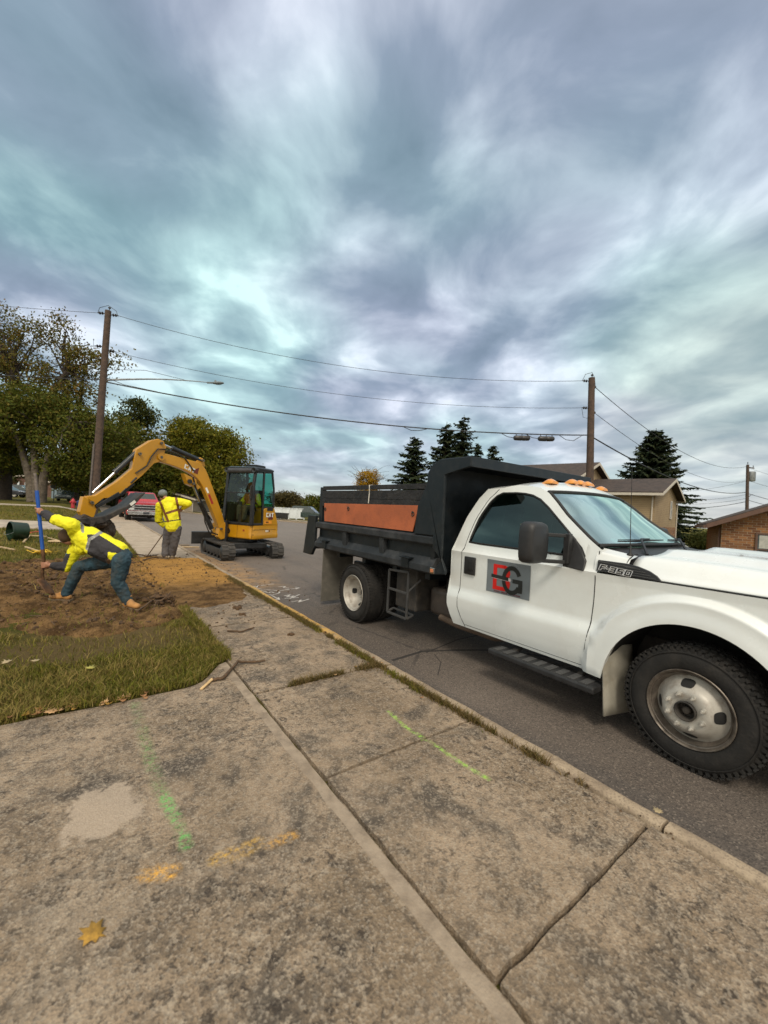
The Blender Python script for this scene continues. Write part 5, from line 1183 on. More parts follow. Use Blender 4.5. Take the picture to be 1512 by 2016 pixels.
# ---------------------------------------------------------------- digging man
DP = 5.42
def W1(u, v, dd=0): return atd(u, v, DP+dd)
CAMF = Vector((-CR[0][2], -CR[1][2], 0)).normalized(); CAML = Vector((CAMF.y, -CAMF.x, 0))      # away from the camera, to the right
p1 = thing('person', (W1(190, 1190).x, W1(190, 1190).y, 0), 'person in yellow and charcoal jacket, jeans and tan boots, bending to dig with blue shovel', 'person')
top = W1(69, 932, -.02); bot = W1(86, 1102, -.02); tip = W1(104, 1160, .0)
sa = (top-bot).normalized()
hU = top.lerp(bot, .44); hL = top.lerp(bot, 1.06)
bodyA = MB()
wrU = grip(bodyA, hU, sa, CAML*.8+CAMF*-.5, .020, 1.05); wrL = grip(bodyA, hL, -sa, CAML*.9+CAMF*.3, .020, 1.05)
shU = W1(142, 1034, -.14); elU = W1(104, 1021, -.10); shL = W1(156, 1068, .14); elL = W1(131, 1117, .10)
neck = W1(148, 1046, .02); chest = W1(172, 1060, 0); belly = W1(208, 1080, 0); pel = W1(236, 1096, 0)
hF = W1(228, 1101, .09); kF = W1(156, 1116, .10); aF = W1(131, 1168, .08); aF.z = .115
hB = W1(240, 1104, -.09); kB = W1(232, 1146, -.10); aB = W1(251, 1184, -.06); aB.z = .10
wU = hU+CAML*.075+Vector((0, 0, -.015))-CAMF*.02; wL = hL+CAML*.075+CAMF*.02
limb(bodyA, [shU, elU, wU, hU+CAML*.045], [.052, .042, .029, .026]); limb(bodyA, [shL, elL, wL, hL+CAML*.045], [.052, .042, .029, .026])
limb(bodyA, [neck, chest, belly, pel], [.058, .12, .12, .13]); limb(bodyA, [shU, neck, shL], [.06, .065, .06])
limb(bodyA, [hF, kF, aF], [.085, .058, .042]); limb(bodyA, [hB, kB, aB], [.085, .058, .042])
hc = W1(131, 1057, .03); hf = (CAML*-.55+Vector((0, 0, -.80))+CAMF*.1).normalized(); Ph, rh = head(bodyA, hc, hf, CAML*-.8+Vector((0, 0, .5)), .95)
limb(bodyA, [neck, hc+(neck-hc)*.4], [.055, .05])
body1 = fuse('body', bodyA, SKIN, p1, .0075, 4)
eyes(body1, Ph, rh, .95)
m = MB(); m.ball(hc-hf*.012+Vector((0, 0, .01)), (.094, .104, .098), 18, 12, rh)
hood = fuse('hat', m, HOOD, p1, .008, 4, .008, .05)
J = MB()
limb(J, [shU, elU, wU-(wU-elU)*.12], [.088, .066, .046]); limb(J, [shL, elL, wL-(wL-elL)*.12], [.088, .068, .046])
limb(J, [neck+(chest-neck)*.1, chest, belly, pel+(belly-pel)*.25+Vector((0, 0, .02))], [.10, .165, .165, .16]); limb(J, [shU, neck+(chest-neck)*.35, shL], [.09, .11, .09])
J.ball(W1(188, 1084, -.08), (.14, .10, .06), 14, 10, Matrix((CAML, CAMF, Vector((0, 0, 1)))).transposed()); J.ball(W1(160, 1080, -.03), (.08, .12, .09), 12, 8)
def uvw(p):     # pixel of a point, only used to lay out the panels of the garment in its own side view
    q = CR.T @ np.array([p[0], p[1], p[2]-1.5]); return 756-F_PX*q[0]/q[2], 1008+F_PX*q[1]/q[2]
def seg_d(u, v, a, b):
    ax, ay = a; bx_, by = b; t = max(0, min(1, ((u-ax)*(bx_-ax)+(v-ay)*(by-ay))/((bx_-ax)**2+(by-ay)**2))); return math.hypot(u-ax-t*(bx_-ax), v-ay-t*(by-ay))
def paintJ(c):
    u, v = uvw(c)
    if (Vector(c)-elU).dot((wU-elU).normalized()) > -.035: return 1
    if (Vector(c)-elL).dot((wL-elL).normalized()) > .01 and (Vector(c)-elL).length < .40 and v > 1090: return 1
    if seg_d(u, v, (161, 1030), (163, 1046)) < 3.2: return 2
    if seg_d(u, v, (205, 1044), (176, 1062)) < 3.0 or seg_d(u, v, (176, 1062), (171, 1080)) < 3.0: return 2
    if v > 1052 and u > 172 and (v > 1053+(u-195)*.62) and v < 1082+(u-172)*.12: return 1
    if v > 1082 and 172 < u < 212: return 1
    return 0
jk = fuse('jacket', J, [HIVIS, NAVY, REFL], p1, .0085, 5, .030, .075, paintJ)
Tm = MB()
limb(Tm, [pel+(belly-pel)*.12, pel, hF.lerp(hB, .5)], [.14, .145, .125]); limb(Tm, [hF, kF, aF+Vector((0, 0, .0))], [.112, .082, .064]); limb(Tm, [hB, kB, aB], [.112, .082, .064])
fuse('jeans', Tm, JEAN, p1, .0085, 4, .024, .045)
m = MB(); limb(m, [pel+(belly-pel)*.28, pel+(belly-pel)*.20], [.152, .150])
fuse('belt', m, pm('leather belt', (.10, .055, .03), .6), p1, .009, 3)
boot('boot', p1, aF, aF-CAML*.3, TANB); boot('boot', p1, aB, aB+CAML*.25-CAMF*.1, TANB)
# blue shovel
sh = thing('shovel', (tip.x, tip.y, 0), 'long blue-handled shovel pushed into the hole beside the yellow-jacketed digger', 'shovel')
m = MB(); m.tube([top, top+(bot-top)*.33], [.017, .019], 12); m.build('handle_grip', pm('worn grey handle', (.16, .13, .11), .7, var=.3, scale=30), sh, smooth=50)
m = MB(); m.tube([top+(bot-top)*.20, top+(bot-top)*.33, top+(bot-top)*.335, bot+(top-bot)*.10], [.0225, .0225, .0215, .0215], 12); m.build('handle', pm('blue fibreglass', (.012, .085, .38), .4, var=.15), sh, smooth=50)
m = MB(); m.tube([bot+(top-bot)*.12, bot, W1(83, 1130), W1(85, 1142)], [.023, .021, .020, .016], 12)
RUST = pm('rusty steel blade', (.13, .065, .03), .6, .3, var=.4, scale=14)
m.build('socket', RUST, sh, smooth=50)
bd_ = (W1(108, 1172)-W1(84, 1138)).normalized(); bw = CAML*.35+CAMF*-.94; bw = (bw-bd_*bw.dot(bd_)).normalized(); bn = bd_.cross(bw); b0 = W1(84, 1138)
def blade(u, v):
    w = .105*(1 if u < .55 else math.sqrt(max(0, 1-((u-.55)/.47)**2)))*min(1, .75+u*3); t = (-1+2*v); return b0+bd_*(.27*u)+bw*w*t+bn*.03*(t*t)*(1-.4*u)
m = MB(); m.grid(blade, 12, 10); m.build('blade', RUST, sh, smooth=60, solid=.004)
# ---------------------------------------------------------------- standing man with bar
D2 = 9.7
def W2(u, v, dd=0): return atd(u, v, D2+dd)
p2 = thing('person', (W2(328, 1102).x, W2(328, 1102).y, 0), 'person seen from behind in yellow hi-vis coat with brown straps, grey beanie and grey trousers', 'person')
b2 = MB()
f2 = (CAMF*.9+CAML*.35).normalized()
tA = W2(358, 1000, .22); tB = W2(287, 1099, .16); ta = (tA-tB).normalized()
g1 = tB.lerp(tA, .97); g2 = tB.lerp(tA, .62)
grip(b2, g1, ta, CAML*.6-CAMF*.6, .014, 1.05); grip(b2, g2, ta, -CAML*.7-CAMF*.5, .014, 1.05)
s1 = W2(352, 988, .0); e1 = W2(371, 991, .06); s2_ = W2(315, 996, 0); e2_ = W2(312, 1024, .08)
w1_ = g1+CAML*.06-CAMF*.05+Vector((0, 0, .02)); w2_ = g2-CAML*.07-CAMF*.02
n2_ = W2(331, 984, 0); c2_ = W2(336, 1000, 0); be = W2(340, 1022, 0); pe = W2(341, 1036, 0)
limb(b2, [s1, e1, w1_, g1+(w1_-g1)*.5], [.052, .042, .03, .026]); limb(b2, [s2_, e2_, w2_, g2+(w2_-g2)*.5], [.052, .042, .03, .026])
limb(b2, [n2_, c2_, be, pe], [.06, .13, .125, .13]); limb(b2, [s2_, n2_.lerp(c2_, .2), s1], [.06, .08, .06])
hA = W2(333, 1041, 0); kA = W2(327, 1072, .03); aA = W2(325, 1096, .0); aA.z = .122; hB2 = W2(348, 1041, .02); kB2 = W2(343, 1071, .05); aB2 = W2(339, 1095, .12); aB2.z = .122
limb(b2, [hA, kA, aA], [.085, .058, .042]); limb(b2, [hB2, kB2, aB2], [.085, .058, .042])
hc2 = W2(320, 976, .06); f2h = (CAMF*.7-CAML*.5-Vector((0, 0, .45))).normalized(); P2, r2 = head(b2, hc2, f2h, (0, 0, 1), 1.0); limb(b2, [n2_, hc2+(n2_-hc2)*.4], [.056, .052])
body2 = fuse('body', b2, SKIN, p2, .008, 4); eyes(body2, P2, r2)
m = MB(); u_ = Vector((0, 0, 1)); m.ball(hc2+u_*.045-f2h*.02, (.098, .112, .095), 18, 12, r2); m.ball(hc2+u_*.005-f2h*.025, (.100, .112, .035), 18, 8, r2)
fuse('beanie', m, KNIT, p2, .009, 3)
m = MB(); m.ball(hc2-u_*.03-f2h*.05, (.078, .06, .05), 12, 8, r2); fuse('hair', m, HAIR, p2, .009, 2)
J2 = MB()
limb(J2, [s1, e1, w1_-(w1_-e1)*.15], [.10, .085, .055]); limb(J2, [s2_, e2_, w2_-(w2_-e2_)*.15], [.098, .082, .055])
limb(J2, [n2_+(c2_-n2_)*.15, c2_, be, pe], [.11, .185, .182, .175]); limb(J2, [s2_, n2_.lerp(c2_, .3), s1], [.10, .125, .10])
J2.ball(n2_, (.10, .10, .06), 12, 8)
def paintJ2(c):
    u, v = uvw(c); q = (Vector(c)-c2_).dot(CAMF)
    if q < .12 and (seg_d(u, v, (315, 988), (331, 1026)) < 2.4 or seg_d(u, v, (346, 977), (355, 1020)) < 2.4 or seg_d(u, v, (329, 1010), (355, 1002)) < 2.4): return 1
    if q < .12 and v > 1015 and abs(v-(1027-(u-325)*.14)) < 1.0: return 2
    return 0
fuse('coat', J2, [HIVIS, BROWN, NAVY], p2, .009, 5, .030, .09, paintJ2)
T2 = MB(); limb(T2, [pe, hA.lerp(hB2, .5)], [.155, .145]); limb(T2, [hA, kA, aA+u_*.0], [.118, .092, .082]); limb(T2, [hB2, kB2, aB2+u_*.0], [.118, .092, .082])
fuse('trousers', T2, GREYC, p2, .009, 5, .028, .07)
boot('boot', p2, aA+Vector((0, 0, .0)), aA-CAML*.3+CAMF*.1, GBOOT); boot('boot', p2, aB2, aB2-CAML*.15+CAMF*.3, GBOOT)
tl_ = thing('digging_bar', (tB.x, tB.y, 0), 'long thin digging bar held at a slant by the person in the grey beanie', 'digging bar')
m = MB(); m.tube([tB.lerp(tA, .04), tA+ta*.06], .013, 10); m.build('shaft', pm('weathered wood shaft', (.16, .11, .07), .7), tl_, smooth=50)
m = MB(); m.prism([tB.lerp(tA, .06)+CAML*.03, tB.lerp(tA, .06)-CAML*.03, tB-CAML*.02-ta*.02, tB+CAML*.02-ta*.02], CAMF*.015); m.build('tip', RUST, tl_, bevel=.003)
# ---------------------------------------------------------------- machine operator
p3_ = thing('person', tuple(E(-.55, -.53, .9)), 'person in orange and lime vest sitting at the controls inside the excavator cab', 'person')
b3 = MB(); ch = E(-.55, -.53, 1.62); pv = E(-.56, -.53, 1.30); nk = E(-.54, -.53, 1.78)
jl = E(-.31, -.82, 1.47); jr = E(-.31, -.22, 1.47)
for (sh_, el, js_) in ((E(-.56, -.73, 1.68), E(-.48, -.84, 1.44), jl), (E(-.56, -.33, 1.68), E(-.48, -.20, 1.44), jr)):
    grip(b3, js_, EZ, -EF, .02, 1.0); limb(b3, [sh_, el, js_-EF*.05], [.05, .042, .03])
limb(b3, [nk, ch, pv], [.06, .125, .13]); limb(b3, [E(-.56, -.73, 1.68), E(-.56, -.53, 1.70), E(-.56, -.33, 1.68)], [.055, .08, .055])
for l in (-.63, -.43): limb(b3, [E(-.52, l, 1.30), E(-.18, l, 1.34), E(-.16, l, 1.0)], [.085, .06, .045])
h3 = E(-.50, -.53, 1.94); P3, r3 = head(b3, h3, EF, EZ, 1.0); limb(b3, [nk, h3-EZ*.06], [.055, .05])
body3 = fuse('body', b3, SKIN, p3_, .009, 4); eyes(body3, P3, r3)
m = MB(); m.ball(h3+EZ*.05-EF*.01, (.092, .108, .085), 16, 10, r3); m.ball(h3+EZ*.045+EF*.12, (.07, .06, .010), 12, 6, r3); fuse('cap', m, pm('orange cap', (.45, .14, .02), .8), p3_, .009, 3)
m = MB(); limb(m, [nk-EZ*.04, ch, pv+EZ*.03], [.09, .165, .16])
for (sh_, el, js_) in ((E(-.56, -.73, 1.68), E(-.48, -.84, 1.44), jl), (E(-.56, -.33, 1.68), E(-.48, -.20, 1.44), jr)): limb(m, [sh_, el, js_-EF*.10], [.078, .065, .045])
fuse('jacket', m, [HIVIS, pm('orange cloth', (.50, .17, .03), .8)], p3_, .010, 4, .02, .08, lambda c: 1 if (Vector(c)-ch).length < .24 else 0)
m = MB()
for l in (-.63, -.43): limb(m, [E(-.52, l, 1.30), E(-.18, l, 1.34), E(-.16, l, 1.02)], [.105, .078, .06])
fuse('trousers', m, pm('khaki cloth', (.20, .15, .09), .85), p3_, .010, 4, .02, .08)
# ================================================================ far things: vehicles, poles, wires, houses, trees
def gz(x, y):
    fk = interp(y, FARK)+.15
    if x > fk: return yard(x, y, x-fk)
    if x > 2.45: return ROADZ
    return ground_z(x, y)
def on(u, v, dep):      # point at a given distance along the view axis, dropped to the ground
    p = atd(u, v, dep); p.z = gz(p.x, p.y); return p
# ---- red pickup
def pickup(loc, rz, paint, label):
    t = thing('pickup_truck', loc, label, 'pickup truck', rz=rz)
    M_ = Matrix.Translation(Vector(loc)) @ Matrix.Rotation(rz, 4, 'Z')
    def B(m, nm, mat, par=t, **k): m.xf(M_); return m.build(nm, mat, par, **k)
    W_ = .98          # local: x across, -y forward
    m = MB(); sec = lambda y, z0, z1, w: [(-w, y, z0), (-w-.015, y, (z0+z1)/2), (-w+.01, y, z1-.06), (-w+.07, y, z1), (0, y, z1+.03), (w-.07, y, z1), (w-.01, y, z1-.06), (w+.015, y, (z0+z1)/2), (w, y, z0)]
    m.ring_loft([sec(0, .50, 1.10, W_-.04), sec(.06, .42, 1.14, W_), sec(1.3, .40, 1.20, W_), sec(1.45, .40, 1.21, W_), sec(3.2, .40, 1.22, W_), sec(3.25, .42, 1.22, W_), sec(5.3, .45, 1.22, W_-.02)]); body_ = B(m, 'body', paint, smooth=40, bevel=.02)
    m = MB(); q = lambda y, z, w: [(-w, y, z), (w, y, z)]
    m.ring_loft([[(-.90, 1.35, 1.20), (.90, 1.35, 1.20), (.90, 3.15, 1.20), (-.90, 3.15, 1.20)], [(-.72, 1.92, 1.75), (.72, 1.92, 1.75), (.76, 2.95, 1.77), (-.76, 2.95, 1.77)], [(-.64, 2.02, 1.80), (.64, 2.02, 1.80), (.68, 2.85, 1.81), (-.68, 2.85, 1.81)]]); B(m, 'cab', paint, smooth=40, bevel=.02)
    m = MB(); m.add([(-.80, 1.40, 1.235), (.80, 1.40, 1.235), (.66, 1.86, 1.72), (-.66, 1.86, 1.72)], [(0, 1, 2, 3)]); B(m, 'windscreen', DGL, fix=False)
    for s in (-1, 1):
        m = MB(); m.add([(s*.905, 1.55, 1.24), (s*.905, 3.0, 1.24), (s*.775, 2.88, 1.70), (s*.750, 2.02, 1.70)], [(0, 1, 2, 3)]); B(m, 'side_window', DGL, fix=False)
        m = MB(); m.bb((s*.99, 1.62, 1.22), (s*1.16, 1.70, 1.40)); B(m, 'mirror', BLK, bevel=.02)
    m = MB(); m.bb((-.92, -.03, .72), (.92, .03, 1.0)); gr_ = B(m, 'grille', BLK, bevel=.01)
    m = MB()
    for z in (.70, .855, 1.0): m.bb((-.95, -.06, z-.025), (.95, -.02, z+.025)); m.cut()
    B(m, 'chrome_bar', CHROME, gr_, bevel=.008)
    for s in (-1, 1):
        for z in (.775, .93):
            m = MB(); a, b = sorted((s*.62, s*.90)); m.bb((a, -.055, z-.05), (b, -.02, z+.05)); B(m, 'headlight', LAMPM, gr_, bevel=.01)
    m = MB(); m.bb((-.99, -.14, .50), (.99, -.02, .64)); m.bb((-.93, -.12, .42), (.93, -.04, .50)); bm_ = B(m, 'bumper', CHROME, bevel=.02)
    m = MB(); m.bb((-.16, -.16, .47), (.16, -.145, .60)); B(m, 'number_plate', pm('dark plate', (.05, .05, .06), .5), bm_)
    for s in (-1, 1):
        for y in (.85, 4.3):
            w = MB(); w.lathe((s*.83, y, .37), (s, 0, 0), [(-.13, .2), (-.13, .33), (-.1, .37), (.1, .37), (.13, .33), (.13, .22), (.10, .20)], 24); w_ = B(w, 'wheel', TYRE, smooth=40)
            w = MB(); w.lathe((s*.83, y, .37), (s, 0, 0), [(.09, .20), (.07, .12), (.11, .08), (.11, .01)], 18); B(w, 'rim', RIM, w_, smooth=40)
            w = MB(); w.add([(s*.99, y+.46*math.cos(a), .40+.43*math.sin(a)) for a in [math.pi*k/16 for k in range(17)]], [tuple(range(17))]); B(w, 'wheel_arch', SEAM, body_, fix=False)
    m = MB(); m.bb((-.6, .5, .25), (.6, 4.6, .42)); B(m, 'chassis', CHAS)
    return t
DGL = pm('dark car glass', (.03, .045, .045), .05, var=.1, spec=.8); LAMPM = pm('lamp lens', (.55, .57, .55), .15, coat=1)
RED = pm('red car paint', (.42, .022, .035), .3, var=.05, coat=.6, dirt=(.3, (.2, .05, .04), 4))
pickup((2.95, 28.2, ROADZ), R_(2), RED, 'red pickup truck with chrome bumper and grille parked beyond the excavator, facing us')
def car(loc, rz, paint, label, group=None, kind='sedan', s=1.0):
    t = thing('parked_car', loc, label, 'car', group, rz)
    M_ = Matrix.Translation(Vector(loc)) @ Matrix.Rotation(rz, 4, 'Z') @ Matrix.Scale(s, 4)
    def B(m, nm, mat, par=t, **k): m.xf(M_); return m.build(nm, mat, par, **k)
    suv = kind == 'suv'; H = 1.70 if suv else 1.42; bl = .98 if suv else .88
    lowp = [(-2.25, .35), (-2.30, .60), (-2.20, .78), (-1.2, bl), (1.6, bl+.03), (2.15, bl-.02), (2.28, .7), (2.25, .35)]
    m = MB(); m.ring_loft([[(x, y, z-(.03 if abs(x) > .8 else 0)) for y, z in lowp] for x in (-.90, -.86, .86, .90)]); body_ = B(m, 'body', paint, bevel=.04, seg=3, smooth=50)
    cabp = [(-1.15, bl-.02), (-.35, H-.05), (-.1, H), (1.0 if not suv else 1.7, H), (1.25 if not suv else 2.0, H-.08), (1.85 if not suv else 2.15, bl)]
    m = MB(); m.ring_loft([[(x*(1-.14*(z-bl)/(H-bl)), y, z) for y, z in cabp] for x in (-.84, .84)]); cb = B(m, 'glasshouse', DGL, bevel=.03, smooth=50)
    m = MB(); m.ring_loft([[(x, -.33, H-.045), (x, 0, H+.012), (x, .95 if not suv else 1.7, H+.012), (x, 1.2 if not suv else 1.95, H-.05), (x, 1.1 if not suv else 1.85, H-.07), (x, -.2, H-.07)] for x in (-.70, .70)]); B(m, 'roof', paint, bevel=.015)
    m = MB()
    for x in (-.83, .83):
        for y in (-.05, .75): m.beam((x*.99, y, bl-.02), (x*.85, y+.05, H-.02), .03, .06); m.cut()
    B(m, 'pillar', paint, cb)
    for sx in (-1, 1):
        for y in (-1.4, 1.4):
            w = MB(); w.lathe((sx*.80, y, .32), (sx, 0, 0), [(-.1, .18), (-.1, .30), (-.07, .33), (.08, .33), (.11, .29), (.11, .2)], 20); w_ = B(w, 'wheel', TYRE, smooth=40)
            w = MB(); w.lathe((sx*.80, y, .32), (sx, 0, 0), [(.09, .20), (.06, .1), (.09, .07), (.09, .01)], 14); B(w, 'rim', RIM, w_, smooth=40)
        m = MB(); m.bb((sx*.60-.16, -2.30, .62), (sx*.60+.16, -2.2, .74)); B(m, 'headlight', LAMPM, bevel=.02)
    m = MB(); m.bb((-.45, -2.32, .45), (.45, -2.26, .58)); B(m, 'grille', BLK, bevel=.02)
    return t
NAVYP = pm('dark blue paint', (.012, .016, .028), .3, coat=.6); DKP = pm('near black paint', (.012, .012, .014), .3, coat=.6); GRP = pm('grey green paint', (.13, .16, .16), .3, coat=.6)
p = on(8, 983, 48); car(tuple(p), R_(70), NAVYP, 'dark blue sedan parked at the left edge of the photo beyond the lawn', kind='sedan')
p = on(42, 982, 52); car(tuple(p), R_(64), DKP, 'black estate car parked just behind the dark blue sedan, left of the big trunk', kind='suv', s=.9)
p = on(139, 989, 44); car(tuple(p), R_(-20), GRP, 'small grey-green car parked in front of the brick building beside the red hydrant', kind='sedan', s=.82)
# ---- utility poles
POLE = pm('weathered pole wood', (.085, .056, .042), .9, var=.3, scale=5, bump=.5, bscale=30, dirt=(.6, (.035, .026, .022), 9))
INS = pm('dark insulator', (.03, .028, .03), .4)
WIREM = pm('wire', (.025, .026, .028), .6)
GALV = pm('galvanised metal', (.30, .32, .33), .45, .6)
def pole(base, topp, r, label):
    t = thing('utility_pole', tuple(base), label, 'utility pole'); m = MB(); n = 8
    m.tube([Vector(base).lerp(Vector(topp), k/n) for k in range(n+1)], [r*(1.25-.35*k/n) for k in range(n+1)], 14); m.build('pole', POLE, t, smooth=50); return t
def insulators(t, pts, dirs, nm='insulator'):
    m = MB()
    for p, d in zip(pts, dirs):
        d = Vector(d).normalized(); p = Vector(p); m.lathe(p, d, [(0, .02), (.10, .02), (.12, .07), (.15, .07), (.16, .03), (.22, .03), (.24, .07), (.27, .07), (.28, .03), (.36, .02), (.38, .005)], 10); m.cut()
    return m.build(nm, INS, t, smooth=40)
def catenary(a, b, sag, n=40): a = Vector(a); b = Vector(b); return [a.lerp(b, k/n)-Vector((0, 0, sag*4*(k/n)*(1-k/n))) for k in range(n+1)]
def wire(a, b, sag, r, label, group=None, name='overhead_wire'):
    m = MB(); m.tube(catenary(a, b, sag), r, 5); return tag(m.build(name, WIREM, None, smooth=60), label, 'wire', group)
LB = Vector((.30, 24.02, gz(.3, 24)-.1)); LT = atd(213, 612, 19.5); RB = atd(1168, 950, 21); RT = atd(1165, 744, 21); RB.z = -1.3
lp = pole(LB, LT, .15, 'tall leaning wooden pole with street lamp arm, between the pickup and the big tree')
m = MB(); m.tube([LB+Vector((-.20, -.1, 0)), LB.lerp(LT, .38)+Vector((-.17, -.12, 0))], .045, 8); m.build('conduit', pm('grey conduit', (.12, .10, .09), .7), lp, smooth=40)
def onL(z): return LB.lerp(LT, (z-LB.z)/(LT.z-LB.z))
dR = (RT-LT).normalized(); dLft = Vector((-dR.x, -dR.y, 0)).normalized(); dRh = -dLft
insulators(lp, [onL(10.15)+dRh*.12, onL(10.2)+dLft*.12, onL(8.45)+dRh*.12, onL(8.6)+dLft*.12], [dRh, dLft, dRh*.3+Vector((0, 0, -.05)), dLft])
m = MB(); tp = LT; m.tube([tp+dLft*.48+Vector((0, 0, -.15)), tp+dLft*.40+Vector((0, 0, .12)), tp+Vector((0, 0, .26)), tp+dRh*.38+Vector((0, 0, .02)), tp+dRh*.48+Vector((0, 0, -.25))], .012, 5); m.build('jumper_wire', WIREM, lp, smooth=60)
m = MB(); m.lathe(tp+Vector((.05, 0, 0)), (0, 0, 1), [(0, .02), (.12, .02), (.14, .06), (.18, .06), (.2, .02)], 10); m.build('pole_top_pin', INS, lp, smooth=40)
m = MB(); q = onL(7.95); m.tube([q-Vector((.15, 0, 0)), q+Vector((-.28, 0, 0))], .05, 8); m.build('cable_bracket', INS, lp, smooth=40)
# street lamp arm over the road
sa_ = onL(6.98); se = Vector((5.35, 23.95, 7.98))
sl_ = thing('street_lamp', tuple(onL(6.9)), 'street lamp on a long thin arm reaching over the road from the leaning pole', 'street lamp')
m = MB(); m.tube([sa_+(se-sa_)*(k/10)+Vector((0, 0, .12*math.sin(math.pi*k/10))) for k in range(11)], [.05-.003*k for k in range(11)], 8); arm_ = m.build('lamp_arm', GALV, sl_, smooth=50)
m = MB(); m.tube([onL(7.5), sa_.lerp(se, .35)+Vector((0, 0, .55)), sa_.lerp(se, .72)+Vector((0, 0, .12))], .012, 5); m.build('stay_rod', WIREM, sl_, smooth=50)
m = MB(); ax_ = (se-sa_).normalized(); rt_ = Matrix((ax_, Vector((0, 1, 0)), ax_.cross(Vector((0, 1, 0))))).transposed()
m.ball(se+ax_*.32, (.34, .15, .085), 16, 10, rt_); m.beam(se-ax_*.25, se+ax_*.05, .10, .08); m.ball(se+ax_*.18+Vector((0, 0, .11)), (.05, .05, .06), 8, 6); hdl = m.build('lamp_head', pm('grey lamp housing', (.16, .19, .20), .5), sl_, smooth=50)
m = MB(); m.ball(se+ax_*.36-Vector((0, 0, .03)), (.22, .12, .085), 14, 8, rt_); m.build('lamp_lens', glass('lamp lens glass', (.8, .85, .85), .8), hdl, smooth=50)
rp = pole(RB, RT, .17, 'dark wooden utility pole standing behind the dump truck cab')
def onR(z): return RB.lerp(RT, (z-RB.z)/(RT.z-RB.z))
P3B = atd(1474, 1010, 50); P3B.z = -1.3; P3T = atd(1472, 915, 50); d3 = Vector((P3T.x-RT.x, P3T.y-RT.y, 0)).normalized()
insulators(rp, [onR(8.75)-d3*0+dLft*.14, onR(8.55)+d3*.14, onR(7.35)+dLft*.14, onR(7.2)+d3*.14], [dLft, d3, dLft, d3])
m = MB(); tp = RT; m.tube([tp+dLft*.5+Vector((0, 0, -.2)), tp+dLft*.35+Vector((0, 0, .16)), tp+Vector((0, 0, .28)), tp+d3*.36+Vector((0, 0, .08)), tp+d3*.5+Vector((0, 0, -.35))], .013, 5); m.build('jumper_wire', WIREM, rp, smooth=60)
m = MB(); m.lathe(tp+Vector((.03, 0, 0)), (0, 0, 1), [(0, .02), (.1, .02), (.12, .06), (.18, .06), (.2, .02)], 10); m.build('pole_top_pin', INS, rp, smooth=40)
m = MB(); q = onR(7.3)+dLft*.3; m.tube([q+dLft*.2, q+dLft*.1-Vector((0, 0, .45)), q-dLft*.25-Vector((0, 0, .5))], .010, 5); m.build('loop_wire', WIREM, rp, smooth=60)
p3 = pole(P3B, P3T, .17, 'distant dark utility pole with grey transformer can above the brick house roof')
m = MB(); c_ = P3T+Vector((.62, -.25, -2.0)); m.lathe(c_, (0, 0, 1), [(0, .05), (0, .42), (.06, .45), (1.15, .45), (1.2, .40), (1.22, .05)], 18); m.build('transformer', GALV, p3, smooth=40)
m = MB(); m.beam(P3T+Vector((-.1, 0, -.3)), P3T+Vector((1.1, -.4, -.35)), .10, .10); m.build('crossarm', POLE, p3)
insulators(p3, [P3T+Vector((.9, -.35, -.35)), P3T+Vector((0, 0, 0))], [(0, 0, 1), (0, 0, 1)])
m = MB(); m.tube([P3T+Vector((.1, 0, -4.4)), P3T+Vector((.8, -.3, -3.7)), P3T+Vector((1.25, -.4, -3.6))], .03, 6); m.build('bracket_arm', INS, p3, smooth=50)
# wires
wl = Vector((-20, 37.4, 0))
wire(onL(10.15)+dRh*.45, onR(8.75)+dLft*.45, .95, .011, 'topmost thin wire crossing the street between the two wooden poles')
wire(onL(8.42)+dRh*.2, onR(7.35)+dLft*.4, .80, .010, 'second thin wire between the poles, just below the topmost one')
m = MB(); mp_ = catenary(onL(6.9)+dRh*.15, onR(5.95)+dLft*.1, .62, 60); m.tube(mp_, .030, 7)
cb_ = tag(m.build('overhead_cable', WIREM, None, smooth=60), 'thick black cable sagging across the street and carrying two black splice cases', 'cable')
for k_, (u0, lab) in enumerate(((51.2, 'black splice case hanging on the thick cable, the left one of two'), (54.4, 'black splice case hanging on the thick cable, the one nearest the right pole'))):
    i = int(u0); a = mp_[i].lerp(mp_[i+1], u0-i); d = (mp_[i+1]-mp_[i]).normalized(); b = a-Vector((0, 0, .22)); t = thing('splice_case', tuple(b), lab, 'splice case', 'splice cases on the cable')
    m = MB(); m.lathe(b-d*.42, d, [(0, .02), (0, .08), (.06, .125), (.40, .135), (.44, .12), (.48, .135), (.78, .125), (.84, .08), (.84, .02)], 14); m.build('case', INS, t, smooth=40)
    m = MB()
    for s in (-.3, 0, .3): m.tube([b+d*s, a+d*s], .02, 5); m.cut()
    m.tube([b-d*.42, b-d*.75+Vector((0, 0, .05)), a-d*1.1], .018, 5); m.cut()
    m.build('hanger', INS, t)
m = MB(); a = mp_[38]; m.tube([mp_[36]-Vector((0, 0, .02)), mp_[37]-Vector((0, 0, .16)), mp_[38]-Vector((0, 0, .14)), mp_[39]-Vector((0, 0, 0.02))], .018, 5); m.build('cable_loop', WIREM, None)
tag(COL.objects['cable_loop'], 'small slack loop of cable hanging under the thick cable near the spruce tops', 'cable')
m = MB(); m.tube([mp_[56], mp_[57]-Vector((0, 0, .25)), mp_[58]-Vector((0, 0, .3)), mp_[59]-Vector((0, 0, .05))], .016, 5); tag(m.build('cable_loop', WIREM, None), 'slack loop of cable hanging beside the right wooden pole', 'cable')
m = MB(); m.tube([onL(6.98)+dRh*.1+Vector((0, 0, .15)), mp_[2]+Vector((0, 0, .05)), mp_[6]+Vector((0, 0, .02))], .014, 5); m.build('lashing_wire', WIREM, cb_)
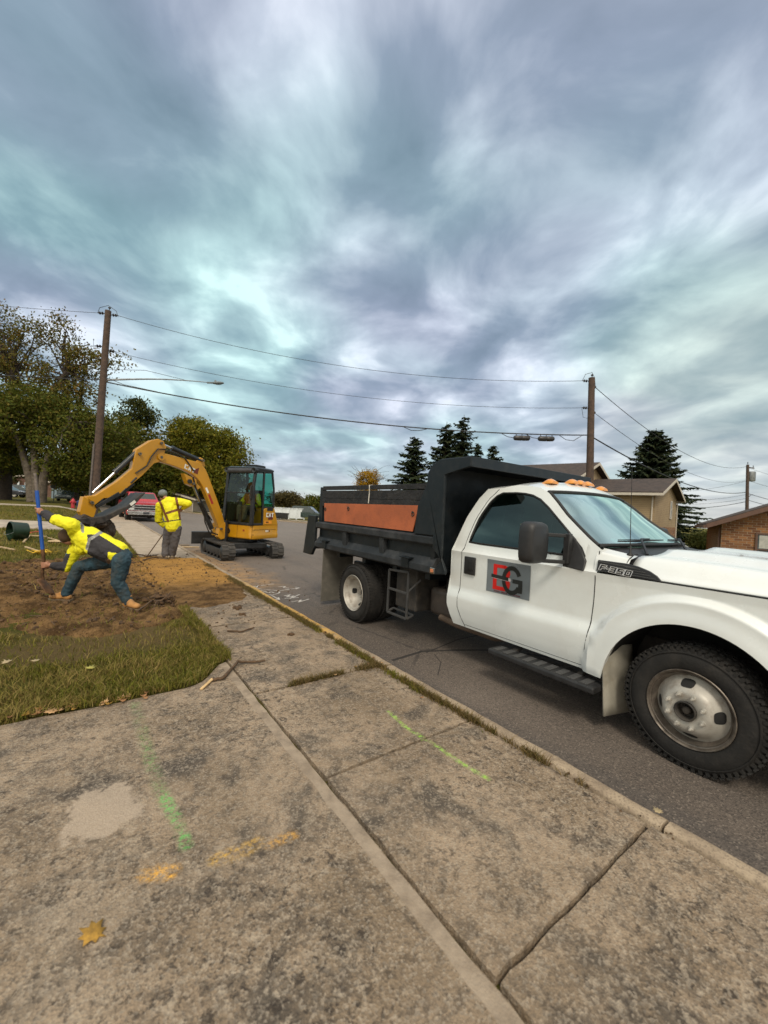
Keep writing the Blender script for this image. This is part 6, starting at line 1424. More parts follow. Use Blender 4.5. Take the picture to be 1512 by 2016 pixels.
wire(onL(10.2)+dLft*.45, (-19.8, 37.2, 11.6), .5, .010, 'thin wire running from the leaning pole top off to the left')
wire(onL(8.6)+dLft*.4, (-19.8, 37.2, 9.4), .5, .008, 'thin lower wire running left from the leaning pole through the tree top')
wire(onL(7.0), (-19.8, 37.2, 7.9), .5, .026, 'thick black cable running left from the leaning pole in front of the tree')
wire(onR(8.55)+d3*.45, P3T+Vector((-.1, 0, -.2)), 1.6, .018, 'topmost thin wire from the pole behind the cab to the transformer pole')
wire(onR(7.2)+d3*.4, P3T+Vector((0, 0, -1.9)), 1.5, .014, 'second thin wire to the transformer pole, passing behind the big spruce')
wire(onR(5.9)+d3*.1, P3T+Vector((0, 0, -3.4)), 1.1, .036, 'thick black cable from the pole behind the cab to the transformer pole')
far = atd(1700, 950, 60)
for k_, (z0, rr_, lab) in enumerate(((-.35, .016, 'thin wire leaving the transformer pole to the right at its top'), (-1.9, .02, 'thin wire leaving the transformer pole to the right below the transformer'), (-3.5, .035, 'thick cable leaving the transformer pole to the right'), (-4.3, .03, 'lowest cable leaving the transformer pole to the right'))):
    wire(P3T+Vector((0, 0, z0)), (95, 6, P3T.z+z0-.4), .8, rr_, lab)
ul = atd(1240, 968, 66)
for k_, (v0, z0, rr_, lab) in enumerate(((985, -3.7, .018, 'thin wire running from behind the big spruce to the transformer pole'), (992, -4.2, .018, 'lower thin wire from behind the big spruce to the transformer pole'), (1001, -4.6, .035, 'lowest thick wire from behind the big spruce to the transformer pole'), (968, -2.0, .016, 'sloping thin wire from behind the big spruce up to the transformer pole'))):
    wire(atd(1340, v0, 58), P3T+Vector((0, 0, z0)), .25, rr_, lab)
# ---- houses
SIDING = None
def wallmat(name, kind, c1, c2, pitch, mortar=None):
    m = bpy.data.materials.new(name); m.use_nodes = True; t = m.node_tree; t.nodes.clear(); o = N('ShaderNodeOutputMaterial', t); p = N('ShaderNodeBsdfPrincipled', t); L(p.outputs[0], o.inputs[0], t); p.inputs['Roughness'].default_value = .85
    co = N('ShaderNodeTexCoord', t).outputs['Object']; sp = N('ShaderNodeSeparateXYZ', t); L(co, sp.inputs[0], t)
    nz_ = N('ShaderNodeTexNoise', t); L(co, nz_.inputs[0], t); nz_.inputs['Scale'].default_value = 1.2; nz_.inputs['Detail'].default_value = 6
    if kind == 'siding':
        w = mth('FRACT', mth('DIVIDE', sp.outputs[2], pitch, t), None, t); sh_ = mrange(w, .0, .16, .0, 1.0, t)
        base = mix(mrange(nz_.outputs[0], .3, .7, tree=t), c1, c2, t); base = mix(sh_, mortar, base, t); hgt = w
    else:
        cx = N('ShaderNodeCombineXYZ', t); L(mth('ADD', sp.outputs[0], sp.outputs[1], t), cx.inputs[0], t); L(sp.outputs[2], cx.inputs[1], t)
        b_ = N('ShaderNodeTexBrick', t); L(cx.outputs[0], b_.inputs[0], t); b_.inputs['Scale'].default_value = 1; b_.inputs['Brick Width'].default_value = .18; b_.inputs['Row Height'].default_value = pitch; b_.inputs['Mortar Size'].default_value = .008; b_.inputs['Bias'].default_value = -.1
        b_.inputs['Color1'].default_value = (*c1, 1); b_.inputs['Color2'].default_value = (*c2, 1); b_.inputs['Mortar'].default_value = (*mortar, 1); base = mix(mth('MULTIPLY', mrange(nz_.outputs[0], .4, .7, tree=t), .35, t), b_.outputs[0], (.10, .05, .03), t); hgt = b_.outputs[1]; hgt = mth('SUBTRACT', 1.0, hgt, t)
    L(base, p.inputs['Base Color'], t); bp__ = N('ShaderNodeBump', t); bp__.inputs['Distance'].default_value = .015; bp__.inputs['Strength'].default_value = .8; L(hgt, bp__.inputs['Height'], t); L(bp__.outputs[0], p.inputs['Normal'], t); return m
BEIGE = wallmat('beige siding', 'siding', (.36, .26, .15), (.42, .31, .18), .115, (.14, .095, .055))
TANW = wallmat('tan siding', 'siding', (.34, .28, .22), (.38, .32, .25), .14, (.2, .16, .12))
BRICKM = wallmat('red brown brick', 'brick', (.33, .15, .055), (.13, .048, .022), .10, (.34, .26, .17))
BRICK2 = wallmat('dull brick', 'brick', (.20, .10, .07), (.15, .075, .05), .09, (.2, .17, .14))
ROOFM = pm('dark shingle roof', (.055, .040, .034), .95, var=.35, scale=3, bump=.5, bscale=14, dirt=(.4, (.10, .075, .06), 6))
TRIM = pm('cream trim', (.55, .50, .42), .7, var=.08); BTRIM = pm('brown trim', (.12, .065, .045), .7, var=.15)
PANE = pm('window pane', (.06, .08, .09), .08, spec=.9); CURT = pm('pale blind', (.42, .42, .38), .8)
def house(name, label, A, gd, wd, ln, zb, ze, zr, wallm, trim=TRIM, over=.45, brick_to=None, wins=(), roofm=ROOFM, cat='house'):
    """A corner; gd direction of the gable wall, wd length of it, ln length of the side wall, going away"""
    A = Vector((A[0], A[1], 0)); g = Vector((*gd, 0)).normalized(); s = Vector((-g.y, g.x, 0)); t = thing(name, (A.x, A.y, zb), label, cat)
    P = lambda a, b, z: A+g*a+s*b+Vector((0, 0, z))
    m = MB()
    for b in (0, ln): m.add([P(0, b, zb), P(wd, b, zb), P(wd, b, ze), P(wd/2, b, zr), P(0, b, ze)], [(0, 1, 2, 3, 4)])
    for a in (0, wd): m.add([P(a, 0, zb), P(a, ln, zb), P(a, ln, ze), P(a, 0, ze)], [(0, 1, 2, 3)])
    wl_ = m.build('wall', wallm, t)
    if brick_to:
        m = MB(); m.prism([P(-.03, -.03, zb), P(wd+.03, -.03, zb), P(wd+.03, ln+.03, zb), P(-.03, ln+.03, zb)], (0, 0, brick_to-zb)); m.build('brick_base', BRICKM, t)
    sl = (zr-ze)/(wd/2); th = .12
    for k, (a0, a1) in enumerate(((-over, wd/2), (wd+over, wd/2))):
        z0 = ze-sl*over+.02; z1 = zr+.02; m = MB(); m.prism([P(a0, -over, z0), P(a1, -over, z1), P(a1, -over, z1+th), P(a0, -over, z0+th)], s*(ln+2*over)); rf = m.build('roof', roofm, t)
        m = MB(); e = .02; m.prism([P(a0, -over-e, z0-.10), P(a1, -over-e, z1-.10), P(a1, -over-e, z1+th*.75), P(a0, -over-e, z0+th*.75)], s*(e-.003)); m.cut()
        q_ = -1 if k == 0 else 1; m.prism([P(a0, -over, z0-.10), P(a0+q_*.09, -over, z0-.10), P(a0+q_*.09, -over, z0+.05), P(a0, -over, z0+.05)], s*(ln+2*over)); m.cut(); m.build('fascia', trim, rf)
    for (face, a, z, w_, h_) in wins:
        m = MB()
        if face == 'g': c0 = P(a, -.02, z); ex = g; ey = -s
        else: c0 = P(-.02, a, z); ex = s; ey = -g
        uz = Vector((0, 0, 1)); fr = .07
        for (x0, x1, z0, z1) in ((-w_/2-fr, -w_/2, -h_/2-fr, h_/2+fr), (w_/2, w_/2+fr, -h_/2-fr, h_/2+fr), (-w_/2, w_/2, h_/2, h_/2+fr), (-w_/2, w_/2, -h_/2-fr, -h_/2), (-w_/2, w_/2, -.02, .02)):
            m.prism([c0+ex*x0+uz*z0, c0+ex*x1+uz*z0, c0+ex*x1+uz*z1, c0+ex*x0+uz*z1], ey*.04)
        f_ = m.build('window', trim, t)
        m = MB(); m.add([c0+ex*x0_+uz*z0_+ey*.012 for x0_, z0_ in ((-w_/2, -h_/2), (w_/2, -h_/2), (w_/2, h_/2), (-w_/2, h_/2))], [(0, 1, 2, 3)]); m.build('pane', PANE, f_, fix=False)
        if w_ > .8: m = MB(); m.add([c0+ex*x0_+uz*z0_+ey*.016 for x0_, z0_ in ((-w_/2+.05, .05), (w_/2-.05, .05), (w_/2-.05, h_/2-.04), (-w_/2+.05, h_/2-.04))], [(0, 1, 2, 3)]); m.build('blind', CURT, f_, fix=False)
    m = MB(); m.tube([P(-.06, .12, ze-.25), P(-.06, .12, zb)], .04, 6); m.cut(); m.tube([P(wd+.05, -.05, ze-.1), P(wd+.05, -.05, zb)], .04, 6); m.cut(); m.build('downpipe', trim, t, smooth=50)
    return t
house('beige_house', 'beige sided two-storey wing with small gable window, nearest the big spruce', (27.2, 9.75), (.985, .17), 7.6, 4.9, -1.2, 3.40, 4.45, BEIGE, brick_to=1.35, wins=[('g', 5.3, 2.55, .55, 1.1)])
house('beige_house', 'taller beige sided house behind the dump truck roof, left of the smaller wing', (25.6, 14.0), (.985, .17), 7.8, 11.0, -1.2, 4.25, 5.60, BEIGE, brick_to=1.35, wins=[('g', 4.6, 2.9, .9, 1.2)])
house('brick_house', 'brown brick bungalow with low gable roof at the right edge of the photo', (22.2, 5.35), (.30, -.95), 9.0, 10.0, -1.2, 1.78, 3.75, BRICKM, trim=BTRIM, over=.55, wins=[('g', 1.62, .70, .9, 1.25)])
house('tan_house', 'tan house with low gable roof and one window behind the white fence', (12.2, 74.5), (.92, -.39), 12, 10, -1, 1.15, 3.35, TANW, trim=pm('brown fascia', (.2, .15, .11), .8), wins=[('g', 7.6, .55, 3.0, .6)])
p = on(365, 1008, 47); house('garage', 'low pale garage with white doors under the excavator boom, behind the maple trunk', (p.x-3.4, p.y+2.4), (.80, -.60), 5.0, 5, -.3, 1.5, 2.1, TANW, wins=[], cat='garage')
m = MB(); g_ = thing('garage_door', (p.x, p.y, 0), 'white panelled garage door seen below the boom, beside the maple trunk', 'garage door')
gd_ = Vector((.80, -.60, 0)); base_ = Vector((p.x-3.4, p.y+2.4, -.05)); nn_ = Vector((-.60, -.80, 0))
for k in range(4): m.prism([base_+gd_*(.6+.9*k)+nn_*.03, base_+gd_*(1.42+.9*k)+nn_*.03, base_+gd_*(1.42+.9*k)+nn_*.03+EZ*1.35, base_+gd_*(.6+.9*k)+nn_*.03+EZ*1.35], nn_*.03); m.cut()
m.build('panel', TRIM, g_)
# white fence and dark bin in front of the tan house
a = on(536, 1024, 40); b = on(598, 1027, 41.5)
f = thing('white_fence', tuple(a), 'white board fence in front of the tan house, right of the excavator', 'fence'); d = (b-a); d.z = 0; Ld = d.length; d.normalize(); nrm = Vector((-d.y, d.x, 0))
m = MB()
for k in range(26): m.prism([a+d*(Ld*k/26)+EZ*.08, a+d*(Ld*(k+.93)/26)+EZ*.08, a+d*(Ld*(k+.93)/26)+EZ*1.08, a+d*(Ld*k/26)+EZ*1.08], nrm*.03)
WF = pm('white fence paint', (.72, .76, .78), .6, var=.05); m.build('boards', WF, f)
m = MB()
for k in range(5): m.box(a+d*(Ld*k/4)+EZ*.56-nrm*.03, (.10, .10, 1.16)); m.cut()
m.build('fence_post', WF, f)
m = MB(); m.beam(a+EZ*1.1, a+d*Ld+EZ*1.1, .09, .05); m.build('top_rail', WF, f)
p = on(553, 1026, 38.5); t = thing('dark_skip', tuple(p), 'low black skip standing in front of the white fence', 'skip'); m = MB()
rt = Matrix.Rotation(R_(-35), 3, 'Z'); m.ring_loft([[p+rt @ Vector((x*s_, y*s_, z)) for x, y in ((-.66, -.35), (.66, -.35), (.66, .35), (-.66, .35))] for z, s_ in ((.08, .9), (.60, 1.0), (.62, 1.04), (.64, 1.04), (.64, .95), (.2, .86))]); m.build('bin', EBLK, t, bevel=.01)
m = MB()
for x in (-.55, .55): m.box(p+rt @ Vector((x, 0, .05)), (.1, .5, .1), rt); m.cut()
m.build('skid', EBLK, t)
p = on(607, 1025, 42); car(tuple(p), R_(50), pm('dark green paint', (.03, .05, .045), .3, coat=.5), 'dark car partly hidden behind the tail of the dump bed', kind='suv', s=.8)
# left background buildings
p = on(101, 986, 56); house('blue_shed', 'pale blue flat-sided building with two dark windows behind the parked cars', (p.x, p.y), (.93, -.36), 3.0, 4, .3, 2.05, 2.1, pm('blue grey cladding', (.20, .27, .31), .7, var=.08), trim=pm('blue grey trim', (.16, .2, .22), .7), over=.1, wins=[('g', .9, 1.35, .5, .5), ('g', 2.1, 1.35, .5, .5)], cat='building')
p = on(126, 986, 58); house('brick_building', 'long low dull brick building behind the grey car, left of the leaning pole', (p.x+.4, p.y), (.93, -.36), 9, 6, .3, 2.15, 2.3, BRICK2, trim=pm('pale coping', (.35, .33, .3), .8), over=.1, cat='building')
p = on(-30, 984, 62); hb_ = house('brick_house', 'distant brick house with white porch columns behind the dark cars', (p.x, p.y), (.93, -.36), 9.5, 8, .3, 2.6, 3.6, BRICK2, over=.3, wins=[('g', 3, 1.4, 1.0, 1.2)])
m = MB()
for k in range(4): q_ = p+Vector((.93, -.36, 0))*(4.6+.95*k)-Vector((.36, .93, 0))*.8; m.box(Vector((q_.x, q_.y, 1.4)), (.22, .22, 2.4)); m.cut()
m.build('porch_column', WF, hb_)
# hydrant, sign, post box and white marker
p = on(143, 1003, 29); t = thing('fire_hydrant', tuple(p), 'red fire hydrant on the lawn beside the small grey-green car', 'fire hydrant'); HY = pm('red hydrant', (.42, .03, .04), .5)
m = MB(); m.lathe(p, (0, 0, 1), [(0, .16), (.04, .16), (.05, .11), (.42, .11), (.44, .15), (.50, .15), (.51, .12), (.60, .10), (.67, .05), (.68, .03), (.73, .03), (.73, .001)], 16); m.build('barrel', HY, t, smooth=40)
m = MB()
for dd in ((1, 0, 0), (-1, 0, 0), (0, -1, 0)): m.lathe(p+EZ*.42, dd, [(.09, .07), (.17, .07), (.17, .05), (.20, .05), (.20, .01)], 10); m.cut()
m.build('outlet_cap', HY, t, smooth=40)
p = on(105, 990, 40); t = thing('street_sign', tuple(p), 'small dark sign on a thin post in front of the pale blue building', 'sign'); m = MB(); m.cyl(p, p+EZ*1.9, .035, n=8); m.build('post', EBLK, t); m = MB(); m.box(p+EZ*1.6, (.62, .04, .62), Matrix.Rotation(R_(-36), 3, 'Z')); m.build('panel', EBLK, t, bevel=.01)
p = on(160, 1003, 27); t = thing('blue_bin', tuple(p), 'blue bin standing on the grass to the right of the red hydrant', 'bin'); m = MB(); m.lathe(p, (0, 0, 1), [(0, .05), (0, .24), (.62, .29), (.64, .31), (.70, .31), (.78, .22), (.80, .02)], 4); m.build('bin_body', pm('blue plastic', (.02, .035, .12), .5), t, bevel=.03, smooth=50)
m = MB(); m.beam(p+EZ*.72+Vector((.1, -.25, 0)), p+EZ*.72+Vector((.3, -.1, 0)), .04, .04); m.build('bin_handle', EBLK, t)
p = on(157, 1003, 26.5); t = thing('white_marker', tuple(p), 'small white utility marker beside the blue bin', 'marker'); m = MB(); m.lathe(p, (0, 0, 1), [(0, .13), (.30, .12), (.42, .08), (.44, .01)], 10); m.build('marker_body', WF, t, smooth=40)
m = MB(); m.bb((p.x-.06, p.y-.14, p.z+.18), (p.x+.06, p.y-.12, p.z+.30)); m.build('marker_label', EBLK, t)
# ================================================================ trees
def leafmat(name, cols, rough=.7):
    m = bpy.data.materials.new(name); m.use_nodes = True; t = m.node_tree; t.nodes.clear(); o = N('ShaderNodeOutputMaterial', t); p = N('ShaderNodeBsdfPrincipled', t)
    g = N('ShaderNodeNewGeometry', t); r = N('ShaderNodeValToRGB', t); L(g.outputs['Random Per Island'], r.inputs[0], t)
    el = r.color_ramp.elements
    while len(el) < len(cols): el.new(.5)
    for i, c in enumerate(cols): el[i].position = i/(len(cols)-1); el[i].color = (*c, 1)
    L(r.outputs[0], p.inputs['Base Color'], t); p.inputs['Roughness'].default_value = rough; p.inputs['Specular IOR Level'].default_value = .2
    tr = N('ShaderNodeBsdfTranslucent', t); L(r.outputs[0], tr.inputs[0], t); ad = N('ShaderNodeMixShader', t); ad.inputs[0].default_value = .28; L(p.outputs[0], ad.inputs[1], t); L(tr.outputs[0], ad.inputs[2], t); L(ad.outputs[0], o.inputs[0], t); return m
BARK = pm('grey bark', (.10, .08, .06), .95, var=.35, scale=5, bump=.8, bscale=18, dirt=(.6, (.26, .23, .18), 3)); BARKD = pm('dark bark', (.045, .034, .026), .95, var=.4, scale=6, bump=.6, bscale=20)
LF_OAK = leafmat('oak leaves', [(.055, .082, .010), (.085, .105, .012), (.13, .130, .016), (.07, .09, .012), (.16, .125, .02), (.042, .060, .01)])
LF_TOP = leafmat('russet oak leaves', [(.10, .10, .015), (.16, .13, .022), (.08, .09, .018), (.22, .12, .025)])
LF_MAP = leafmat('maple leaves', [(.115, .13, .010), (.17, .165, .012), (.085, .10, .010), (.23, .18, .018), (.065, .085, .01)])
LF_DK = leafmat('dark green leaves', [(.030, .045, .010), (.055, .065, .014), (.085, .08, .015)])
LF_YEL = leafmat('yellow leaves', [(.42, .24, .01), (.30, .17, .01), (.50, .30, .02)])
LF_BSH = leafmat('bush leaves', [(.12, .15, .02), (.18, .17, .03), (.07, .09, .015)])
NEED = leafmat('spruce needles', [(.022, .040, .020), (.038, .058, .026), (.058, .066, .026), (.016, .026, .016)], .85)
def leaves(name, mat, par, blobs, n_cl, per, size, spread, seed, flat=.6):
    size *= .62; per = int(per*1.9); n_cl = int(n_cl*1.15)
    """blobs: (centre, (rx, ry, rz)); clumps are scattered through each blob's outer volume"""
    rg = np.random.RandomState(seed); C_ = []; vol = np.array([b[1][0]*b[1][1]*b[1][2] for b in blobs])**.67; pr_ = vol/vol.sum()
    cs = []
    for k in range(n_cl):
        b = blobs[rg.choice(len(blobs), p=pr_)]; d = rg.normal(size=3); d /= np.linalg.norm(d); r = rg.uniform(.35, 1)**.45; cs.append(np.array(b[0])+d*r*np.array(b[1]))
    cs = np.array(cs); tot = n_cl*per; cc_ = np.repeat(cs, per, 0)+rg.normal(size=(tot, 3))*spread*np.array([1, 1, flat])*np.repeat(rg.uniform(.55, 1.25, (n_cl, 1)), per, 0)
    a = rg.normal(size=(tot, 3)); a /= np.linalg.norm(a, axis=1)[:, None]; b_ = np.cross(a, rg.normal(size=(tot, 3))); b_ /= np.linalg.norm(b_, axis=1)[:, None]
    s = size*rg.uniform(.6, 1.3, (tot, 1)); V = np.stack([cc_-a*s, cc_+b_*s*.55, cc_+a*s, cc_-b_*s*.55], 1).reshape(-1, 3)
    np_mesh(name, V, np.arange(tot*4).reshape(-1, 4), mat, par); return cs
def branches(mb, base, targets, r0, rng, bend=.15, r1=.02, seg=5):
    for tg in targets:
        tg = Vector(tg); base_ = Vector(base(tg)) if callable(base) else Vector(base); L_ = (tg-base_).length; pts = []; 
        for k in range(seg+1):
            t = k/seg; q = base_.lerp(tg, t)+Vector((rng.uniform(-1, 1), rng.uniform(-1, 1), rng.uniform(-1, 1)))*L_*bend*math.sin(math.pi*t)*.5; q.z += L_*.10*math.sin(math.pi*t); pts.append(q)
        mb.tube(pts, [r0+(r1-r0)*(k/seg)**.7 for k in range(seg+1)], 6)
def tree(name, label, trunk_pts, trunk_r, blobs, n_cl, per, size, spread, leafm, bark, seed, nb=30, cat='tree', group=None, fork=None, flat=.6, br=.10):
    base = Vector(trunk_pts[0][0]); t = thing(name, tuple(base), label, cat, group)
    m = MB()
    for tp in trunk_pts:
        tp = [Vector(q) for q in tp]; n = len(tp); m.tube(tp, [trunk_r*(1.15-.75*k/(n-1)) for k in range(n)], 12)
    cs = leaves('crown', leafm, t, blobs, n_cl, per, size, spread, seed, flat)
    rng = random.Random(seed); tops = [Vector(tp[-1]) for tp in trunk_pts]; sel = [cs[i] for i in rng.sample(range(len(cs)), min(nb, len(cs)))]
    def bs(tg):
        tp = min(trunk_pts, key=lambda q: (Vector(q[-1])-tg).length); a, b = Vector(tp[-2]), Vector(tp[-1]); return a.lerp(b, rng.uniform(.2, 1))
    branches(m, bs, sel, br, rng); m.build('trunk', bark, t, smooth=50); return t
def ab(u, v, dep, ru, rv, rd=None):    # crown blob whose middle is seen at a pixel
    c_ = atd(u, v, dep); k = dep/F_PX; return (tuple(c_), (ru*k, (rd or ru)*k, rv*k))
# big pale-trunked tree on the left
D = 33; b0_ = on(72, 992, D)
T_ = lambda u, v, d=0: tuple(atd(u, v, D+d))
tree('oak_tree', 'large oak with pale forked trunk and dense low foliage, behind the digging person', [[tuple(b0_), T_(70, 950), T_(68, 900), T_(64, 850), T_(66, 800)], [tuple(b0_+Vector((-.3, 0, 0))), T_(58, 940), T_(44, 890), T_(28, 850), T_(20, 810)], [tuple(b0_+Vector((.3, .1, 0))), T_(86, 940), T_(98, 890), T_(118, 850), T_(140, 820)]], .30,
     [ab(10, 840, D, 80, 48), ab(95, 812, D+1, 75, 30), ab(150, 880, D+1, 70, 70), ab(-40, 880, D, 70, 70), ab(60, 795, D+2, 90, 28), ab(200, 860, D+3, 60, 50), ab(-10, 920, D+3, 45, 25), ab(160, 935, D+3, 45, 30)], 500, 50, .20, .48, LF_OAK, BARK, 3, nb=50, br=.14)
# taller airy tree above it
D = 36; b1_ = on(10, 992, D)
T_ = lambda u, v, d=0: tuple(atd(u, v, D+d))
tree('oak_tree', 'tall thin-leaved russet tree rising above the dense oak at the far left', [[tuple(b1_), T_(14, 900), T_(22, 780), T_(28, 700)], [T_(14, 900), T_(60, 830), T_(110, 765), T_(140, 720)]], .40,
     [ab(-5, 625, D, 42, 38), ab(10, 690, D, 58, 42), ab(60, 660, D, 40, 26), ab(110, 645, D, 38, 26), ab(45, 730, D, 55, 30), ab(120, 735, D, 42, 34), ab(175, 715, D, 35, 34), ab(225, 715, D, 24, 24), ab(165, 775, D, 38, 22), ab(140, 690, D, 22, 14), ab(-50, 700, D, 50, 80), ab(100, 770, D, 50, 18)], 330, 22, .19, .50, LF_TOP, BARKD, 8, nb=90, br=.11)
# dead twiggy tree between
D = 37; b_ = on(150, 990, D); t = thing('bare_tree', tuple(b_), 'leafless twiggy tree top left of the leaning pole', 'bare tree'); m = MB(); rng = random.Random(5)
tk = [b_, atd(152, 900, D), atd(158, 800, D), atd(165, 740, D)]; m.tube(tk, [.2, .16, .12, .07], 8)
branches(m, tk[-1], [atd(u, v, D+rng.uniform(-1, 1)) for u, v in ((172, 672), (180, 680), (188, 690), (165, 680), (192, 700), (160, 700), (176, 676), (184, 668))], .045, rng, .25, .010)
branches(m, tk[-2], [atd(u, v, D+rng.uniform(-1, 1)) for u, v in ((120, 690), (135, 700), (128, 685), (140, 695), (112, 700))], .045, rng, .25, .010); m.build('branches', BARKD, t, smooth=50)
# woods behind
D = 46; b_ = on(235, 1000, D)
tree('shade_tree', 'dark green tree behind the leaning pole, left of the boom', [[tuple(b_), tuple(atd(235, 930, D)), tuple(atd(238, 870, D))]], .35, [ab(200, 860, D, 60, 40), ab(250, 880, D, 55, 50), ab(215, 930, D, 70, 45), ab(290, 905, D, 45, 45), ab(300, 950, D, 50, 35), ab(160, 930, D, 50, 40)], 420, 40, .26, .65, LF_OAK, BARKD, 13, nb=30)
tree('shade_tree', 'small open-crowned tree poking up right of the leaning pole', [[tuple(on(262, 1000, 48)), tuple(atd(262, 900, 48)), tuple(atd(268, 840, 48))]], .25, [ab(270, 815, 48, 32, 24), ab(290, 825, 48, 18, 20), ab(250, 800, 48, 14, 8), ab(275, 795, 48, 18, 8)], 60, 28, .24, .5, LF_DK, BARKD, 14, nb=20)
D = 50; b_ = on(393, 1010, D)
tree('maple_tree', 'rounded yellow-green maple behind the excavator boom and cab', [[tuple(b_), tuple(atd(395, 960, D)), tuple(atd(392, 910, D))]], .38, [ab(385, 870, D, 62, 40), ab(430, 890, D, 50, 42), ab(345, 900, D, 55, 45), ab(400, 920, D, 75, 45), ab(466, 900, D, 26, 34), ab(445, 865, D, 24, 22), ab(350, 950, D, 60, 40), ab(430, 950, D, 50, 35), ab(375, 850, D, 45, 24)], 430, 50, .26, .64, LF_MAP, BARKD, 21, nb=50, br=.13)
tree('shade_tree', 'dark tree filling the gap under the excavator boom, behind the red pickup', [[tuple(on(310, 1005, 54)), tuple(atd(310, 960, 54)), tuple(atd(310, 930, 54))]], .3, [ab(300, 970, 54, 60, 32), ab(370, 975, 55, 50, 26), ab(240, 970, 54, 50, 30), ab(340, 940, 54, 50, 30), ab(425, 975, 56, 36, 26)], 330, 40, .30, .7, LF_DK, BARKD, 22, nb=20)
for k, (u, v, d, ru, rv, lab) in enumerate(((-60, 930, 64, 90, 60, 'dark woodland tree behind the parked cars at the far left'), (60, 940, 72, 80, 45, 'dark tree behind the distant brick house'), (170, 945, 70, 60, 40, 'dark tree behind the low brick building'), (235, 955, 66, 50, 35, 'dark tree behind the pickup, right of the leaning pole'))):
    tree('shade_tree', lab, [[tuple(on(u, 990, d)), tuple(atd(u, 960, d)), tuple(atd(u, 930, d))]], .3, [ab(u, v, d, ru, rv), ab(u+ru*.6, v+12, d, ru*.6, rv*.7), ab(u-ru*.6, v+10, d, ru*.6, rv*.7)], 260, 34, .42, .95, LF_DK, BARKD, 30+k, nb=12)
# trees right of the excavator
tree('shade_tree', 'brownish tree behind the tan house roof', [[tuple(on(566, 1005, 88)), tuple(atd(566, 990, 88)), tuple(atd(566, 980, 88))]], .25, [ab(562, 983, 88, 26, 12), ab(548, 980, 88, 14, 9), ab(582, 990, 88, 16, 12), ab(596, 1000, 86, 16, 12)], 120, 34, .34, .7, leafmat('brown green leaves', [(.07, .06, .02), (.11, .085, .03), (.05, .045, .018)]), BARKD, 41, nb=24)
tree('shade_tree', 'green tree just left of the dump bed tail', [[tuple(on(618, 1010, 70)), tuple(atd(618, 1000, 70)), tuple(atd(618, 990, 70))]], .25, [ab(618, 990, 70, 18, 14), ab(632, 995, 70, 20, 16), ab(606, 1003, 70, 14, 10), ab(655, 1000, 70, 30, 14)], 110, 34, .26, .55, LF_OAK, BARKD, 42, nb=12)
D = 46; b_ = on(722, 1010, D); t = thing('yellow_tree', tuple(b_), 'small golden-leaved tree with bare twigs round it, above the dump bed boards', 'tree'); m = MB(); rng = random.Random(9)
tk = [b_, atd(722, 985, D), atd(722, 960, D)]; m.tube(tk, [.14, .10, .07], 8); branches(m, tk[-1], [atd(722+rng.uniform(-1, 1)*46, 962-rng.uniform(18, 46), D+rng.uniform(-1, 1)) for k in range(46)], .035, rng, .2, .010); m.build('trunk', BARKD, t, smooth=50)
leaves('crown', LF_YEL, t, [ab(722, 945, D, 20, 18), ab(738, 940, D, 10, 14), ab(708, 950, D, 10, 12), ab(722, 965, D, 22, 14)], 70, 40, .13, .28, 51)
def spruce(label, base, H, Rb, seed, group='spruces behind the dump truck', dens=1.0, lean=0, sp_=.85):
    b = Vector(base); t = thing('spruce_tree', tuple(b), label, 'spruce', group); m = MB(); m.tube([b, b+EZ*H*.5, b+EZ*H], [Rb*.09, Rb*.055, .02], 8); m.build('trunk', BARKD, t, smooth=50)
    rg = np.random.RandomState(seed); V = []; z = H*.06
    while z < H*.985:
        f_ = z/H; Lr = Rb*(1-f_)**.68+.10; nbr = int(7+4*(1-f_)); ph = rg.uniform(0, 6.28)
        for k in range(nbr):
            zj = z+rg.uniform(-.5, .5)*H*.045*sp_
            a = ph+2*math.pi*k/nbr+rg.normal()*.18; Lb = Lr*rg.uniform(.45, 1.25); dx, dy = math.cos(a), math.sin(a); n = max(5, int(Lb*12*dens))
            for j in range(n):
                s = (j+rg.uniform(0, 1))/n; r = Lb*s; zz = z-.22*Lb*s+.16*Lb*s*s*(1.4 if f_ > .6 else .6)+rg.normal()*.03
                w = .16+.26*(1-s)*min(1, Lb/1.5)
                for sd in (-1, 1):
                    ln = 1.35*w*rg.uniform(.5, 1.25)*(1.15 if s < .9 else .6); ex, ey = (dx*.75-dy*sd*.9), (dy*.75+dx*sd*.9); p0 = np.array([b.x+dx*r, b.y+dy*r, b.z+zz+zj-z]); dr = rg.uniform(.25, .85)
                    p2_ = p0+np.array([ex*ln, ey*ln, -ln*dr]); wd = .075+.07*rg.uniform(); pm_ = (p0+p2_)/2; q = np.array([-ey*wd, ex*wd, rg.normal()*.03]); V += [p0, pm_+q, p2_, pm_-q]
        z += H*(.036+.022*rg.uniform())*(1.15-.4*f_)*sp_
    V = np.array(V); np_mesh('crown', V, np.arange(len(V)).reshape(-1, 4), NEED, t); return t
def sp(u, vt, vb_z, d, wpx, lab, seed, **k):
    tp = atd(u, vt, d); b = Vector((tp.x, tp.y, vb_z)); return spruce(lab, b, tp.z-vb_z, wpx*d/F_PX, seed, **k)
sp(816, 858, -1, 44, 74, 'dark spruce left of the pair, just above the dump bed boards', 61)
sp(880, 830, -1, 45, 70, 'tall spruce left of the tallest one, behind the bed corner post', 62)
sp(914, 817, -1, 46, 74, 'tallest spruce of the row behind the cab protector', 63)
sp(972, 876, -1, 46, 56, 'short spruce at the right end of the row, above the cab protector', 64)
sp(942, 872, -1, 47, 34, 'slim spruce top between the tallest and the short one', 65)
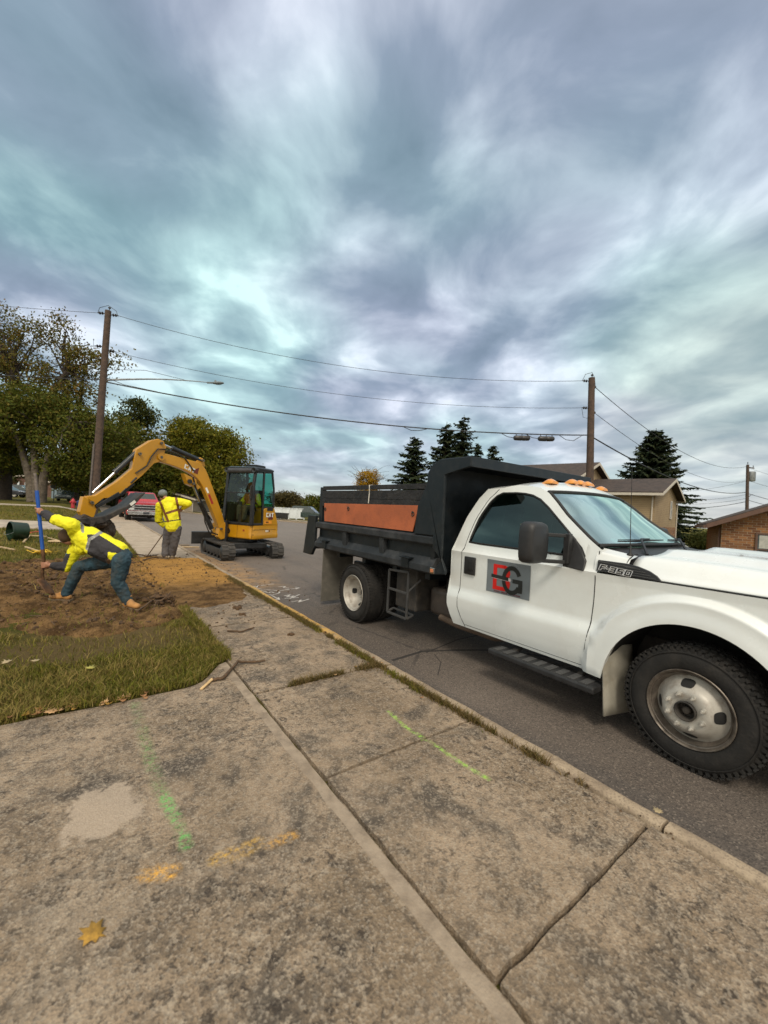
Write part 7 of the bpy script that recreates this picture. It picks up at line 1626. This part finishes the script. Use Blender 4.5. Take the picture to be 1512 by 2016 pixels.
sp(1292, 843, -1.2, 38, 112, 'big dark spruce behind the beige houses', 66, group=None, dens=1.3, sp_=.55)
for k, (u, v, d, ru, rv, lab) in enumerate(((1415, 1062, 36, 26, 16, 'yellow-green bush between the big spruce and the brick house'), (1385, 1068, 33, 20, 18, 'dark shrub at the foot of the big spruce'))):
    c_ = atd(u, v, d); t = thing('bush', (c_.x, c_.y, -1.2), lab, 'bush'); leaves('foliage', LF_BSH if k == 0 else LF_DK, t, [ab(u, v, d, ru, rv)], 90, 40, .10, .30, 70+k)
    m = MB(); m.tube([(c_.x, c_.y, -1.3), (c_.x, c_.y, c_.z-.1)], .05, 6); m.build('stem', BARKD, t)
sp(1060, 915, -1, 60, 10, 'thin distant treetop above the cab protector', 67)
# ================================================================ grass, weeds, litter, site clutter
GRASS = leafmat('grass blades', [(.085, .105, .012), (.15, .155, .018), (.23, .20, .035), (.10, .11, .016), (.34, .26, .09), (.07, .075, .010), (.20, .13, .035)], .8)
DRY = leafmat('dry weeds', [(.15, .105, .035), (.23, .16, .065), (.10, .095, .025), (.10, .065, .03), (.28, .20, .09)], .85)
GDRY = leafmat('straw grass blades', [(.19, .17, .035), (.27, .22, .06), (.12, .12, .022), (.34, .25, .09), (.15, .10, .03)], .85)
def blades(name, pts, hgt, wid, mat, seed, lean=.55, par=None, kind='stuff'):
    rg = np.random.RandomState(seed); P = np.array(pts, dtype=float); n = len(P); a = rg.uniform(0, 2*np.pi, n); h = hgt*rg.uniform(.45, 1.25, n); w = wid*rg.uniform(.6, 1.3, n)
    d = np.stack([np.cos(a), np.sin(a), np.zeros(n)], 1); b = rg.uniform(0, 2*np.pi, n); le = h*lean*rg.uniform(.1, 1.3, n); lv = np.stack([np.cos(b)*le, np.sin(b)*le, h], 1)
    mid = P+lv*np.array([.35, .35, .62]); tip = P+lv; V = np.stack([P-d*w[:, None], P+d*w[:, None], mid+d*(w*.8)[:, None], mid-d*(w*.8)[:, None], tip+d*(w*.15)[:, None], tip-d*(w*.15)[:, None]], 1).reshape(-1, 3)
    i = np.arange(n)[:, None]*6; Q_ = np.concatenate([i+np.array([0, 1, 2, 3]), i+np.array([3, 2, 4, 5])], 0); mi_ = None
    if isinstance(mat, list):
        k_ = np.array([1 if fbm(p[0]*1.7, p[1]*1.7, 55)+.35*fbm(p[0]*6, p[1]*6, 5)+.25*(rg.rand()-.5) > .10 else 0 for p in P]); mi_ = np.concatenate([k_, k_])
    o = np_mesh(name, V, Q_, mat, par, mi_)
    if kind: tag(o, kind=kind)
    return o
rng = random.Random(77)
def lawn_pts(n, x0, x1, y0, y1, thin=.03, ymin=None):
    out_ = []
    while len(out_) < n:
        x = rng.uniform(x0, x1); y = y0+(y1-y0)*rng.random()
        if y < drive_edge(x)-.035+.03*rng.random(): continue
        if x > 1.13+.03*fbm(y*3, 2): continue
        s = soil_shape(x, y); keep = 1-smst(-.22, .05, s+.25*fbm(x*3, y*3, 20)); bare = max(smst(.08, .30, fbm(x*1.1, y*1.1, 31)), 1.2*smst(1.15, .5, math.hypot((x-.1)/1.25, (y-5.05)/.75)+.35*fbm(x*2.5, y*2.5, 41))); keep = max(keep*(1-.75*bare), thin)
        if rng.random() > keep: continue
        out_.append((x, y, max(lawn_h(x, y), soil_z(x, y) if 4.2 < y < 12.3 and x > -3.1 else -9)-.006))
    return out_
blades('grass', lawn_pts(52000, -3.6, 1.17, 3.4, 6.6), .055, .0036, [GRASS, GDRY], 1, 1.15)
blades('grass', lawn_pts(30000, -7.5, 1.15, 6.4, 15, .035), .07, .0065, [GRASS, GDRY], 2, 1.0)
blades('grass', [p for p in lawn_pts(26000, -16, 1.1, 14, 33, .05) if not (abs((p[1]-21.2)+(p[0]-1.12)*.225) < 1.6)], .085, .014, [GRASS, GDRY], 3)
# fringe hanging over the slab
fr = []
for k in range(5200):
    x = -3.6+4.9*rng.random(); y = drive_edge(x)+rng.uniform(-.05, .10)+.03*fbm(x*5, 3); 
    if x < 1.16: fr.append((x, y, .0))
for k in range(2600): y = rng.uniform(3.9, 6.0); fr.append((1.13+rng.uniform(-.06, .05)+.03*fbm(y*3, 8), y, 0))
blades('grass', fr, .055, .0034, [GRASS, GDRY], 4, 1.1)
# weeds in the kerb joint and in the wide cross joint
def weeds(n, f):
    out_ = []
    while len(out_) < n:
        x, y, k = f(rng.random())
        if rng.random() < k: out_.append((x, y, -.012))
    return out_
kw = weeds(15000, lambda t: (lambda y: (kerb_line(y)-.02-abs(rng.gauss(0, .022+.03*smst(3.5, 7, y))), y, smst(.40, .58, .5+.5*fbm(y*1.1, 9)+.16*smst(2.0, 4.5, y)-.30*smst(1.6, .4, y)-.3*smst(6.5, 9, y))))(.5+10*t**.85))
kw += weeds(1500, lambda t: (lambda x: (x, 3.095+rng.gauss(0, .012+.02*smst(1.9, 2.3, x)), smst(.42, .6, .5+.5*fbm(x*2.2, 4)+.2*smst(1.8, 2.3, x))))(1.22+1.1*t))
blades('weeds', kw, .048, .0030, DRY, 5, 1.0)
blades('weeds', weeds(2600, lambda t: (lambda y: (kerb_line(y)-.03-abs(rng.gauss(0, .03)), y, smst(.42, .58, .5+.5*fbm(y*1.6, 19))))(2.2+4.5*t)), .05, .003, GRASS, 6, 1.0)
# dirt crumbs on soil, pavement and road edge
m = MB()
CL_ = pm('dirt crumbs', (.085, .048, .022), .95, var=.45, scale=20)
def crumb(x, y, z, r):
    m.ball((x, y, z), (r*rng.uniform(.7, 1.15), r*rng.uniform(.7, 1.1), r*rng.uniform(.6, .9)), 6, 4, Matrix.Rotation(rng.uniform(0, 3), 3, 'Z'), jit=.5)
for k in range(1500):
    x, y = rng.uniform(-2.4, 1.05), rng.uniform(5, 12)
    if soil_shape(x, y) > .05: crumb(x, y, soil_z(x, y)+.004, abs(rng.gauss(0, .016))+.006)
for k in range(420):
    x, y = rng.uniform(1.05, 2.35), rng.uniform(4.6, 12); crumb(x, y, .004+max(0, soil_z(x, y)), abs(rng.gauss(0, .008))+.003)
for k in range(260): y = rng.uniform(.6, 11); crumb(2.32+rng.gauss(0, .03), y, .003, abs(rng.gauss(0, .005))+.002)
for k in range(160): y = rng.uniform(6, 13); crumb(2.6+abs(rng.gauss(0, .5)), y, ROADZ+.01, abs(rng.gauss(0, .008))+.003)
for k in range(70): x = rng.uniform(-.9, -.2)+rng.gauss(0, .2); y = 8.6+rng.gauss(0, .7); crumb(x, y, soil_z(x, y)+.01, rng.uniform(.018, .042))
tag(m.build('soil_crumbs', CL_, None, smooth=30), kind='stuff')
# clods on the pavement
for (u, v, r, lab) in ((473, 1211, .035, 'dark clod of earth on the sidewalk beside the dug soil'), (468, 1198, .05, 'flat smear of crumbled earth behind the dark clod on the sidewalk'), (572, 1250, .03, 'small twist of dry root lying on the sidewalk near the kerb')):
    p = at(u, v, .0); m = MB()
    for k in range(7): m.ball((p.x+rng.gauss(0, r*.6), p.y+rng.gauss(0, r*.6), r*.25), (r*rng.uniform(.4, .8), r*rng.uniform(.4, .8), r*rng.uniform(.3, .5)), 8, 5, jit=.5)
    tag(m.build('earth_clod', CL_, None, smooth=30), lab, 'clod')
m = MB(); c_ = at(318, 1183, .02)
for k in range(40): m.ball((c_.x+rng.gauss(0, .10), c_.y+rng.gauss(0, .12), .03+abs(rng.gauss(0, .03))), (rng.uniform(.02, .05), rng.uniform(.02, .05), rng.uniform(.015, .03)), 7, 5, jit=.6)
tag(m.build('earth_heap', CL_, None, smooth=30), 'small heap of dark earth and torn turf right of the digger\'s back foot', 'earth heap')
# sticks
STICK = pm('stick bark', (.095, .058, .032), .9, var=.4, scale=30, bump=.5, bscale=80); SPLIT = pm('fresh split wood', (.62, .42, .20), .7, var=.15, scale=20)
def stick(label, pts, r, ends=True, name='stick', split=None, twigs=()):
    t = None; P_ = [at(u, v, z) for u, v, z in pts]; Q_ = []
    for i in range(len(P_)-1):
        for k in range(4): q = P_[i].lerp(P_[i+1], k/4); q += Vector((rng.gauss(0, r*.25), rng.gauss(0, r*.25), rng.gauss(0, r*.15))); Q_.append(q)
    Q_.append(P_[-1]); rs = [r*(1-.35*k/len(Q_))*rng.uniform(.85, 1.15) for k in range(len(Q_))]; m = MB(); m.tube(Q_, rs, 8)
    for tw in twigs: a = Q_[tw[0]]; b = at(*tw[1]); m.tube([a, a.lerp(b, .5)+Vector((0, 0, r*.5)), b], [r*.6, r*.5, r*.3], 6)
    if split:
        t = thing(name, tuple(P_[0]), label, 'stick'); m.build('bark', STICK, t, smooth=50)
        s = at(*split[0]); e = at(*split[1]); d = (e-s).normalized(); w = Vector((-d.y, d.x, 0)); k = MB(); k.prism([s-w*r*.8, s+w*r*.8, e+w*r*.9, e-w*r*.9], (0, 0, r*.7)); k.build('split_end', SPLIT, t, bevel=.002)
    else: t = tag(m.build(name, STICK, None, smooth=50), label, 'stick')
    return t
stick('long bent stick with a pale splintered end lying on the driveway corner', [(418, 1338, .015), (440, 1334, .02), (468, 1302, .02), (500, 1303, .02), (522, 1300, .016)], .014, split=((396, 1358, .008), (419, 1337, .012)))
stick('short dark stick lying across the sidewalk above the bent one', [(448, 1242, .012), (478, 1243, .014), (500, 1235, .016)], .011)
stick('dark root sticking up out of the torn turf beside the back boot', [(270, 1203, .03), (300, 1182, .07), (318, 1183, .09), (336, 1166, .16)], .012, name='root', twigs=[(6, (302, 1200, .03))])
stick('thin pale root lying in the soil in front of the digger', [(58, 1212, .04), (90, 1212, .05), (108, 1230, .04)], .006, name='root')
stick('twig half buried in the soil below the dug hole', [(195, 1230, .03), (215, 1222, .05), (226, 1213, .04)], .008)
stick('curved branch on the soil left of the grey-trousered person', [(252, 1094, .03), (272, 1091, .06), (292, 1095, .05), (312, 1092, .03)], .016, name='branch')
stick('short stick across the soil at the foot of the digging bar', [(282, 1103, .03), (300, 1098, .05), (322, 1097, .03)], .018)
# planks on the road behind the standing man
WOODP = pm('raw pine board', (.45, .33, .19), .8, var=.2, scale=6)
def plank(label, a, b, w, h, z=0.02, mat=WOODP, name='plank'):
    p, q = at(*a, z), at(*b, z); m = MB(); m.beam(p+EZ*h/2, q+EZ*h/2, w, h); return tag(m.build(name, mat, None, bevel=.003), label, 'plank', None)
plank('longer pale board lying on the road right of the standing person', (340, 1077), (392, 1078), .12, .03, ROADZ+.01)
plank('dark-edged board on the road just behind the pale board', (334, 1074), (373, 1074), .10, .035, ROADZ+.01, pm('aged board', (.22, .17, .12), .8))
# stakes and sticks on the lawn
for (a, b, lab) in (((46, 1069), (59, 1055), 'short pale stake lying against the tipped black pail'), ((58, 1055), (92, 1058), 'pale stake lying flat from the pail towards the shovel'), ((95, 1061), (112, 1066), 'pale stick on the grass right of the blue shovel handle'), ((0, 1079), (28, 1084), 'thin pale stick on the grass at the left edge'), ((50, 1078), (78, 1088), 'thin stake lying across the yellow straps')):
    p, q = at(*a, 0), at(*b, 0); m = MB(); p.z = lawn_h(p.x, p.y)+.05; q.z = lawn_h(q.x, q.y)+.05; m.beam(p, q, .045, .03); tag(m.build('stake', WOODP, None, bevel=.003), lab, 'stake')
m = MB(); p, q = at(60, 1052, 0), at(72, 1050, 0); p.z = q.z = .06; m.tube([p, q, q+Vector((.15, .1, 0))], .022, 6); tag(m.build('red_stake', pm('orange red paint', (.5, .09, .03), .6), None), 'red-orange painted stake lying beside the black pail', 'stake')
p = at(111, 1068, 0); m = MB(); m.ball((p.x, p.y, .03), (.20, .10, .04), 12, 6, Matrix.Rotation(-.5, 3, 'Z'), jit=.3); tag(m.build('wood_chunk', WOODP, None, smooth=40), 'flat pale wood chunk on the grass left of the bending person', 'wood chunk')
# tipped black pail
c_ = at(22, 1060, 0); c_.z = .0; PD_ = (Vector((-c_.x*.45-.9, -c_.y, 0))).normalized(); ax_ = (-PD_*-.55+Vector((CAML.x, CAML.y, 0))*.85).normalized()
ax_ = (CAML*.50+CAMF*.86).normalized(); rad = .27; o_ = at(22, 1063, 0)-ax_*.05; o_.z = lawn_h(o_.x, o_.y)+rad+.02
t = thing('plastic_pail', (o_.x, o_.y, 0), 'black plastic pail tipped on its side on the lawn, tinged dark green', 'pail')
m = MB(); m.lathe(o_, ax_, [(0, rad*.98), (.01, rad+.012), (.04, rad+.012), (.045, rad), (.40, rad*.86), (.41, .02), (.395, .02), (.39, rad*.83), (.05, rad*.95), (0, rad*.95)], 28); m.build('shell', pm('black green plastic', (.012, .030, .016), .35, var=.3), t, smooth=40)  # shell is black-green plastic inside and out
m = MB(); x_ = ax_.cross(EZ).normalized(); m.tube([o_+ax_*.03+x_*rad*1.03*math.cos(a)+(ax_*-.12-EZ*.1)*math.sin(a) for a in [math.pi*k/10 for k in range(11)]], .005, 5); m.build('wire_handle', GALV, t)
# yellow straps heap and blue strap
STRAP = pm('yellow strap', (.65, .40, .015), .7, var=.15)
c_ = at(84, 1090, 0); c_.z = max(lawn_h(c_.x, c_.y), soil_z(c_.x, c_.y)) if c_.y < 12.3 else 0; m = MB()
for k in range(9):
    a = rng.uniform(0, 6.28); l_ = rng.uniform(.18, .42); d = Vector((math.cos(a), math.sin(a)*.6, 0)); pts = [c_+d*l_*s+Vector((rng.gauss(0, .03), rng.gauss(0, .03), .03+.05*math.sin(3*(s+1)+k))) for s in (-1, -.5, 0, .5, 1)]
    w = d.cross(EZ).normalized()*.028
    m.ring_loft([[p-w, p+w, p+w+EZ*.004, p-w+EZ*.004] for p in pts])
tag(m.build('yellow_straps', STRAP, None), 'tangled heap of yellow webbing straps on the grass behind the shovel', 'straps')
c_ = W1(140, 1089, .25); m = MB()
for k in range(3): m.tube([c_+CAML*(-.07+.05*k)+Vector((0, 0, -.05)), c_+CAML*(-.02+.05*k)+Vector((0, 0, .04)), c_+CAML*(.04+.04*k)+Vector((0, 0, .07-.03*k))], [.012, .02, .012], 6)
tag(m.build('blue_glove', pm('bright blue rubber', (.01, .20, .55), .5), None, smooth=50), 'bright blue glove beyond the bending person\'s lower arm', 'glove')
# fallen leaves
LEAFB = [pm('brown leaf', (.30, .15, .06), .8, var=.3, scale=60), pm('tan leaf', (.46, .28, .13), .8, var=.25, scale=60), pm('ochre leaf', (.34, .19, .03), .8, var=.3, scale=60), pm('pale leaf', (.38, .30, .17), .8, var=.2, scale=60)]
def leaf(p, s, rot, mat, label, group=None, curl=.35):
    m = MB(); out_ = [(0, -1.0), (.10, -.55), (.50, -.62), (.42, -.25), (.95, -.05), (.55, .18), (.62, .60), (.22, .45), (0, 1.0)]; out_ = out_+[(-x, y) for x, y in out_[-2:0:-1]]
    R2 = Matrix.Rotation(rot, 3, 'Z') @ Matrix.Rotation(rng.uniform(-.25, .25), 3, 'X'); k_ = rng.uniform(.6, 1.4)*curl
    V = [Vector((0, 0, 0))]+[Vector((x*s, y*s, s*k_*(x*x+.4*y*y)-.0)) for x, y in out_]; n = len(out_)
    m.add([Vector(p)+R2 @ v+EZ*.006 for v in V], [(0, 1+i, 1+(i+1) % n) for i in range(n)]); return tag(m.build('fallen_leaf', mat, None, smooth=60, solid=.001, fix=False), label, 'leaf', group)
lp_ = at(182, 1840, .004); leaf(lp_, .050, .9, LEAFB[2], 'golden brown leaf alone on the driveway at the lower left', curl=.1)
leaf(at(101, 1402, .01), .050, .4, LEAFB[1], 'large tan lobed leaf at the grass edge, lower left')
leaf(at(142, 1392, .01), .040, 1.2, LEAFB[0], 'brown curled leaf at the grass edge, just right of the large tan one')
leaf(at(14, 1305, .03), .045, 2.2, LEAFB[3], 'pale leaf on the grass near the left edge')
leaf(at(70, 1302, .03), .04, .2, LEAFB[3], 'small pale crumpled leaf on the grass right of the pale edge leaf')
leaf(at(178, 1316, .03), .045, 1.0, pm('yellow green leaf', (.40, .36, .08), .7), 'yellow leaf on the grass in the middle of the turf patch')
leaf(at(1295, 1599, .012), .028, 1.4, LEAFB[3], 'pale curled leaf on the kerb joint beside the front wheel')
leaf(at(1035, 1342, .0)-EZ*.0, .02, .4, LEAFB[0], 'small brown leaf at the kerb below the running board') if False else None
for k in range(26):
    u = 10+rng.random()*300; v = 1418-(u*.165)+rng.uniform(-8, 6); p = at(u, v, .008); leaf(p, rng.uniform(.018, .036), rng.uniform(0, 6), LEAFB[k % 3], 'small curled brown leaf among others along the driveway edge of the grass', 'curled leaves along the grass edge', .7)
for k in range(8):
    u, v = ((735, 1296), (752, 1306), (700, 1314), (726, 1308), (660, 1330), (596, 1215), (830, 1375), (908, 1400))[k]; leaf(at(u, v, .01), .02, rng.uniform(0, 6), LEAFB[k % 3], 'tiny brown leaf caught in the pavement joint or kerb weeds', 'tiny leaves in the pavement joints', .6)
# white paint scribbles on the road
WP = pm('road paint white', (.46, .43, .39), .8, var=.35, scale=30)
def scr(pts, w=.014):
    P_ = [at(350+u/3.024, 1050+v/3.024, 0) for u, v in pts]; 
    for p in P_: p.z = ROADZ+.05*math.sin(math.pi*max(0, (p.x-2.44))/12)+.007
    for a, b in zip(P_[:-1], P_[1:]):
        d = b-a; d.z = 0
        if d.length < 1e-4: continue
        n_ = Vector((-d.y, d.x, 0)).normalized()*w; m.add([a-n_-d*.04, a+n_-d*.04, b+n_+d*.04, b-n_+d*.04], [(0, 1, 2, 3)])
m = MB()
scr([(535+72*math.cos(a), 331+14*math.sin(a)) for a in [2*math.pi*k/28 for k in range(29)]]); scr([(500, 330), (520, 326), (540, 333), (560, 328), (575, 334)])
scr([(432, 300), (480, 293), (470, 302)]); scr([(460, 306), (500, 312)]); scr([(500, 292), (570, 284)]); scr([(560, 348), (605, 372)]); scr([(570, 372), (605, 370), (600, 360)])
scr([(600, 300), (640, 298), (630, 306), (660, 308)]); scr([(610, 322), (725, 308), (700, 303)]); scr([(725, 308), (705, 314)])
scr([(636, 352), (670, 345), (650, 358), (690, 352), (672, 366), (725, 345)]); scr([(640, 366), (720, 362)]); scr([(680, 386), (735, 376), (720, 388), (780, 372)]); scr([(60, 118), (100, 121)], .03)
tag(m.build('road_marking', WP, None, fix=False), kind='structure')
